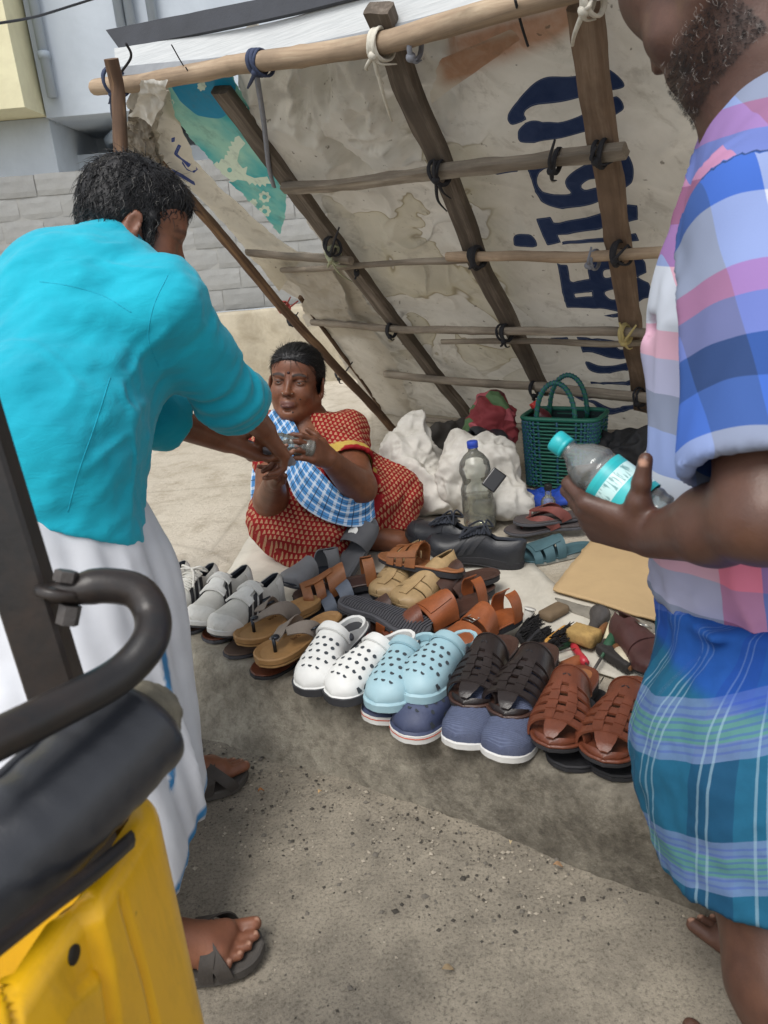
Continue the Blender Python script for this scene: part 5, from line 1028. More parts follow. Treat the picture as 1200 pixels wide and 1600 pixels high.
# ---- green woven basket
def basket():
    c = on_z(872, 768, PLAT); d0 = nrm(on_z(935, 775, PLAT) - on_z(812, 765, PLAT)); wv = on_z(930, 774, PLAT) - on_z(822, 766, PLAT); Wd = np.linalg.norm(wv); n0 = np.array([-d0[1], d0[0], 0]); n0 = n0 if n0[1] > 0 else -n0; Dp, Hh = .18, .27
    r = thing('woven_basket', 'green woven plastic basket with arched handles under the shelter', 'basket', tuple(c + n0 * Dp / 2)); org = np.array(r.location)
    def ring(h, k=0.0):
        f = 1 + .10 * h / Hh; a, b = Wd / 2 * f + k, Dp / 2 * f + k; ang = np.linspace(0, 2 * math.pi, 96, endpoint=False); x = np.sign(np.cos(ang)) * np.abs(np.cos(ang)) ** .35 * a; y = np.sign(np.sin(ang)) * np.abs(np.sin(ang)) ** .35 * b; return np.array([d0 * p + n0 * q + [0, 0, h + .01] for p, q in zip(x, y)])
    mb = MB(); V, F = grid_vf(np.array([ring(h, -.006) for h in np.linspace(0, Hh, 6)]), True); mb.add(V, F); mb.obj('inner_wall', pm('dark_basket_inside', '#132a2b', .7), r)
    g1, g2 = pm('green_plastic_strip', '#226a58', .45, .15, 60), pm('blue_green_strip', '#335b78', .4, .15, 60); nr = 20; hs = []; vs = []
    base = [ring(h) for h in np.linspace(.006, Hh, nr)]
    for i in range(nr): 
        wob = np.array([(.003 if (j // 2 + i) % 2 else -.003) for j in range(96)])[:, None]; C = base[i]; nn = C * [1, 1, 0]; nn /= np.linalg.norm(nn, axis=1)[:, None]; hs.append(tube_vf(C + nn * wob, .0045, 5, closed=True))
    for j in range(0, 96, 2):
        C = np.array([base[i][j] for i in range(nr)]); nn = C * [1, 1, 0]; nn /= np.linalg.norm(nn, axis=1)[:, None]; wob = np.array([(-.003 if (j // 2 + i) % 2 else .003) for i in range(nr)])[:, None]; vs.append(tube_vf(C + nn * wob, .0045, 5))
    tag(parts_join(r, 'weave_rows', hs, g1, None), kind='stuff'); tag(parts_join(r, 'weave_columns', vs, g2, None), kind='stuff')
    mb = MB(); mb.tube(ring(Hh + .004), .009, 8, closed=True); mb.obj('rim', g1, r)
    for sg in (-1, 1):
        a = np.linspace(0, math.pi, 26); C = np.array([d0 * (.075 * math.cos(x) - .01) + n0 * sg * Dp * .45 + [0, 0, Hh - .02 + .17 * math.sin(x) ** .8] for x in a]); mb = MB(); mb.tube(C, .009, 8); h = mb.obj('handle', g1, r); aa = np.linspace(0, 1, 200); CC = np.stack([np.interp(aa, np.linspace(0, 1, 26), C[:, k]) for k in range(3)], 1); T = np.gradient(CC, axis=0); T /= np.linalg.norm(T, axis=1)[:, None]; x = np.cross(T, n0); ph = aa * 2 * math.pi * 22; CC = CC + (np.cos(ph)[:, None] * x + np.sin(ph)[:, None] * n0) * .0095; mb = MB(); mb.tube(CC, .0022, 4); mb.obj('handle_wrap', g2, h)
    return c + n0 * Dp / 2, d0, n0, Hh
BKC, BKD, BKN, BKH = basket()
# ---- bottles
def clear(name, col, rough, ior, trans=1.0):
    t = NT(name); n1 = t.noise(t.tc('Object'), 30, 3, .6); t.color(col); t.b.inputs['Transmission Weight'].default_value = trans; t.b.inputs['IOR'].default_value = ior; t.rough(t.ramp(n1, [(.3, rough), (.7, rough + .08)])); return t.m
def thin(name, tint, haze, hz, rough=.12):
    """thin clear plastic: lets light through, reflects at its rim, slightly hazy"""
    t = NT(name); tr = t.n('BsdfTransparent'); tr.inputs[0].default_value = (*lin(tint), 1); gl = t.n('BsdfGlossy'); gl.inputs['Roughness'].default_value = rough; df = t.n('BsdfDiffuse'); df.inputs[0].default_value = (*lin(haze), 1); m1 = t.n('MixShader'); m1.inputs[0].default_value = hz; t.l(tr.outputs[0], m1.inputs[1]); t.l(df.outputs[0], m1.inputs[2])
    fr = t.n('Fresnel'); fr.inputs[0].default_value = 1.45; m2 = t.n('MixShader'); t.l(fr.outputs[0], m2.inputs[0]); t.l(m1.outputs[0], m2.inputs[1]); t.l(gl.outputs[0], m2.inputs[2]); t.l(m2.outputs[0], t.t.nodes['Material Output'].inputs['Surface']); return t.m
M_PET = thin('clear_pet', '#fbfdfd', '#e3e8e8', .10, .06); M_PETD = thin('scuffed_pet', '#f8faf6', '#d6d8d0', .16, .2); M_WATER = thin('cloudy_water', '#f3f1e2', '#d3d0b8', .20, .05); M_WATERC = thin('clear_water', '#f3fafa', '#dfe8e8', .14, .03)
def bottle(name, label, base, axis, H, R, prof, cap, m, water=None, lab=None, ribs=0, wfrac=.45, xh=None, capm=None):
    """prof: (radius, height) fractions; parts shell, water, cap, label"""
    r = thing(name, label, 'bottle', tuple(base)); Rm = frame_z(axis, xh); M = Matrix([[*Rm[0], base[0]], [*Rm[1], base[1]], [*Rm[2], base[2]], [0, 0, 0, 1]]); r.location = M.to_translation(); r.rotation_euler = M.to_euler(); P_ = np.array(prof) * [R, H]
    hh = np.linspace(P_[0, 1], P_[-1, 1], 70); rr = np.interp(hh, P_[:, 1], P_[:, 0]); 
    if ribs: rr = rr * (1 + .035 * np.sin(hh / H * ribs * 2 * math.pi) * (hh < .72 * H) * (hh > .05 * H))
    V, F = lathe_vf(np.stack([rr, hh], 1), 32); mesh('shell', V, F, m, r)
    if water is not None:
        k = hh < wfrac * H; V, F = lathe_vf(np.stack([np.maximum(rr[k] - .0018, .001), hh[k] + .0015], 1), 32); mesh('water', V, F, water, r)
    mb = MB(); c0 = P_[-1, 1] - .002; cr = P_[-1, 0] * 1.25; mb.lathe([(cr, 0), (cr, .004), (cr * .96, .005), (cr, .006), (cr, .020), (cr * .9, .022), (.001, .022)], (0, 0, c0), n=24); mb.obj('cap', capm, r)
    if lab:
        z0, z1, lm = lab; hl = np.linspace(z0 * H, z1 * H, 16); rl = np.interp(hl, hh, rr).max() + .0012; V, F = grid_vf(np.array([[(rl * math.cos(a), rl * math.sin(a), z) for a in np.linspace(0, 2 * math.pi, 40, endpoint=False)] for z in hl]), True); mesh('label', V, F, lm, r)
    return r
PR2 = [(.80, 0), (.98, .02), (1, .06), (1, .36), (.96, .40), (1, .44), (.98, .50), (.82, .58), (.86, .64), (.98, .72), (.9, .82), (.62, .90), (.30, .95), (.27, 1)]
bb = on_z(751, 829, PLAT) + [0, 0, .014]
bottle('water_bottle', 'tall scuffed clear bottle with blue cap, half full, before white sack', bb, (-.05, 0, 1), .285, .055, PR2, None, M_PETD, M_WATER, None, 0, .40, None, pm('blue_cap', '#2b49b0', .4, .05))
t = NT('teal_water_label'); v = t.tc('Generated'); sx = t.n('SeparateXYZ'); t.l(v, sx.inputs[0]); y = sx.outputs[2]; n1 = t.noise(t.mapping(t.tc('Object'), (300, 300, 60)), 1, 2, .5); c = t.ramp(y, [(0, '#2fb3b8'), (.12, '#cfe6e6'), (.2, '#3cb6bb'), (.46, '#bfe0e0'), (.78, '#2aa9b0'), (.9, '#2fb3b8')], 'CONSTANT'); c = t.mix(t.math('MULTIPLY', t.ramp(n1, [(.5, 0.0), (.58, .7)]), t.ramp(y, [(.48, 0.0), (.5, 1.0), (.76, 1.0), (.78, 0.0)])), c, '#2b6f74')
vo = t.n('TexGradient', gradient_type='SPHERICAL'); t.l(t.mapping(v, (7, 7, 7), (0, 0, 0), (-.6, -.3, -2.9)), vo.inputs[0]); c = t.mix(t.ramp(vo.outputs['Fac'], [(.35, 0.0), (.4, 1.0)]), c, '#d9b234'); t.color(c); t.rough(.35); M_LAB = t.m; M_TCAP = pm('turquoise_cap', '#20a6ae', .4, .05)
PRS = [(.75, 0), (.97, .03), (1, .08), (.97, .18), (1, .26), (.98, .60), (1, .66), (.97, .74), (.80, .83), (.50, .91), (.38, .95), (.38, 1)]
hb0 = P(1032, 812, 1.008); hb1 = P(884, 700, 1.068); L_ = np.linalg.norm(hb1 - hb0)
bottle('water_bottle', 'clear water bottle with turquoise cap and label held by the man in checks', hb0, hb1 - hb0, L_, .034, PRS, None, M_PET, M_WATERC, (.18, .60, M_LAB), 9, .97, (0, 0, 1), M_TCAP)
sb0 = P(492, 703, 2.12); sb1 = P(414, 686, 2.10)
bottle('water_bottle', 'small clear bottle with turquoise cap in the seated woman\'s hand', sb0, sb1 - sb0, np.linalg.norm(sb1 - sb0), .027, PRS, None, M_PETD, M_WATERC, None, 9, .97, (0, 0, 1), M_TCAP)
rb0 = BKC - BKD * .02 + [0, 0, BKH - .10]; bottle('sauce_bottle', 'dark red bottle with red cap sticking out of the basket', rb0, -BKD * .55 + np.array([0, 0, .8]), .17, .032, PRS, None, pm('dark_red_plastic', '#5a1c24', .35, .1), None, None, 0, .5, None, pm('red_cap', '#c33a33', .45, .05))
gb = on_z(857, 805, PLAT) + [0, 0, .012]; bottle('glue_bottle', 'small clear bottle with black cap beside the blue bag', gb, (0, 0, 1), .085, .026, [(.9, 0), (1, .05), (1, .5), (.8, .62), (.45, .72), (.42, 1)], None, M_PETD, None, None, 0, .5, None, pm('black_cap', '#1d1d1f', .5))
# phone, tin lid
def slabbox(name, c, size, R, m, label, cat, rr=.006):
    s = SDF(np.array(c) - max(size), np.array(c) + max(size), min(size) / 4.5 if min(size) > .008 else .002); s.box(c, np.array(size) / 2, R, rr); V, F = s.mesh(); o = mesh(name, V - np.array(c), F, m, None, True); o.location = c; return tag(o, label, cat)
pc = P(772, 750, 2.47); slabbox('mobile_phone', pc, (.07, .05, .008), frame_z(CAM - pc + np.array([0, 0, .6])) @ rotz(.9), pm('black_glass', '#101114', .15, .05), 'black mobile phone lying on the bulging white sack', 'phone', .003)
tl = on_z(716, 830, PLAT + .02); r_ = thing('tin_lid', 'red and yellow round tin lid behind black sneaker', 'lid', tuple(tl)); mb = MB(); mb.lathe([(.034, -.008), (.035, .002), (.033, .005), (.030, .004), (.001, .004)], (0, 0, 0), (0, -.3, 1), 28); mb.obj('rim', pm('yellow_tin', '#c8a53a', .4, .1), r_); mb = MB(); mb.lathe([(.027, .0), (.027, .0022), (.001, .0022)], (0, -.001, .003), (0, -.3, 1), 28); mb.obj('red_face', pm('red_tin', '#a8322c', .4, .1), r_)
# ---- cobbler's tools
TZ = .022
def tool_axis(a, b, za=TZ, zb=TZ): return on_z(*a, PLAT + za), on_z(*b, PLAT + zb)
M_IRON = pm('dull_iron', '#5b5755', .55, .25, 40, .3, 120, metal=.6); M_WDH = pm('worn_wood_handle', '#7d5432', .6, .2, 30, .2, 120, stretch=(1, 1, 4)); M_YLW = pm('yellow_wood', '#b8863c', .6, .15, 30, .2); M_BRIS = pm('black_bristle', '#19181a', .9, .3, 60, .4); M_REDH = pm('red_plastic_handle', '#b0303c', .4, .08); M_GRNT = pm('green_tape', '#244d36', .6, .15, 30)
def brush(label, a, b, backm, seed, wdt=.034, brm=None, up=True):
    A, B = tool_axis(a, b, .03, .03); c = (A + B) / 2; r = thing('shoe_brush', label, 'brush', tuple(c)); L = np.linalg.norm(B - A); R = frame_x(B - A); s = SDF(-np.array([L, L, L]) * .6, np.array([L, L, L]) * .6, .004); s.box((0, 0, 0), (L / 2, wdt / 2, .009), R @ rotx(.9), .007); V, F = s.mesh(); mesh('wooden_back', V, F, backm, r); rr = np.random.default_rng(seed); tb = []
    Rn = R @ rotx(.9)
    for i in range(170):
        p = Rn @ np.array([rr.uniform(-.46, .46) * L, rr.uniform(-.42, .42) * wdt, .008]); tip = p + Rn @ np.array([rr.normal(0, .003), rr.normal(0, .003), .024]); tb.append(tube_vf(np.array([p, tip]), np.array([.0017, .0009]), 4))
    tag(parts_join(r, 'bristles', tb, brm or M_BRIS, None), kind='stuff'); return r
brush('black bristled brush with yellow wooden back among the tools', (852, 1012), (888, 985), M_YLW, 601); brush('small black brush beside the white thread spool', (812, 1000), (832, 972), M_BRIS, 602); brush('stubby black brush touching the black sandals', (828, 1012), (848, 990), M_SOLB, 603)
A, B = tool_axis((842, 975), (888, 950), .012, .012); slabbox('rubbing_block', (A + B) / 2 + [0, 0, .012], (.085, .045, .026), frame_x(B - A), pm('brown_block', '#6b5a45', .8, .2, 20, .3, 80), 'worn brown rubbing block lying alone on the sheet', 'block', .010)
A, B = tool_axis((895, 985), (930, 1015), .03, .03); slabbox('wax_block', (A + B) / 2 + [0, 0, .012], (.075, .055, .034), frame_x(B - A) @ rotz(.5), pm('tan_block', '#a98a53', .85, .3, 24, .5, 60, dirt='#5f4a2c', dirt_amt=.8, dscale=20), 'tan wooden block in the middle of the tools', 'block', .007)
A, B = tool_axis((940, 1018), (985, 1048), .02, .02); slabbox('sharpening_stone', (A + B) / 2 + [0, 0, .01], (.11, .035, .026), frame_x(B - A), pm('black_stone', '#2a2726', .7, .2, 30, .2), 'long black sharpening stone behind the brown sandals', 'stone', .004)
def rod(name, a, b, prof, m, label, cat, za=TZ, zb=TZ, extra=None):
    A, B = tool_axis(a, b, za, zb); r = thing(name, label, cat, tuple(A)); L = np.linalg.norm(B - A); d = (B - A) / L; mb = MB(); mb.lathe([(x, y * L) for x, y in prof], (0, 0, 0), d, 16); mb.obj('handle', m, r)
    if extra: e, em, en = extra; mb = MB(); mb.lathe([(x, y * L) for x, y in e], (0, 0, 0), d, 12); mb.obj(en, em, r)
    return r
rod('cobbler_hammer', (918, 1000), (938, 958), [(.012, 0), (.013, .3), (.014, .6), (.020, .8), (.026, .93), (.026, 1), (.001, 1)], M_IRON, 'dull iron hammer with flared head among the tools', 'hammer', .02, .03)
rod('awl', (915, 1036), (895, 1008), [(.009, 0), (.010, .2), (.008, .5), (.010, .8), (.007, 1)], M_REDH, 'red handled awl with steel point behind the brown sandals', 'awl', .03, .02, ([(.0022, -.9), (.0022, 0)], M_IRON, 'steel_point'))
rod('marking_knife', (946, 1000), (962, 960), [(.006, 0), (.008, .5), (.007, .9), (.005, 1)], pm('bone_handle', '#c9c1a4', .6, .12), 'pale bone handled knife standing out of the tools', 'knife', .03, .05, ([(.006, -.4), (.005, 0)], M_IRON, 'blade'))
rod('marking_stick', (958, 1000), (968, 975), [(.006, 0), (.006, .8), (.004, 1)], M_YLW, 'short yellow stick beside the bone handled knife', 'stick', .03, .04)
rod('pliers', (932, 1040), (965, 985), [(.003, 0), (.004, .45), (.013, .5), (.013, .95), (.010, 1)], M_GRNT, 'green taped tool with steel shank among the tools', 'pliers', .03, .04, ([(.0035, -.3), (.0035, .5)], M_IRON, 'shank'))
rod('file_handle', (925, 1005), (948, 975), [(.009, 0), (.011, .4), (.009, .8), (.006, 1)], M_WDH, 'brown wooden handle beside the hammer', 'handle', .025, .03)
rod('leather_knife', (962, 1010), (985, 1045), [(.009, 0), (.011, .4), (.010, .9), (.006, 1)], M_WDH, 'brown leather knife with pale edge near the maroon shoe', 'knife', .04, .03, ([(.012, .2), (.012, .9)], pm('pale_edge', '#c9bfa8', .6), 'pale_edge'))
rod('wooden_peg', (878, 1045), (908, 1032), [(.013, 0), (.016, .15), (.016, .85), (.013, 1)], pm('reddish_wood', '#8a4f2e', .6, .2, 30), 'short reddish wooden peg behind the brown sandals', 'peg', .02, .02)
rod('screwdriver', (866, 1012), (900, 1000), [(.009, 0), (.010, .1), (.010, .9), (.007, 1)], M_GRNT, 'green handled screwdriver under the yellow brush', 'screwdriver', .02, .02, ([(.002, 1), (.002, 2.0)], M_IRON, 'shaft'))
for k, (a, b) in enumerate((((862, 1022), (905, 1012)), ((930, 1080), (945, 1055)))): rod('steel_needle', a, b, [(.0016, 0), (.0018, .5), (.0012, 1)], M_CHROME, ('thin steel needle lying below the wax block', 'thin steel needle between the two brown sandals')[k], 'needle', .035, .03)
sp = on_z(823, 972, PLAT + .012); r_ = thing('thread_spool', 'white thread spool beside the worn brown block', 'spool', tuple(sp)); mb = MB(); mb.lathe([(.016, 0), (.016, .003), (.001, .003)], (0, 0, 0), (.3, .2, 1), 20); mb.lathe([(.016, .034), (.016, .037), (.001, .037)], (0, 0, 0), (.3, .2, 1), 20); mb.lathe([(.007, .002), (.007, .035)], (0, 0, 0), (.3, .2, 1), 16); mb.obj('core', pm('white_spool', '#cfcdc6', .5, .05), r_); mb = MB(); mb.lathe([(.012 + (.0012 if k % 2 else 0), .004 + k * .0015) for k in range(20)], (0, 0, 0), (.3, .2, 1), 20); mb.obj('thread', M_LACE, r_)
# grey sandal piece that passes between customer and seller
def held_piece():
    c = P(418, 708, 1.99); f = Last(.17, .075, .008, .006, .0, .6, 1, 1.0, .004); r = thing('sandal_sole_piece', 'grey sandal insole piece held between customer and seated woman', 'insole'); part(r, 'insole', f.slab(0.0, .008, 0, .002), pm('lilac_grey_insole', '#8d8a92', .7, .08, 20)); part(r, 'strap', f.patch(.55, .85, 0, 1, 0, .003, 16, 5), pm('grey_strap', '#77757c', .7, .1))
    x = nrm(P(448, 722, 2.03) - P(388, 700, 1.96)); R = frame_x(x, UP * .8 - FW * .6); o = c - x * .085; M = Matrix([[*R[0], o[0]], [*R[1], o[1]], [*R[2], o[2]], [0, 0, 0, 1]]); r.location = M.to_translation(); r.rotation_euler = M.to_euler()
held_piece()
# ================================================================== PEOPLE
def mat_skin(name, base, deep):
    t = NT(name); v = t.tc('Object'); n1 = t.noise(v, 14, 4, 0.6); n2 = t.noise(v, 320, 3, 0.6)
    col = t.mix(t.ramp(n1, [(0.3, 0.0), (0.7, 1.0)]), deep, base); n3 = t.noise(v, 55, 5, .7); col = t.mix(t.ramp(n3, [(.3, .35), (.55, 0.0)]), col, tuple(np.array(lin(deep)) * .7)); n4 = t.noise(v, 5, 3, .5); col = t.mix(t.ramp(n4, [(.45, 0.0), (.75, .3)]), col, tuple(np.minimum(np.array(lin(base)) * 1.35, .8))); col = t.mix(t.attr('dark'), col, '#1b1512'); col = t.mix(t.attr('lip'), col, '#5f3a34'); col = t.mix(t.attr('nail'), col, '#c0957f')
    t.color(col); t.rough(0.44); t.b.inputs['Specular IOR Level'].default_value = 0.45; b_ = t.bump(n2, 0.2, 0.001); t.bump(n3, 0.18, 0.004, b_); t.b.inputs['Subsurface Weight'].default_value = 0.06; t.b.inputs['Subsurface Radius'].default_value = (0.01, 0.004, 0.002); return t.m
def local(C, R): return lambda x, y, z: np.asarray(C) + np.asarray(R) @ np.array([x, y, z], float)
def head_sdf(s, C, R, w=1.0, sc=1.0, face=True, neck=None):
    """skull, face, ears; local x = out of the face, y = the person's left, z = crown"""
    q0 = local(C, R); q = lambda x, y, z: q0(x * sc, y * w * sc, z * sc); k = sc
    s.ell(q(-.012, 0, .045), np.array([.096, .073 * w, .086]) * k, R, .02); s.ell(q(.030, 0, -.028), np.array([.062, .060 * w, .088]) * k, R, .03); s.ell(q(.045, 0, .05), np.array([.045, .058 * w, .045]) * k, R, .03)
    for y in (-1, 1): s.cone(q(-.005, y * .056, -.055), q(.060, y * .014, -.100), .024 * k, .020 * k, .03); s.ell(q(.058, y * .036, -.034), np.array([.026, .026, .028]) * k, R, .025)
    s.ell(q(.070, 0, -.104), np.array([.02, .022, .018]) * k, R, .02)
    if face:
        for y in (-1, 1):
            s.ell(q(.094, y * .031, .0), np.array([.016, .019, .012]) * k, R, .012, sub=True); s.ell(q(.0765, y * .0315, .0), np.array([.0125, .017, .0125]) * k, R, .004)
            s.ell(q(.0905, y * .0315, -.0015), np.array([.007, .0118, .0030]) * k, R, .0015, sub=True); s.cone(q(.089, y * .012, .019), q(.080, y * .048, .021), .0065 * k, .005 * k, .012)
            s.ell(q(.093, y * .0125, -.037), np.array([.010, .0085, .0075]) * k, R, .008)
        s.cone(q(.086, 0, .010), q(.103, 0, -.030), .0075 * k, .010 * k, .012); s.ell(q(.106, 0, -.035), np.array([.0105, .011, .009]) * k, R, .007)
        s.ell(q(.088, 0, -.068), np.array([.014, .025, .016]) * k, R, .014); [s.cone(q(.0975, y * .003, -.0645), q(.089, y * .021, -.0730), .0050 * k, .0030 * k, .003) for y in (-1, 1)]; s.ell(q(.097, 0, -.0765), np.array([.0078, .018, .0058]) * k, R, .003)
        [(s.cone(q(.1045, 0, -.0700), q(.0925, y * .024, -.0775), .0014 * k, .0014 * k, .002, None, True), s.cone(q(.095, y * .019, -.038), q(.086, y * .035, -.070), .0020 * k, .0016 * k, .007, None, True), s.cone(q(.0965, y * .006, .013), q(.094, y * .007, .027), .0013 * k, .0013 * k, .004, None, True)) for y in (-1, 1)]; s.ell(q(.092, 0, -.089), np.array([.008, .014, .005]) * k, R, .008, sub=True)
    for y in (-1, 1):
        Re = np.asarray(R) @ rotz(y * .35) @ roty(.2); s.ell(q(-.012, y * .078, -.008), np.array([.019, .007, .033]) * k, Re, .008); s.ell(q(-.008, y * .0855, -.004), np.array([.011, .006, .02]) * k, Re, .003, sub=True); s.ell(q(-.006, y * .077, -.036), np.array([.009, .006, .011]) * k, Re, .006)
    if neck is not None: s.cone(q(-.028, 0, -.045), neck[0], .055 * k, neck[1], .03)
def head_paint(V, C, R, w=1.0, sc=1.0, brow=True, beard=0.0):
    L = ((V - C) @ np.asarray(R)) / sc; L[:, 1] /= w; x, y, z = L.T; dark = np.zeros(len(V)); lip = np.zeros(len(V)); on = (np.abs(z) < .15) & (np.abs(x) < .13) & (np.abs(y) < .1)
    if brow: dark = np.maximum(dark, .88 * on * (x > .055) * sstep(.0065, .003, np.abs(z - .0195 - .006 * np.sin((np.abs(y) - .012) / .04 * 3.1))) * sstep(.009, .014, np.abs(y)) * sstep(.055, .048, np.abs(y)))
    dark = np.maximum(dark, .75 * on * (x > .06) * sstep(.0035, .0015, np.abs(z - .0055 + .10 * (np.abs(y) - .0315) ** 2 * 10)) * sstep(.020, .016, np.abs(np.abs(y) - .0315)))
    dark = np.maximum(dark, .35 * on * (x > .06) * sstep(.02, .006, np.hypot(np.abs(y) - .0315, (z + .006) * 1.3)))
    dark = np.maximum(dark, .55 * on * (x > .08) * sstep(.0045, .002, np.hypot(np.abs(y) - .0075, z + .0425)))
    lip = on * (x > .085) * sstep(.0115, .0085, np.abs(z + .0705)) * sstep(.023, .019, np.abs(y))
    if beard: dark = np.maximum(dark, beard * on * sstep(-.03, -.055, z + .25 * np.clip(.03 - x, 0, .1)) * (1 - .8 * lip))
    return np.clip(dark, 0, 1), np.clip(lip, 0, 1)
def hand_sdf(s, wrist, d, n, thumb, curls, size=1.0, tcurl=(.3, .4), spread=.05, tdir=None, tn=.45):
    """wrist point, direction of the fingers d, palm normal n, thumb = +1/-1 side; returns fingertips"""
    d = nrm(d); n = nrm(np.asarray(n) - d * np.dot(n, d)); y = np.cross(n, d) * thumb; z = size; tips = []
    base = [(.088, .030), (.093, .010), (.089, -.010), (.081, -.028)]; ln = [(.043, .026, .021), (.047, .03, .022), (.043, .028, .022), (.034, .021, .019)]
    for i, (bx, by) in enumerate(base):
        b = wrist + (d * bx + y * by) * z; s.cone(wrist + (d * .012 + y * by * .55) * z, b, .0165 * z, .0125 * z, .012, None); c = curls[i]; a = 0.0; p = b; dd = nrm(d + y * spread * (1.5 - i)); rr = (.0098, .0088, .0078, .0066)
        for j in range(3):
            a += c[j]; v = dd * math.cos(a) + n * math.sin(a); q = p + v * ln[i][j] * z; s.cone(p, q, rr[j] * z, rr[j + 1] * z, .004 if j else .006); p = q
        tips.append((p, v, dd * math.sin(a) * -1 + n * math.cos(a)))
    s.ell(wrist + (d * .048 + n * .004) * z, np.array([.048, .036, .017]) * z, np.stack([d, y, n], 1), .012)
    tb = wrist + (d * .022 + y * .026 + n * .004) * z; td = nrm(d * .62 + y * .7 + n * tn) if tdir is None else nrm(tdir); p = tb; s.cone(wrist + d * .008 * z, tb + td * .02 * z, .018 * z, .016 * z, .012); p = tb + td * .012 * z; a = 0
    ax = nrm(np.cross(td, n)); bend = nrm(np.cross(ax, td))
    for j, l in enumerate((.034, .030)):
        a += tcurl[j]; v = td * math.cos(a) + bend * math.sin(a) * (1 if np.dot(bend, n) > 0 else -1); q = p + v * l * z; s.cone(p, q, (.0135, .0112)[j] * z, (.0112, .0088)[j] * z, .006); p = q
    tips.append((p, v, -n)); return tips
def foot_sdf(s, ankle, toe_dir, z0, size=1.0, inner=1):
    """bare foot standing on z0"""
    f = nrm([toe_dir[0], toe_dir[1], 0]); l = np.array([-f[1], f[0], 0]) * inner; a = np.array([ankle[0], ankle[1], 0.0]); u = np.array([0, 0, 1.0]); z = size; tips = []
    h = a - f * .045 * z + u * (z0 + .028 * z); s.cone(h, a + f * .02 + u * (z0 + .06 * z), .03 * z, .034 * z, .02); s.cone(a + u * (z0 + .07 * z), a + f * .1 * z + u * (z0 + .03 * z), .035 * z, .026 * z, .02); s.cone(h, a + f * .13 * z + l * .015 * z + u * (z0 + .022 * z), .028 * z, .024 * z, .02, (u, .8)); s.cone(h, a + f * .12 * z - l * .02 * z + u * (z0 + .02 * z), .026 * z, .021 * z, .02, (u, .8))
    for i, (dx, dy, r, le) in enumerate(((.145, .03, .0125, .035), (.147, .008, .0095, .032), (.14, -.009, .009, .028), (.13, -.024, .0085, .024), (.117, -.037, .008, .02))):
        b = a + f * dx * z + l * dy * z + u * (z0 + r * 1.1 * z); e = b + f * le * z; s.cone(b - f * .02, e, r * z * 1.02, r * z * .95, .004); tips.append((e + f * r * .5 * z + u * r * .55 * z, f, u))
    return tips
def nails(V, tips, r=.006):
    k = np.zeros(len(V))
    for p, v, up in tips:
        c = np.asarray(p) + np.asarray(up) * .005; k = np.maximum(k, sstep(r, r * .6, np.linalg.norm(V - c, axis=1)))
    return k
def fold(V, N, d, fa, fl, amp, seed, oct=3):
    """cloth folds running along d: noise tight across, loose along"""
    d = nrm(d); R = frame_z(d); q = V @ R; return V + N * (amp * fbm(np.stack([q[:, 0] * fa, q[:, 1] * fa, q[:, 2] * fl], 1), oct, seed))[:, None]
def crease(V, N, d, fa, fl, amp, seed):
    """narrow sharp creases along d"""
    d = nrm(d); R = frame_z(d); q = V @ R; q = q + .03 * np.stack([fbm(V * 6, 2, seed), fbm(V * 6 + 4, 2, seed), 0 * V[:, 0]], 1); n_ = vnoise(np.stack([q[:, 0] * fa, q[:, 1] * fa, q[:, 2] * fl], 1), seed); m_ = sstep(-.1, .5, fbm(V * 5, 2, seed + 7))
    return V + N * (amp * m_ * np.maximum(0, 1 - 4 * np.abs(n_)) ** 1.5)[:, None]
def strands(V, N, sel, n, ln, rad, flow, curl, seed, lift=.004, segs=6, jit=.35):
    r = np.random.default_rng(seed); ids = r.choice(np.flatnonzero(sel), n); mb = MB(); Vs = []; Fs = []; off = 0
    for i in ids:
        p = V[i] + N[i] * .001; nn = N[i]; fl = flow(V[i]); t = nrm(fl - nn * np.dot(fl, nn) + r.normal(0, jit, 3)); side = nrm(np.cross(nn, t)); L = ln * r.uniform(.6, 1.3); ph = r.uniform(0, 6.3); pts = []
        for k in range(segs):
            u = k / (segs - 1); pts.append(p + t * L * u + nn * (lift * math.sin(u * 2.6) * r.uniform(.7, 1.3)) + side * curl * math.sin(ph + u * 4.5) - nn * L * L * u * u * 4)
        pts = np.array(pts); T = np.gradient(pts, axis=0); x = np.cross(T, nn); x /= np.linalg.norm(x, axis=1)[:, None] + 1e-9; w = rad * (1 - .75 * np.linspace(0, 1, segs))[:, None]
        Vs.append(np.stack([pts - x * w, pts + nn * w, pts + x * w], 1).reshape(-1, 3)); I = np.arange(segs * 3).reshape(segs, 3) + off
        Fs.append(np.concatenate([np.stack([I[:-1, a], I[:-1, (a + 1) % 3], I[1:, (a + 1) % 3], I[1:, a]], 1) for a in range(3)])); off += segs * 3
    return np.concatenate(Vs), np.concatenate(Fs)
def person(label, loc): return thing('person', label, 'person', loc)
def W(o, org): return o
M_HAIR = pm('black_hair', '#17171a', 0.45, 0.35, 60, 0.5, 240, spec=0.4); M_HAIRG = pm('greying_hair', '#8b8884', 0.5, 0.3, 60)
M_EYEW = pm('eye_white', '#b5aaa0', 0.25, 0.05); M_IRIS = pm('dark_iris', '#170f0c', 0.15, 0.05)
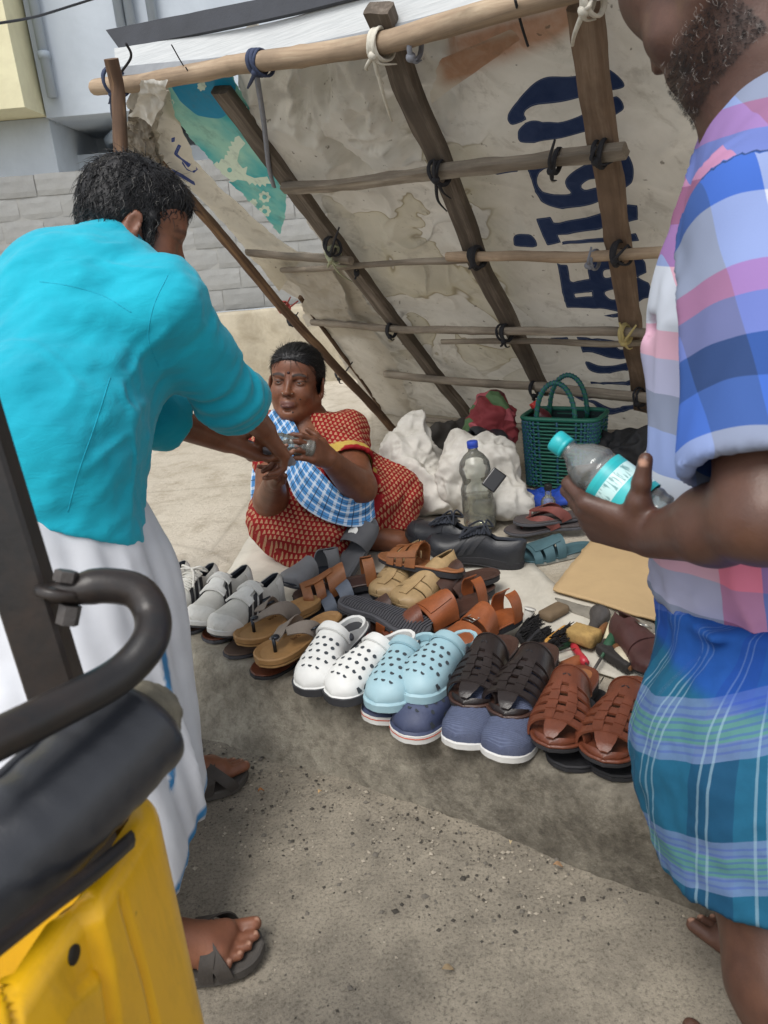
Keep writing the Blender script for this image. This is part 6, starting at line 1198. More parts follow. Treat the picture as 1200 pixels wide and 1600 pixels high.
def eyes(root, C, R, w, sc, org, look=(1, 0, 0)):
    for y in (-1, 1):
        c = local(C, R)(.0745 * sc, y * .0315 * w * sc, -.0018 * sc); e = MB(); ax = np.asarray(R) @ np.asarray(look, float)
        prof = [(.0001 + .0118 * sc * math.sin(a), -.0118 * sc * math.cos(a)) for a in np.linspace(0.05, 3.09, 10)]; e.lathe(prof, c, ax, 14); o = e.obj('eye', M_EYEW, root, org=org)
        e = MB(); e.lathe([(.0058 * sc, .0104 * sc), (.0045 * sc, .0114 * sc), (.0001, .0121 * sc)], c, ax, 12); i = e.obj('iris', M_IRIS, o, org=org)

# ------------------------------------------------------------------ customer in the turquoise shirt, bending over
def build_customer():
    nearA = on_z(300, 1500, 0.0); farA = on_z(300, 1245, 0.0)
    org = (nearA + farA) / 2; r = person('man in turquoise shirt and white dhoti bending over the footwear', tuple(org))
    fh = nrm([.8, .6, 0]); lh = np.array([-.6, .8, 0.0])
    # feet point along the kerb towards the right
    tn = nrm(on_z(415, 1490, 0) - on_z(300, 1512, 0)); tf = nrm(on_z(388, 1203, 0) - on_z(300, 1243, 0))
    an, af = on_z(412, 1492, 0.0) - tn * .195, on_z(384, 1206, 0) - tf * .195
    Ch = P(212, 358, 1.56); f = nrm(RT * .88 + FW * .42 - UP * .26); up = nrm(UP * .93 + RT * .33 - FW * .05); up = nrm(up - f * np.dot(up, f)); R = np.stack([f, np.cross(up, f), up], 1)
    neck = P(178, 425, 1.55); rs = P(256, 482, 1.46); ls = P(120, 470, 1.74); re = P(350, 606, 1.64); rw = P(413, 672, 1.90); le = P(222, 640, 1.76); lw = P(352, 690, 1.93); chest = P(150, 530, 1.53); pel = P(70, 700, 1.42); hem = P(88, 850, 1.45)
    hipn, hipf = pel + np.array([.02, -.02, -.08]), pel + np.array([-.03, .10, -.08])
    kn = hipn * .45 + (an + [0, 0, .1]) * .55 - fh * .02; kf = hipf * .45 + (af + [0, 0, .1]) * .55 - fh * .02
    allp = np.array([Ch + .14, Ch - .14, rs, ls, re, rw, lw, P(480, 700, 2.05), pel - .2, an - .12, af - .12, an + tn * .2, af + tf * .22]); lo = allp.min(0) - .08; hi = allp.max(0) + .06; lo[2] = -0.005
    hc = P(430, 700, 1.98); s = SDF(lo, hi, .009, [(hc - .13, hc + .13, .0038), (Ch - .13, Ch + .13, .0045), (np.array([an[0] - .05, an[1] - .08, 0]), np.array([an[0] + .26, an[1] + .1, .08]), .0048), (np.array([af[0] - .05, af[1] - .08, 0]), np.array([af[0] + .26, af[1] + .1, .08]), .0048)])
    head_sdf(s, Ch, R, 1.0, .98, False, (neck, .062)); q = local(Ch, R); s.cone(q(.085, 0, .0), q(.105, 0, -.035), .009, .012, .012); s.ell(q(.085, 0, -.07), (.02, .025, .02), R, .015); s.cone(q(.08, -.03, .022), q(.08, .03, .022), .012, .012, .015)
    s.cone(neck, chest, .07, .13, .05); s.cone(chest, pel, .13, .09, .06); s.chain([rs, re], [.058, .045], .03); s.chain([re, rw], [.044, .029], .015, None); s.chain([ls, le], [.056, .045], .03); s.chain([le, lw], [.044, .028], .015)
    for h_, k_, a_, d_ in ((hipn, kn, an, tn), (hipf, kf, af, tf)): s.cone(pel, h_, .09, .07, .05); s.chain([h_, k_, a_ + [0, 0, .09]], [.06, .045, .034], .03)
    t1 = foot_sdf(s, an, tn, .026, 1.03, 1); t2 = foot_sdf(s, af, tf, .026, 1.03, -1)
    # right hand presses a sandal piece, seen from its back; left hand holds the piece from below
    dr = nrm(P(452, 722, 2.0) - rw); nr = nrm(-UP * .75 - RT * .35 + FW * .3)
    th = hand_sdf(s, rw, dr, nr, -1, [(.5, .9, .5), (.55, .95, .5), (.6, 1.0, .5), (.7, 1.0, .5)], 1.02, (.2, .3), .03, nrm(-RT * .45 - UP * .5 + dr * .6))
    dl = nrm(P(405, 712, 1.97) - lw); nl = nrm(UP * .8 + RT * .1 - FW * .25)
    th2 = hand_sdf(s, lw, dl, nl, 1, [(.25, .5, .3), (.2, .45, .3), (.2, .45, .3), (.25, .5, .3)], 1.0, (.1, .3), .05, nrm(dl * .75 + UP * .5 - FW * .35))
    V, F = s.mesh(); V = relax(V, F, 1, .4); dark, lip = head_paint(V, Ch, R, 1, .98, True, .0); L = (V - Ch) @ R
    dark = np.maximum(dark * .6, .8 * sstep(.02, .0, np.abs(L[:, 0] - .035 + .15 * (L[:, 2] + .05))) * sstep(.03, .0, L[:, 2]) * (L[:, 2] > -.13) * (np.linalg.norm(L, axis=1) < .15))
    dark = np.maximum(dark, .8 * sstep(-.045, -.075, L[:, 2]) * (L[:, 0] > .03) * (np.linalg.norm(L, axis=1) < .15)); nl_ = nails(V, t1 + t2 + th[4:] + th2, .0065)
    mesh('body', V - org, F, mat_skin('brown_skin', '#8a5a42', '#6e4534'), r, attrs={'dark': dark, 'lip': lip * 0, 'nail': nl_})
    # hair: short, wavy
    s = SDF(Ch - .16, Ch + .17, .005); s.ell(q(-.018, 0, .047), (.101, .080, .091), R, .01); s.ell(q(-.055, 0, -.005), (.056, .068, .060), R, .03); s.ell(q(.04, 0, .075), (.05, .06, .045), R, .02)
    s.ell(q(.075, 0, -.03), (.055, .12, .075), R, .012, sub=True); s.ell(q(-.005, -.085, -.03), (.028, .03, .05), R, .008, sub=True); s.ell(q(-.005, .085, -.03), (.028, .03, .05), R, .008, sub=True); s.box(q(-.02, 0, -.11), (.12, .12, .05), R, .01, .01, sub=True)
    for y in (-1, 1): s.cone(q(.022, y * .066, .02), q(.030, y * .060, -.05), .011, .010, .01); s.cone(q(.030, y * .060, -.05), q(.066, y * .034, -.092), .012, .014, .01)
    V, F = s.mesh(); N = vnormals(V, F); V = V + N * (.006 * fbm(V * 45, 3, 301))[:, None]; h = mesh('hair', V - org, F, M_HAIR, r); flow = lambda p: -up + (p - Ch) * 1.5
    SV, SF = strands(V, N, np.ones(len(V), bool), 3200, .024, .0011, flow, .004, 302, .0022, 6, .25); tag(mesh('hair_locks', SV - org, SF, M_HAIR, h), kind='stuff'); SV, SF = strands(V, N, ((V - Ch) @ R)[:, 2] > -.03, 260, .026, .0004, flow, .004, 303, .003, 6, .25); tag(mesh('grey_hair_strands', SV - org, SF, M_HAIRG, h), kind='stuff')
    # turquoise shirt
    lo2 = np.min([rs, ls, pel - .25, hem - .25, re, le], 0) - .12; hi2 = np.max([neck, rs, ls, hem + .2, re, le, P(300, 650, 1.83), chest + .2], 0) + .09; s = SDF(lo2, hi2, .0065)
    bn = nrm(np.cross(lh, pel - chest)); s.cone(P(178, 452, 1.55), chest, .088, .165, .06, (bn, .8)); s.cone(chest, pel, .17, .185, .08, (fh, .82)); s.cone(pel, hem, .18, .178, .08, (fh, .85)); s.cone(hem, hem - [0, 0, .2], .178, .18, .05, (fh, .85))
    s.cone(P(175, 445, 1.55), rs, .07, .078, .05); s.cone(P(175, 445, 1.55), ls, .07, .078, .05); s.ell(P(110, 500, 1.50), (.15, .13, .15), None, .09)
    s.chain([rs, re], [.085, .064], .045); cuf_r = re + (rw - re) * .30; s.cone(re, cuf_r, .064, .058, .02); s.chain([ls, le], [.08, .066], .045); cuf_l = le + (lw - le) * .36; s.cone(le, cuf_l, .064, .055, .02)
    # rolled cuffs
    for c, w_, e in ((cuf_r, rw, re), (cuf_l, lw, le)):
        d = nrm(w_ - e); s.cone(c - d * .055, c, .074, .070, .004)
    s.cone(P(142, 416, 1.57), P(246, 462, 1.52), .042, .030, .02); s.cone(neck, Ch, .060, .056, .0, sub=True)
    axc = nrm(Ch - neck + UP * .02); Rc = frame_z(axc, fh); ring = [neck + axc * (.052 - .014 * math.cos(a)) + Rc @ np.array([.069 * math.cos(a), .066 * math.sin(a), 0]) for a in np.linspace(0, 2 * math.pi, 29)]
    for i_ in range(28): s.cone(ring[i_], ring[i_ + 1], .011, .011, .003); s.cone(ring[i_] - axc * .02 + nrm(ring[i_] - neck - axc * .05) * .008, ring[i_ + 1] - axc * .02 + nrm(ring[i_ + 1] - neck - axc * .05) * .008, .011, .011, .006)
    # hem: cut by a plane that rises to the left, then sleeve ends
    p0, p1, p2 = P(60, 818, 1.36), P(207, 872, 1.52), P(120, 850, 1.62); hn = nrm(np.cross(p1 - p0, p2 - p0)); hn = hn if hn[2] < 0 else -hn
    s.cut(P(130, 838, 1.42), nrm(hn * .7 + np.array([0, 0, -.3])), .05, .015)
    for c, w_, e in ((cuf_r, rw, re), (cuf_l, lw, le)):
        d = nrm(w_ - e); sl, X = s._sub(c - .1, c + .16); dd = (X - c) @ d; near = np.linalg.norm(X - c - dd[..., None] * d, axis=-1) < .09; D = s.D[sl]; s.D[sl] = np.where(near & (dd > 0), np.maximum(D, dd), D); D = s.D[sl]; inner = np.linalg.norm(X - c - dd[..., None] * d, axis=-1) - .056; s.D[sl] = np.where(near & (dd > -.03), np.maximum(D, -inner), D)
    V, F = s.mesh(); V = relax(V, F, 3, .5); N = vnormals(V, F); sp = pel - chest
    V = fold(V, N, np.cross(sp, fh) * .5 + sp * .5 + lh * .2, 9, 3.0, .015, 310); V = fold(V, N, rs - pel, 15, 2.5, .009, 311); V = crease(V, N, P(60, 640, 1.4) - rs, 12, 3, .007, 315); V = crease(V, N, pel - chest + lh * .3, 11, 3, .005, 316); near_sl = sstep(.13, .03, np.linalg.norm(V - re, axis=1)); N = vnormals(V, F); q_ = (V - re) @ nrm(rw - re); V = V + N * (.006 * near_sl * np.sin(q_ * 160 + 3 * fbm(V * 12, 2, 5)))[:, None]
    V = fold(V, N, RT + .5 * UP, 34, 9, .0045, 313)
    arm = sstep(.11, .04, np.linalg.norm(V - rs, axis=1))
    t = NT('turquoise_cotton'); v = t.tc('Object'); n1 = t.noise(v, 9, 4, .6); n3 = t.noise(v, 700, 2, .5); n5 = t.noise(v, 3.0, 5, .65, .4); cc_ = t.ramp(n1, [(.3, '#0a9db6'), (.7, '#12aec6')]); cc_ = t.mix(t.ramp(n5, [(.35, .55), (.6, 0.0)]), cc_, '#0b8ea6'); wv_ = t.n('TexWave', i_Scale=260.0, i_Distortion=2.0); t.l(v, wv_.inputs['Vector']); cc_ = t.mix(t.math('MULTIPLY', wv_.outputs['Fac'], .10), cc_, '#3fc4d6'); t.color(cc_); t.rough(.85); t.b.inputs['Sheen Weight'].default_value = .15; t.b.inputs['Specular IOR Level'].default_value = .25; b_ = t.bump(n3, .15, .001); n4 = t.noise(t.mapping(v, (1, 1, 2.2), (.5, .4, 0)), 13, 5, .55, 1.2); t.bump(n4, .22, .012, b_); m = t.m
    sh_o = mesh('shirt', V - org, F, m, r)
    # stitched seams as thin raised cords lying on the cloth
    def seam(pxs, name='seam'):
        from mathutils.bvhtree import BVHTree
        bv = BVHTree.FromPolygons([tuple(x) for x in V], [tuple(int(i) for i in f_) for f_ in F]); pts = []
        for x, y in resample(catmull(pxs, 6), 60):
            d_ = ray(x, y); hit = bv.ray_cast(Vector(CAM), Vector(d_))
            if hit[0] is not None: pts.append(np.array(hit[0]) + np.array(hit[1]) * -.0005)
        if len(pts) > 4: mb = MB(); mb.tube(np.array(pts), .0013, 5); mb.obj(name, pm('turquoise_seam', '#0f9fb8', .9, .2, 300), sh_o, org=org)
    seam([(172, 590), (150, 660), (122, 740), (106, 800)]); seam([(262, 430), (240, 478), (232, 530), (248, 572)]); seam([(62, 440), (110, 447), (160, 462), (205, 488)])
    # earphone bud hanging at the placket
    e = P(240, 655, 1.66); mb = MB(); mb.tube([P(241, 625, 1.66), P(240, 650, 1.66)], .0012, 5); mb.lathe([(.001, -.008), (.007, -.006), (.009, 0), (.007, .006), (.001, .008)], e, (1, 0, .3), 12); mb.obj('earphone', pm('black_plastic', '#202124', .35), r, org=org)
    # white dhoti with a blue border
    top = hem + np.array([-.03, 0, .2]); lo3 = np.min([an, af, hem - .3], 0) - .2; hi3 = np.max([hem + .28, an + .2, af + .22], 0); lo3[2] = .03; s = SDF(lo3, hi3, .008)
    s.cone(top, hem - [.04, 0, .12], .155, .165, .05); a1 = an + np.array([0, 0, .12]) - tn * .03; a2 = af + np.array([0, 0, .12]) - tf * .05; s.cone(hem - [.06, .02, .1], a1 - [.12, .05, -.05], .16, .13, .12); s.cone(hem - [0, .05, .02], (a1 + a2) / 2 - [.02, .1, 0], .16, .14, .1); s.cone(hem - [0, 0, .1], a1, .145, .12, .12); s.cone(hem - [0, 0, .1], a2, .145, .11, .12); s.cone(hem - [0, 0, .25], (a1 + a2) / 2 + fh * .02, .16, .13, .12)
    s.cut(np.array([0, 0, .105]), (-.10, .04, -1), .12, .018); V, F = s.mesh(); V = relax(V, F, 3, .5); N = vnormals(V, F); V = fold(V, N, (a1 + a2) / 2 - top, 11, 1.2, .024, 320); V = crease(V, N, (a1 + a2) / 2 - top, 9, .9, .014, 321); V = fold(V, N, lh, 9, 3, .006, 322)
    px = to_px(V); ln = np.abs(poly_line(px, [(250, 985), (262, 1060), (272, 1130), (268, 1230)])); hz = V[:, 2] - .105 + .10 * (V[:, 0] - 0) - .04 * V[:, 1]
    at = np.maximum(sstep(6, 3, ln), sstep(.020, .016, hz) * sstep(.004, .007, hz)); t = NT('white_dhoti_cotton'); v = t.tc('Object'); n1 = t.noise(v, 7, 4, .6); n3 = t.noise(v, 600, 2, .5); c = t.ramp(n1, [(.3, '#c0c3ca'), (.7, '#d0d3d9')]); c = t.mix(t.attr('border'), c, '#1d73a8'); t.color(c); t.rough(.85); t.b.inputs['Sheen Weight'].default_value = .1; t.bump(n3, .12, .001)
    mesh('dhoti', V - org, F, t.m, r, attrs={'border': at})
    # worn dark sandals
    for a_, d_, mir in ((an, tn, 1), (af, tf, -1)):
        Lf = Last(.285, .112, .024, .02, .004, 1.02, mir); Lf.H = lambda t: np.interp(t, [0, .3, .5, .62, .75, .88, 1], [.085, .085, .068, .056, .042, .036, .02]); o = bpy.data.objects.new('sandal', None); link(o, r); ms = pm('worn_dark_leather', '#3f3a36', .7, .2, 30, .3); part(o, 'outsole', Lf.slab(lambda t: Lf.zb(t), lambda t: Lf.zt(t), 0, .003), pm('worn_grey_sole', '#4c4844', .85, .2, 30, .3))
        for pth in ([(.42, 0), (.50, .25), (.62, .5), (.74, .85), (.78, 1.0)], [(.80, 0), (.72, .2), (.60, .5), (.46, .8), (.42, 1.0)], [(.60, 0), (.66, .3), (.70, .6), (.66, 1)], [(.40, 0), (.40, .5), (.40, 1)]): part(o, 'strap', Lf.ribbon(pth, [.024, .024, .024], .001, .003), ms)
        x = d_; b0 = a_ - x * .085; Rm = frame_x(x); M = Matrix([[*Rm[0], b0[0] - org[0]], [*Rm[1], b0[1] - org[1]], [*Rm[2], .004 - org[2]], [0, 0, 0, 1]]); o.matrix_local = M
    return r
def poly_line(q, pl):
    d = np.full(q.shape[:-1], 1e9); pl = np.asarray(pl, float)
    for i in range(len(pl) - 1):
        a, b = pl[i], pl[i + 1]; ab = b - a; t = np.clip(((q - a) @ ab) / (ab @ ab), 0, 1); d = np.minimum(d, np.linalg.norm(q - a - t[..., None] * ab, axis=-1))
    return d
build_customer()

# ------------------------------------------------------------------ seated woman in the red printed saree
def build_woman():
    org = P(520, 830, 2.72); org[2] = PLAT; r = person('woman in red printed saree seated cross-legged behind the footwear', tuple(org))
    C = P(463, 599, 2.56); f = nrm(-FW * .93 - RT * .16 - UP * .12); up = nrm(UP * .98 + RT * .08 - f * .0); up = nrm(up - f * np.dot(up, f)); R = np.stack([f, np.cross(up, f), up], 1)
    neck = P(482, 668, 2.63); shl = P(536, 676, 2.62); shr = P(430, 676, 2.66); chest = P(494, 720, 2.60); belly = P(512, 790, 2.66); pel = P(520, 830, 2.78); pel[2] = PLAT + .13; el = P(560, 762, 2.40); er = P(424, 782, 2.40); wl = P(513, 716, 2.19); wr = P(428, 752, 2.22); hl = P(484, 700, 2.10); hr = P(436, 718, 2.09)
    knr = P(455, 842, 2.52); knr[2] = PLAT + .13; knl = P(612, 805, 2.66); knl[2] = PLAT + .12; ftl = P(625, 852, 2.52); ftl[2] = PLAT + .035; ftr = P(500, 885, 2.5); ftr[2] = PLAT + .05
    hc = (hl + hr) / 2; allp = np.array([C + .16, C - .16, shl, shr, knl, knr, hc, ftl]); lo = allp.min(0) - .13; hi = allp.max(0) + .12; lo[2] = PLAT - .01
    s = SDF(lo, hi, .010, [(C - .115, C + .125, .0026), (hc - .1, hc + .1, .0045)])
    head_sdf(s, C, R, 1.12, 1.0, True, (neck, .068)); s.cone(neck, chest, .07, .11, .05); s.cone(chest, belly, .12, .13, .06); s.cone(belly, pel, .13, .13, .06); s.cone(pel, knr, .09, .07, .05); s.cone(pel, knl, .09, .07, .05); s.cone(knr, ftl, .06, .035, .03); s.cone(knl, ftr, .06, .035, .03); s.cone(P(590, 862, 2.55) * [1, 1, 0] + [0, 0, PLAT + .04], ftl, .034, .03, .02); s.cone(ftl, ftl + nrm(ftl - knr) * [.05, .05, 0], .026, .016, .02)
    s.cone(neck - [0, 0, .03], shl - [0, 0, .02], .045, .05, .04); s.cone(neck - [0, 0, .03], shr - [0, 0, .02], .045, .05, .04); s.chain([shl, el], [.062, .056], .03); s.chain([el, wl], [.056, .030], .02); s.chain([shr, er], [.06, .054], .03); s.chain([er, wr], [.054, .030], .02)
    dl = nrm(hl - wl); t1 = hand_sdf(s, wl, dl, nrm(-RT * .9 + UP * .1), 1, [(.5, .8, .5), (.5, .85, .5), (.55, .9, .5), (.6, .9, .5)], .95, (.2, .4), .04, nrm(dl * .6 + UP * .75 - RT * .2))
    dr = nrm(P(440, 712, 2.08) - wr); t2 = hand_sdf(s, wr, dr, nrm(UP * .35 - FW * .75 + RT * .1), -1, [(.35, .7, .5), (.35, .75, .5), (.35, .75, .5), (.4, .8, .5)], .95, (.2, .4), .05, nrm(dr * .6 + RT * .7))
    V, F = s.mesh(); dark, lip = head_paint(V, C, R, 1.12, 1.0); L = (V - C) @ R / .99
    # small nose pin shine, moles and the sharp bindi are children
    mesh('body', V - org, F, mat_skin('dark_brown_skin', '#7c4e36', '#613a29'), r, attrs={'dark': dark, 'lip': lip * .8, 'nail': nails(V, t1 + t2, .005)})
    q = local(C, R); eyes(r, C, R, 1.12, 1.0, org, (1, -.08, -.30))
    bv = (V, F)
    from mathutils.bvhtree import BVHTree
    tree = BVHTree.FromPolygons([tuple(x) for x in V], [tuple(int(i) for i in g) for g in F])
    def dot(y, z, rad, m, name):
        a = q(.2, y, z); h = tree.ray_cast(Vector(a), Vector(-f))
        if h[0] is not None: mb = MB(); mb.lathe([(rad, -.001), (rad, .0008), (rad * .6, .0014), (.0002, .0016)], np.array(h[0]), np.array(h[1]), 12); mb.obj(name, m, r, org=org)
    dot(0, .030, .0048, pm('maroon_bindi', '#2c0b0c', .5), 'bindi'); dot(.040, -.052, .0026, pm('mole', '#2a1710', .6), 'mole'); dot(.018, -.095, .003, pm('mole', '#2a1710', .6), 'mole'); dot(-.014, -.036, .0018, M_CHROME, 'nose_pin'); dot(.017, -.036, .0018, M_CHROME, 'nose_pin')
    # hair drawn back into a low bun
    s = SDF(C - .17, C + .17, .0035); s.ell(q(-.020, 0, .046), (.100, .089, .090), R, .01); s.ell(q(-.045, 0, -.005), (.062, .078, .07), R, .03); s.ell(q(-.115, 0, -.02), (.045, .05, .045), R, .02); s.ell(q(.042, 0, .066), (.0505, .066, .0475), R, .03); s.ell(q(.082, 0, -.018), (.070, .080, .086), R, .012, sub=True)
    for y in (-1, 1): s.ell(q(.0, y * .092, -.03), (.026, .03, .045), R, .006, sub=True)
    s.box(q(.03, 0, -.125), (.12, .12, .05), R, .01, .01, sub=True); V, F = s.mesh(); N = vnormals(V, F); hh = (V - C) @ R; ang = np.arctan2(hh[:, 1], hh[:, 2] + .02); V = V + N * (.0006 * np.sin(ang * 55 + 3 * fbm(V * 20, 2, 9)) + .0015 * fbm(V * 40, 3, 8))[:, None]; hm = mesh('hair', V - org, F, M_HAIR, r)
    SV, SF = strands(V, N, hh[:, 0] > .01, 110, .04, .0003, lambda p: -f * 1.0 - up * .3, .001, 340, .0014, 6, .08); tag(mesh('grey_hair_strands', SV - org, SF, M_HAIRG, hm), kind='stuff'); SV, SF = strands(V, N, hh[:, 0] > -.02, 2200, .05, .0007, lambda p: -f * 1.0 - up * .3, .001, 341, .0012, 6, .08); tag(mesh('hair_strands', SV - org, SF, M_HAIR, hm), kind='stuff')
    # saree: drape over torso and the crossed legs, blouse sleeve on her left arm
    lo2 = np.min([knr, knl, chest, shr, ftr], 0) - .2; hi2 = np.max([knl, shl, neck, chest, pel], 0) + .17; lo2[2] = PLAT - .004; hi2[2] = neck[2] + .05; s = SDF(lo2, hi2, .0065)
    s.cone(P(490, 690, 2.63), chest, .115, .135, .05); s.ell(P(487, 722, 2.53), (.10, .085, .085), None, .05); s.cone(chest, belly, .135, .16, .07); s.cone(belly, pel, .165, .18, .08)
    s.cone(pel, knr, .15, .105, .08); s.cone(pel, knl, .15, .1, .08); front = (knr + knl) / 2 - np.array([.03, .16, .03]); s.cone(pel, front, .15, .085, .1); s.cone(knr, front, .105, .085, .07); s.ell((knr + knl) / 2 + np.array([0, -.02, .02]), (.20, .15, .12), None, .08); s.cone(knl, P(575, 850, 2.58) * [1, 1, 0] + [0, 0, PLAT + .08], .1, .075, .07); s.cone(knr, P(490, 885, 2.46) * [1, 1, 0] + [0, 0, PLAT + .03], .1, .06, .06)
    s.cone(neck + [.03, .03, -.015], shl, .080, .078, .045); s.cone(neck + [-.03, .03, -.02], shr, .08, .078, .045); slv = shl + (el - shl) * .62; s.cone(shl, slv, .078, .076, .03); s.cone(shr, shr + (er - shr) * .5, .075, .07, .03)
    s.ell(P(466, 664, 2.50), (.055, .08, .06), None, .03, sub=True); s.ell(P(600, 905, 2.45) * [1, 1, 0] + [0, 0, PLAT], (.10, .07, .06), None, .02, sub=True)
    d = nrm(el - shl); sl, X = s._sub(slv - .13, slv + .13); dd = (X - slv) @ d; rad = np.linalg.norm(X - slv - dd[..., None] * d, axis=-1); D = s.D[sl]; s.D[sl] = np.where((rad < .11) & (dd > 0) & (dd < .09), np.maximum(D, np.where(rad < .095, dd, -1)), D); D = s.D[sl]; s.D[sl] = np.where((dd > -.03) & (dd < .02), np.maximum(D, -(rad - .066)), D)
    V, F = s.mesh(); V = relax(V, F, 2, .5); N = vnormals(V, F); V = fold(V, N, front - pel + np.array([.3, 0, 0]), 10, 3, .030, 350); V = fold(V, N, knl - knr, 12, 3.0, .018, 351); V = crease(V, N, (1, -.4, .15), 9, 2.5, .016, 352); V = crease(V, N, (.4, -1, .1), 10, 3, .012, 353); V[:, 2] = np.maximum(V[:, 2], PLAT + .0015)
    uv = np.stack([V[:, 0] + .25 * V[:, 1] + .02 * fbm(V * 5, 2, 3), (V[:, 2] + V[:, 1]) * .75 + .02 * fbm(V * 5, 2, 4), 0 * V[:, 0]], 1)
    ds = (V - slv) @ d; rs_ = np.linalg.norm(V - slv - ds[:, None] * d, axis=1); bord = (rs_ < .10) * (np.abs(ds) < .2); b1 = bord * sstep(-.040, -.037, ds) * sstep(-.008, -.011, ds); b2 = bord * sstep(-.010, -.008, ds)
    hemb = sstep(PLAT + .03, PLAT + .02, V[:, 2]) * (V[:, 0] > P(478, 885, 2.46)[0]) * (V[:, 0] < P(545, 885, 2.46)[0]); b1 = np.maximum(b1, hemb)
    t = NT('red_printed_cotton'); u = t.attr('cloth_uv', 'Vector'); v = t.tc('Object'); mp = t.mapping(u, (62, 62, 1), (0, 0, .35)); sx = t.n('SeparateXYZ'); t.l(mp, sx.inputs[0]); row = t.math('FLOOR', sx.outputs[1]); xo = t.math('ADD', sx.outputs[0], t.math('MULTIPLY', t.math('MODULO', row, 2.0), .5)); fx = t.math('SUBTRACT', t.math('FRACT', xo), .5); fy = t.math('SUBTRACT', t.math('FRACT', sx.outputs[1]), .5)
    # small bell: wide foot, narrow head
    wdt = t.math('MULTIPLY_ADD', fy, -.22, .23); inx = t.math('LESS_THAN', t.math('ABSOLUTE', fx), wdt); iny = t.math('LESS_THAN', t.math('ABSOLUTE', t.math('ADD', fy, .02)), .36); cut = t.math('GREATER_THAN', t.math('ABSOLUTE', t.math('SUBTRACT', t.math('ABSOLUTE', fx), .12)), .025); motif = t.math('MULTIPLY', t.math('MULTIPLY', inx, iny), cut)
    n1 = t.noise(v, 12, 4, .6); base = t.ramp(n1, [(.3, '#7a1216'), (.7, '#8d191c')]); c = t.mix(t.math('MULTIPLY', motif, .7), base, '#bfa67f'); c = t.mix(t.attr('gold'), c, '#b59a4c'); c = t.mix(t.attr('plain'), c, '#8f1b22'); t.color(c); t.rough(.85); t.b.inputs['Specular IOR Level'].default_value = .25; t.bump(t.noise(v, 500, 2, .5), .15, .001)
    mesh('saree', V - org, F, t.m, r, attrs={'cloth_uv': uv, 'gold': b1, 'plain': b2})
    # blue checked towel over her right shoulder
    t = NT('blue_checked_towel'); u = t.attr('cloth_uv', 'Vector'); sx = t.n('SeparateXYZ'); t.l(u, sx.inputs[0]); col = None
    base = '#4a86bd'
    def band(sock, freq, lo_, hi_, ph=0.0): f_ = t.math('FRACT', t.math('MULTIPLY_ADD', sock, freq, ph)); return t.math('MULTIPLY', t.math('GREATER_THAN', f_, lo_), t.math('LESS_THAN', f_, hi_))
    col = t.mix(t.math('MULTIPLY', band(sx.outputs[0], 22, .0, .22), .7), base, '#c8d3de'); col = t.mix(t.math('MULTIPLY', band(sx.outputs[1], 22, .0, .22), .7), col, '#c8d3de'); col = t.mix(t.math('MULTIPLY', band(sx.outputs[0], 22, .5, .58), .8), col, '#23344f'); col = t.mix(t.math('MULTIPLY', band(sx.outputs[1], 22, .5, .58), .8), col, '#23344f'); t.color(col); t.rough(.9); t.bump(t.noise(t.tc('Object'), 400, 2, .5), .2, .001); mt = t.m
    tw = thing('checked_towel', 'blue checked cotton towel draped over the seated woman\'s shoulder and lap', 'towel', tuple(org))
    def strip(A, B, name, seed, nu=26, nv=110, amp=.012):
        A = np.array([P(*a) for a in A]); B = np.array([P(*b) for b in B]); A = resample(catmull(A, 8), nv); B = resample(catmull(B, 8), nv); k = np.linspace(0, 1, nu)[None, :, None]; G = A[:, None] * (1 - k) + B[:, None] * k; L = np.r_[0, np.cumsum(np.linalg.norm(np.diff((A + B) / 2, axis=0), axis=1))]; Wd = np.linalg.norm(A - B, axis=1)
        uv = np.stack([np.broadcast_to(np.linspace(0, .22, nu)[None, :], (nv, nu)), np.broadcast_to(L[:, None], (nv, nu)), np.zeros((nv, nu))], -1).reshape(-1, 3); tow = nrm(CAM - G.mean((0, 1))); pl = np.sin(np.linspace(0, 1, nu)[None, :] * 17 + 2.5 * fbm(G * 7, 2, seed)); G = G + tow * (amp * pl * .6 + amp * fbm(G * 14, 3, seed) + .01 * np.sin(np.linspace(0, math.pi, nu))[None, :])[..., None]; V, F = grid_vf(G); mesh(name, V - org, F, mt, tw, attrs={'cloth_uv': uv})
    strip([(413, 655, 2.55), (428, 690, 2.47), (444, 735, 2.42), (463, 780, 2.34), (498, 808, 2.32), (540, 822, 2.33), (572, 820, 2.36), (586, 808, 2.40)], [(438, 628, 2.57), (464, 668, 2.48), (480, 712, 2.43), (506, 742, 2.38), (528, 765, 2.36), (548, 774, 2.36), (568, 760, 2.40), (580, 745, 2.43)], 'front_fall', 361)
    strip([(432, 632, 2.60), (405, 690, 2.62), (392, 750, 2.62), (394, 815, 2.60)], [(446, 640, 2.56), (430, 690, 2.56), (424, 750, 2.56), (418, 800, 2.56)], 'back_fall', 363)
    return r
build_woman()

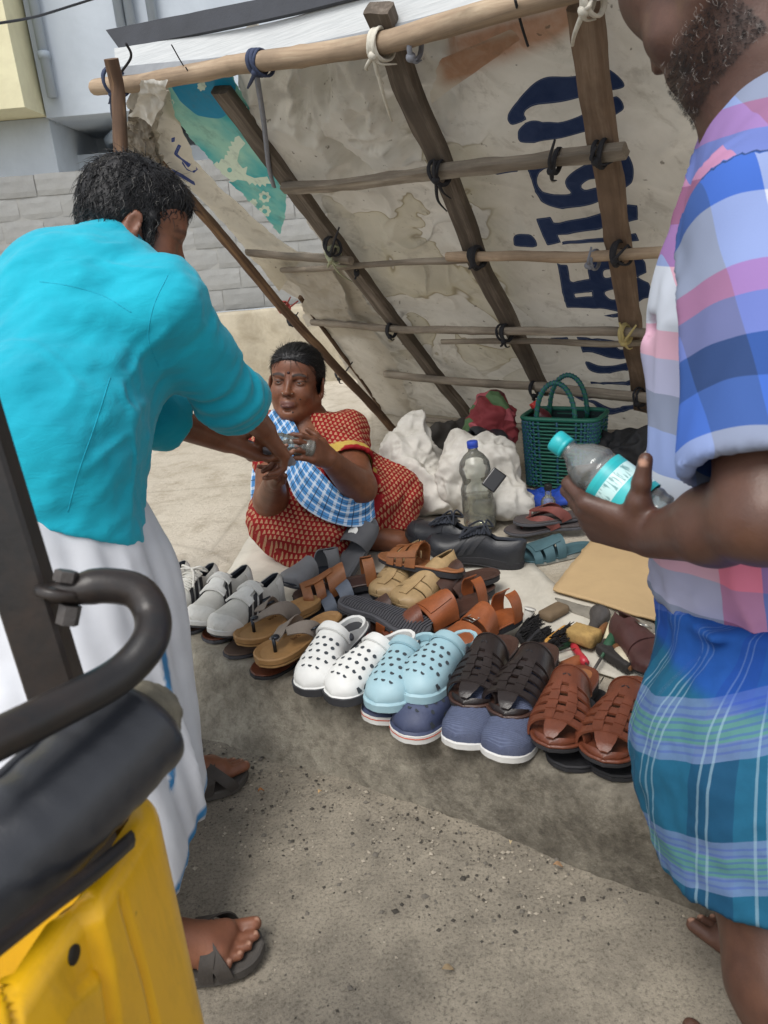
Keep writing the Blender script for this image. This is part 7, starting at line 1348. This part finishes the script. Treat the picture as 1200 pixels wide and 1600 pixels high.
# ------------------------------------------------------------------ man in the checked shirt holding a bottle, close to the camera
def build_man():
    far_toe = on_z(1092, 1420, .02); near_an = on_z(1262, 1735, .08) * [1, 1, 0]; org = np.array([.62, .86, 0.0]); r = person('man in checked shirt and blue checked lungi holding a water bottle', tuple(org))
    C = P(1100, -22, 1.02); f = nrm(-RT * .50 + FW * .72 - UP * .48); up = nrm(UP * .86 - RT * .36 + FW * .34); up = nrm(up - f * np.dot(up, f)); R = np.stack([f, np.cross(up, f), up], 1)
    neck = P(1205, 120, 1.02); shl = P(1200, 350, .90); el = P(1196, 806, .80); wr = P(1022, 838, 1.0); chest = P(1240, 470, 1.08); belly = P(1235, 780, 1.10); waist = P(1225, 965, 1.10); hem = P(1215, 1400, 1.04)
    bd = nrm(P(880, 698, 1.09) - P(1020, 800, 1.03))             # axis of the held bottle, towards its cap
    hc = P(975, 812, 1.03); ft = far_toe; fd = nrm(np.array([-.55, .83, 0])); fa = ft - fd * .19
    allp = np.array([C + .17, C - .17, shl, el, wr, chest + .36, hem, near_an, ft, P(900, 820, 1.05)]); lo = allp.min(0) - .08; hi = allp.max(0) + .1; lo[2] = -.005
    s = SDF(lo, hi, .010, [(hc - .11, hc + .11, .0034), (C - .12, C + .12, .0045), (np.array([ft[0] - .08, ft[1] - .16, 0]), np.array([ft[0] + .06, ft[1] + .04, .06]), .005)])
    head_sdf(s, C, R, 1.0, 1.02, False, (neck, .065)); q = local(C, R); s.cone(q(.084, 0, .0), q(.098, 0, -.030), .009, .010, .012); s.ell(q(.080, 0, -.072), (.02, .026, .02), R, .015)
    s.cone(neck, chest, .08, .15, .06); s.cone(chest, belly, .16, .16, .06); s.cone(belly, waist, .16, .15, .06); s.chain([shl, el], [.06, .052], .03); s.chain([el, el * .6 + wr * .4, wr], [.045, .045, .029], .02)
    rg = np.array([.8, .6, 0]); s_r = chest + rg * .17 + [0, 0, .16]; e_r = s_r + rg * .06 + [.0, .04, -.29]; w_r = e_r + np.array([-.06, .10, -.24]); s.chain([chest + [0, 0, .14], s_r, e_r, w_r], [.08, .058, .043, .029], .03); hand_sdf(s, w_r, (-.15, .3, -.95), (-.8, -.4, 0), 1, [(.2, .3, .2)] * 4, 1.0)
    hip = waist - [0, 0, .08]; kn1 = P(1180, 1345, 1.0); s.chain([hip, kn1, P(1180, 1480, 1.0) * .6 + (near_an + [0, 0, .2]) * .4, near_an + [0, 0, .09]], [.11, .062, .058, .036], .03); s.chain([hip, np.array([fa[0] + .03, fa[1] - .03, .42]), np.array([fa[0], fa[1], .22]), fa + [0, 0, .08]], [.11, .062, .05, .034], .03)
    t1 = foot_sdf(s, fa, fd, .0, 1.0, 1); foot_sdf(s, near_an, fd, .0, 1.0, -1)
    # left hand closed round the bottle: thumb over the near side, fingers behind
    d = nrm(hc - wr); dd = nrm(-RT * .72 + UP * .24 + FW * .55); t2 = hand_sdf(s, wr, dd, nrm(UP * .62 + FW * .45 + RT * .35), 1, [(.55, 1.15, .8), (.6, 1.2, .8), (.65, 1.25, .8), (.7, 1.3, .8)], 1.04, (.10, .08), .02, nrm(UP * .80 - RT * .08 - FW * .50))
    V, F = s.mesh(); dark, lip = head_paint(V, C, R, 1, 1.02, False, 0); L = (V - C) @ R; nearh = np.linalg.norm(L, axis=1) < .17
    beard = nearh * sstep(-.055, -.085, L[:, 2] + .10 * np.clip(.05 - L[:, 0], 0, .1)) * (L[:, 0] > -.03) * (L[:, 2] > -.14); n_ = fbm(V * 90, 3, 5)
    mesh('body', V - org, F, mat_skin('deep_brown_skin', '#5e4236', '#4a322a'), r, attrs={'dark': np.clip(beard * .5 + beard * n_ * .5, 0, .85), 'lip': lip * 0, 'nail': nails(V, t1 + t2[4:], .008)})
    N = vnormals(V, F); sel = (beard > .6); SV, SF = strands(V, N, sel, 2600, .0045, .0002, lambda p: -up + f * .4, .0015, 401, .003, 5); b_ = mesh('beard', SV - org, SF, M_HAIR, r); tag(b_, kind='stuff'); SV, SF = strands(V, N, nearh & (beard > .15), 220, .008, .00018, lambda p: -up + f * .4, .0015, 402, .004, 5); tag(mesh('white_beard_hairs', SV - org, SF, pm('white_hair', '#b9b4ae', .5), b_), kind='stuff')
    s = SDF(C - .17, C + .17, .005); s.ell(q(-.022, 0, .05), (.104, .080, .092), R, .01); s.ell(q(-.05, 0, .0), (.06, .07, .06), R, .03); s.ell(q(.075, 0, -.03), (.06, .12, .075), R, .012, sub=True); s.box(q(-.02, 0, -.10), (.12, .12, .05), R, .01, .01, sub=True)
    for y in (-1, 1): s.ell(q(-.005, y * .085, -.03), (.028, .03, .05), R, .008, sub=True)
    V, F = s.mesh(); N = vnormals(V, F); h = mesh('hair', V - org, F, M_HAIR, r); SV, SF = strands(V, N, np.ones(len(V), bool), 900, .03, .0008, lambda p: -up + (p - C), .004, 403, .005); tag(mesh('hair_locks', SV - org, SF, M_HAIR, h), kind='stuff')
    # checked shirt
    lo2 = np.min([chest - .25, waist - .1, shl, el], 0) - .1; hi2 = np.max([neck, chest + .22, shl, el, belly + .2, s_r, e_r], 0) + .1; s = SDF(lo2, hi2, .0065)
    fh = nrm([-.6, .8, 0]); sd = np.array([-.8, -.6, 0.0])
    s.cone(P(1240, 190, 1.05), chest, .11, .175, .06); s.cone(chest, belly, .175, .18, .07); s.cone(belly, waist - [0, 0, .05], .18, .17, .06); s.cone(P(1235, 200, 1.02), shl, .085, .09, .05); slv = shl + (el - shl) * .88; s.cone(shl, slv, .088, .088, .03); s.cone(P(1185, 125, 1.03), P(1260, 70, .98), .045, .06, .03); s.cone(neck, C, .06, .056, 0, sub=True)
    s.cone(chest + [0, 0, .15], s_r, .10, .085, .05); s.cone(s_r, s_r * .15 + e_r * .85, .085, .08, .03)
    # open placket hanging in front and the breast pocket gaping
    s.cone(P(1110, 420, 1.14), P(1080, 720, 1.14), .03, .028, .05); s.cone(P(1035, 545, 1.12), P(1062, 700, 1.12), .026, .02, .03); s.ell(P(1032, 512, 1.11), (.022, .03, .02), None, .006, sub=True); s.cut(P(1120, 965, 1.05), nrm([-.15, 0, -1]), .03, .016)
    dv = nrm(el - shl); sl, X = s._sub(slv - .14, slv + .16); dd_ = (X - slv) @ dv; rad = np.linalg.norm(X - slv - dd_[..., None] * dv, axis=-1); D = s.D[sl]; s.D[sl] = np.where((rad < .112) & (dd_ > 0) & (dd_ < .15), np.maximum(D, np.minimum(dd_, .12 - rad)), D); D = s.D[sl]; s.D[sl] = np.where((dd_ > -.05) & (dd_ < .02), np.maximum(D, -(rad - .074)), D)
    V, F = s.mesh(); V = relax(V, F, 3, .5); N = vnormals(V, F); low = sstep(P(1100, 820, 1.1)[2], P(1100, 900, 1.1)[2], V[:, 2]); V = fold(V, N, (0, 0, 1), 10, 2.5, .012, 410); V = crease(V, N, UP * .8 - RT * .4, 10, 2, .012, 411); V = crease(V, N, el - shl + RT * .1, 12, 2.5, .009, 413); V = V + N * (low * .018 * fbm(V * 16, 3, 412))[:, None]
    ds = (V - slv) @ dv; rad = np.linalg.norm(V - slv - ds[:, None] * dv, axis=1); slmask = (rad < .108) & (ds < .03) & (ds > -.34); side = nrm(-RT + FW * .2 - UP * .13)
    u = (V - shl) @ side; u = np.where(slmask, u, u * 1.0 + .13); vv = np.where(slmask, -((V - shl) @ dv), (V[:, 2] - shl[2]) + .02)
    uv = np.stack([u, vv, 0 * u], 1); t = NT('blue_pink_check'); a = t.attr('cloth_uv', 'Vector'); sx = t.n('SeparateXYZ'); t.l(a, sx.inputs[0])
    def wave(sock, per, ph, stops): return t.ramp(t.math('FRACT', t.math('MULTIPLY_ADD', sock, 1 / per, ph)), stops, 'CONSTANT')
    colx = wave(sx.outputs[0], .27, .12, [(0, '#c9ced8'), (.22, '#4370c4'), (.40, '#3a5484'), (.58, '#4a76c6'), (.76, '#dd86a0'), (.92, '#c9ced8')]); coly = wave(sx.outputs[1], .27, .3, [(0, '#c9ced8'), (.2, '#5076c2'), (.4, '#2f4776'), (.58, '#9694bb'), (.76, '#dd8fa8'), (.9, '#c9ced8')])
    col = t.mix(.5, colx, coly); col = t.mix(.35, col, t.mix(1.0, colx, coly, 'MULTIPLY')); t.color(col); t.rough(.85); t.b.inputs['Specular IOR Level'].default_value = .25; t.bump(t.noise(t.tc('Object'), 500, 2, .5), .12, .001); mesh('shirt', V - org, F, t.m, r, attrs={'cloth_uv': uv})
    # folded checked lungi
    lo3 = np.min([waist, hem], 0) - .3; hi3 = np.max([waist, hem], 0) + .3; hi3[2] = waist[2] + .1; lo3[2] = hem[2] - .12; s = SDF(lo3, hi3, .0065); kc = P(1200, 1180, 1.06); s.cone(waist - [0, 0, .05], kc, .160, .168, .06); s.cone(kc, hem, .168, .155, .06); s.cone(waist + [0, 0, .005], waist - [0, 0, .03], .178, .178, .02); s.cone(P(1078, 955, 1.12), P(1120, 975, .98), .018, .022, .015)
    e0, e1, e2 = P(1035, 1375, 1.05), P(1200, 1415, .95), P(1180, 1330, 1.3); hn = nrm(np.cross(e1 - e0, e2 - e0)); hn = hn if hn[2] < 0 else -hn; s.cut(waist + [0, 0, .045], (0, 0, 1)); s.cut(e0 * .5 + e1 * .5, nrm(hn * .5 + np.array([0, 0, -.35])), .10, .016); V, F = s.mesh(); V = relax(V, F, 3, .5); N = vnormals(V, F); V = fold(V, N, hem - waist, 12, 1.6, .016, 420); V = fold(V, N, hem - waist, 30, 3, .003, 421); V = crease(V, N, hem - waist, 10, 1.2, .014, 423)
    wz = sstep(.10, .02, waist[2] - V[:, 2]); V = fold(V, N, (1, .3, 0), 26, 6, .006, 422)
    ctr = (waist + hem) / 2; an = np.arctan2(V[:, 1] - ctr[1], V[:, 0] - ctr[0]); u = an * .18; v_ = V[:, 2] - .30 * (V[:, 0] - ctr[0]) + .35 * (V[:, 1] - ctr[1]); uv = np.stack([u + .10 * (V[:, 2] - ctr[2]), v_, 0 * u], 1)
    t = NT('blue_lungi_check'); a = t.attr('cloth_uv', 'Vector'); sx = t.n('SeparateXYZ'); t.l(a, sx.inputs[0])
    def band2(sock, per, ph, lo_, hi_): f_ = t.math('FRACT', t.math('MULTIPLY_ADD', sock, 1 / per, ph)); return t.math('MULTIPLY', t.math('GREATER_THAN', f_, lo_), t.math('LESS_THAN', f_, hi_))
    X_, Y_ = sx.outputs[0], sx.outputs[1]; c = t.mix(t.math('MULTIPLY', band2(X_, .15, .1, .0, .35), .75), '#1a5876', '#123f60')
    c = t.mix(t.math('MULTIPLY', band2(Y_, .17, .0, .0, .42), .62), c, '#6c80a8'); c = t.mix(t.math('MULTIPLY', band2(Y_, .17, .0, .13, .29), .75), c, '#4a8272'); c = t.mix(t.math('MULTIPLY', band2(Y_, .0085, .0, .0, .35), t.math('MULTIPLY', band2(Y_, .17, .0, .02, .40), .5)), c, '#3c4f9a')
    for lo_, hi_ in ((.08, .10), (.16, .18), (.48, .50), (.56, .585), (.64, .66)): c = t.mix(t.math('MULTIPLY', band2(X_, .15, .1, lo_, hi_), .42), c, '#93b0c0')
    top_b = t.attr('top'); c = t.mix(t.math('MULTIPLY', top_b, .6), c, '#1d44a8'); n1 = t.noise(t.tc('Object'), 60, 3, .6); c = t.mix(t.ramp(n1, [(.3, .12), (.6, 0.0)]), c, '#0c2a44'); t.color(c); t.rough(.85); t.b.inputs['Specular IOR Level'].default_value = .25; t.bump(t.noise(t.tc('Object'), 450, 2, .5), .15, .001); mesh('lungi', V - org, F, t.m, r, attrs={'cloth_uv': uv, 'top': sstep(.03, .01, waist[2] + .0 - V[:, 2])})
    return bd
BD = build_man()
# ================================================================== AUTO-RICKSHAW edge in the foreground
def build_auto():
    A = P(272, 1222, .70); B = P(-40, 1600, .44); e = nrm((B - A) * [1, 1, 0]); n = np.array([-e[1], e[0], 0.0]); n = n if np.dot(n, CAM - A) > 0 else -n        # along the side (towards us) and outwards
    org = np.array([A[0], A[1], 0.0]) - n * .3; r = thing('auto_rickshaw', 'yellow auto-rickshaw side with black padded rail and bent grab bar', 'vehicle', tuple(org))
    t = NT('yellow_vehicle_paint'); v = t.tc('Object'); n1 = t.noise(v, 5, 4, .6); n2 = t.noise(v, 38, 5, .7); c = t.mix(t.ramp(n1, [(.3, 0.0), (.7, 1.0)]), '#e0a908', '#eab60f'); n3 = t.noise(t.mapping(v, (1, 1, .3)), 11, 6, .75, .3); c = t.mix(t.ramp(n3, [(.5, 0.0), (.75, .45)]), c, '#8f6a1a'); sc_ = t.noise(t.mapping(v, (70, 70, 3), (.3, .5, 0)), 1.0, 3, .6); c = t.mix(t.ramp(sc_, [(.70, 0.0), (.74, .5)]), c, '#7a5a1c'); c = t.mix(t.ramp(n2, [(.66, 0.0), (.72, .8)]), c, '#6b4a14'); t.color(c); t.rough(t.ramp(n1, [(.3, .30), (.7, .42)])); t.b.inputs['Coat Weight'].default_value = .15; t.bump(n1, .05, .01); MY = t.m
    M_BP = pm('chipped_black_paint', '#1e1d1e', .40, .3, 12, .12, 60, spec=.5, dirt='#45352a', dirt_amt=.6, dscale=7); M_PAD = pm('black_vinyl', '#303237', .33, .12, 14, .12, 140, spec=.5); M_FOAMT = pm('torn_foam', '#6f6a5c', .95, .35, 60, .6, 90); M_SLOT = pm('dark_slot', '#17130c', .8)
    zt = A[2]; Lm = .75; Ht = .62
    # side panel: rounded far corner, pressed recesses
    us = np.concatenate([-np.linspace(.20, 0.0, 10, endpoint=False)[:], np.linspace(0, math.pi / 2, 12) * .05 + 0.0, np.linspace(.09, Lm, 200)]); rows = []; R_ = .05
    zs = np.concatenate([np.linspace(0, math.pi / 2, 8) * -.02, np.linspace(-.04, -Ht, 170)])
    G = np.zeros((len(us), len(zs), 3))
    def sm(a, b, x, w=.006): return sstep(a - w, a + w, x) * (1 - sstep(b - w, b + w, x))
    for i, u in enumerate(us):
        if u < 0: p = A + e * 0 - n * (R_ - u); nn = -e
        elif u <= R_ * math.pi / 2 + 1e-6: th = u / R_; p = A + e * R_ * (1 - math.cos(th)) - n * R_ * (1 - math.sin(th)); nn = -e * math.cos(th) + n * math.sin(th)
        else: p = A + e * (u - R_ * (math.pi / 2 - 1)); nn = n
        for j, z in enumerate(zs):
            if z > -.0315: th = -z / .02; q = p - nn * .02 * (1 - math.sin(th)) + [0, 0, -.02 * (1 - math.cos(th))]
            else: q = p + [0, 0, z]
            uu = u; rec = 0.0
            G[i, j] = q - nn * rec
    qx = to_px(G.reshape(-1, 3)).reshape(G.shape[:2] + (2,)); pol = lambda pl, w_=6: sstep(w_, -w_, poly_sdf(qx, pl))
    carve = .011 * pol([(-90, 1590), (30, 1492), (146, 1396), (172, 1500), (192, 1660), (-90, 1680)]) - .009 * pol([(60, 1640), (95, 1585), (166, 1522), (184, 1660)]) + .006 * sstep(6, 1, poly_line(qx, [(190, 1402), (205, 1450), (230, 1540), (252, 1640)])) + .008 * sstep(7, 2, poly_line(qx, [(28, 1494), (60, 1640)]))
    G = G - n * carve[..., None]
    V, F = grid_vf(G); pan = mesh('side_panel', V - org, F, MY, r)
    mb = MB(); mb.lathe([(.007, -.002), (.007, .0008), (.001, .0008)], on_plane(116, 1492, A - n * .0105, n) - org, n, 16); mb.obj('slot', M_SLOT, pan)
    # rubber seam between panel and pad
    mb = MB(); mb.tube(np.array([on_plane(x, y, A + n * .003, n) for x, y in resample(catmull([(205, 1312), (150, 1360), (90, 1405), (0, 1474), (-80, 1535)], 6), 24)]) - org, .008, 8, flat=(n, .5)); mb.obj('rubber_trim', M_BP, r)
    # padded roll lying on the panel's upper edge
    pth = np.array([P(228, 1118, .66), P(192, 1160, .64), P(112, 1238, .60), P(20, 1330, .56), P(-140, 1480, .51)]); C = resample(catmull(pth, 8), 60); ra = np.full(60, .047); ra[:3] = (.038, .043, .046)
    Vt, Ft = tube_vf(C, ra, 40, True); N_ = Vt - np.repeat(C, 40, 0); N_ /= np.linalg.norm(N_, axis=1)[:, None]; L_ = np.repeat(np.linspace(0, 1, 60), 40); Vt = Vt + N_ * (.002 * fbm(Vt * 9, 3, 71) + .0015 * np.sin(L_ * 60) * fbm(Vt * 20, 2, 72))[:, None]; mb = MB(); mb.add(Vt - org, Ft); mb.obj('padded_roll', M_PAD, r)
    s = SDF(C[0] - .07, C[0] + .07, .0035); s.ell(C[0] + nrm(C[3] - C[0]) * .012, (.037, .037, .037), None, 0); V, F = s.mesh(); N = vnormals(V, F); V = V + N * (.005 * fbm(V * 70, 4, 73))[:, None] + nrm(C[0] - C[3]) * .002; mesh('torn_foam', V - org, F, M_FOAMT, r)
    # welt along the pad
    mb = MB(); a_ = nrm(UP * .8 - RT * .5); T_ = np.gradient(C, axis=0); W_ = np.array([c_ + .0475 * nrm(a_ - nrm(t_) * np.dot(a_, nrm(t_))) for c_, t_ in zip(C, T_)]); mb.tube(W_[2:] - org, .0035, 6); mb.obj('welt', M_PAD, r)
    # flat upright bar
    pb, pt_ = P(88, 1075, .66), P(-98, 480, .60); d = nrm(pt_ - pb); R = frame_z(d, RT); mb = MB(); L = np.linalg.norm(pt_ - pb) + .25; prof = [(-.022, -.010), (-.019, -.013), (.019, -.013), (.022, -.010), (.022, .010), (.019, .013), (-.019, .013), (-.022, .010)]
    base = pb - d * .3; Gp = np.array([[base + R @ np.array([x, y, z]) for x, y in prof] for z in np.linspace(0, L + .3, 20)]); V, F = grid_vf(Gp, True); mesh('upright_bar', V - org, F, M_BP, r, autosm=40)
    # bent grab bar
    pth = [P(78, 928, .635), P(118, 922, .635), P(165, 915, .64), P(215, 925, .645), P(238, 962, .64), P(232, 1005, .62), P(185, 1056, .60), P(90, 1108, .56), P(-80, 1192, .50)]; C = resample(catmull(np.array(pth), 10), 70); ra = np.full(70, .0150); ra[:9] = np.linspace(.008, .0150, 9); mb = MB(); V, F = tube_vf(C, ra, 20); V[:20 * 9] = V[:20 * 9]; mb.add(V - org, F); mb.obj('grab_bar', M_BP, r)
    fl = P(92, 926, .63); mb = MB(); mb.lathe([(.018, -.004), (.019, -.002), (.019, .002), (.018, .004), (.001, .004)], fl - org, UP + .2 * RT, 24); fo = mb.obj('flange', M_BP, r); mb = MB(); mb.lathe([(.0095, .003), (.0095, .011), (.0085, .012), (.001, .012)], P(100, 914, .625) - org, UP + .2 * RT, 6); mb.obj('bolt', M_IRON, fo, smooth=False); mb = MB(); mb.lathe([(.009, -.02), (.009, -.004)], P(112, 938, .63) - org, UP + .2 * RT, 6); mb.obj('nut', M_IRON, fo, smooth=False)
build_auto()
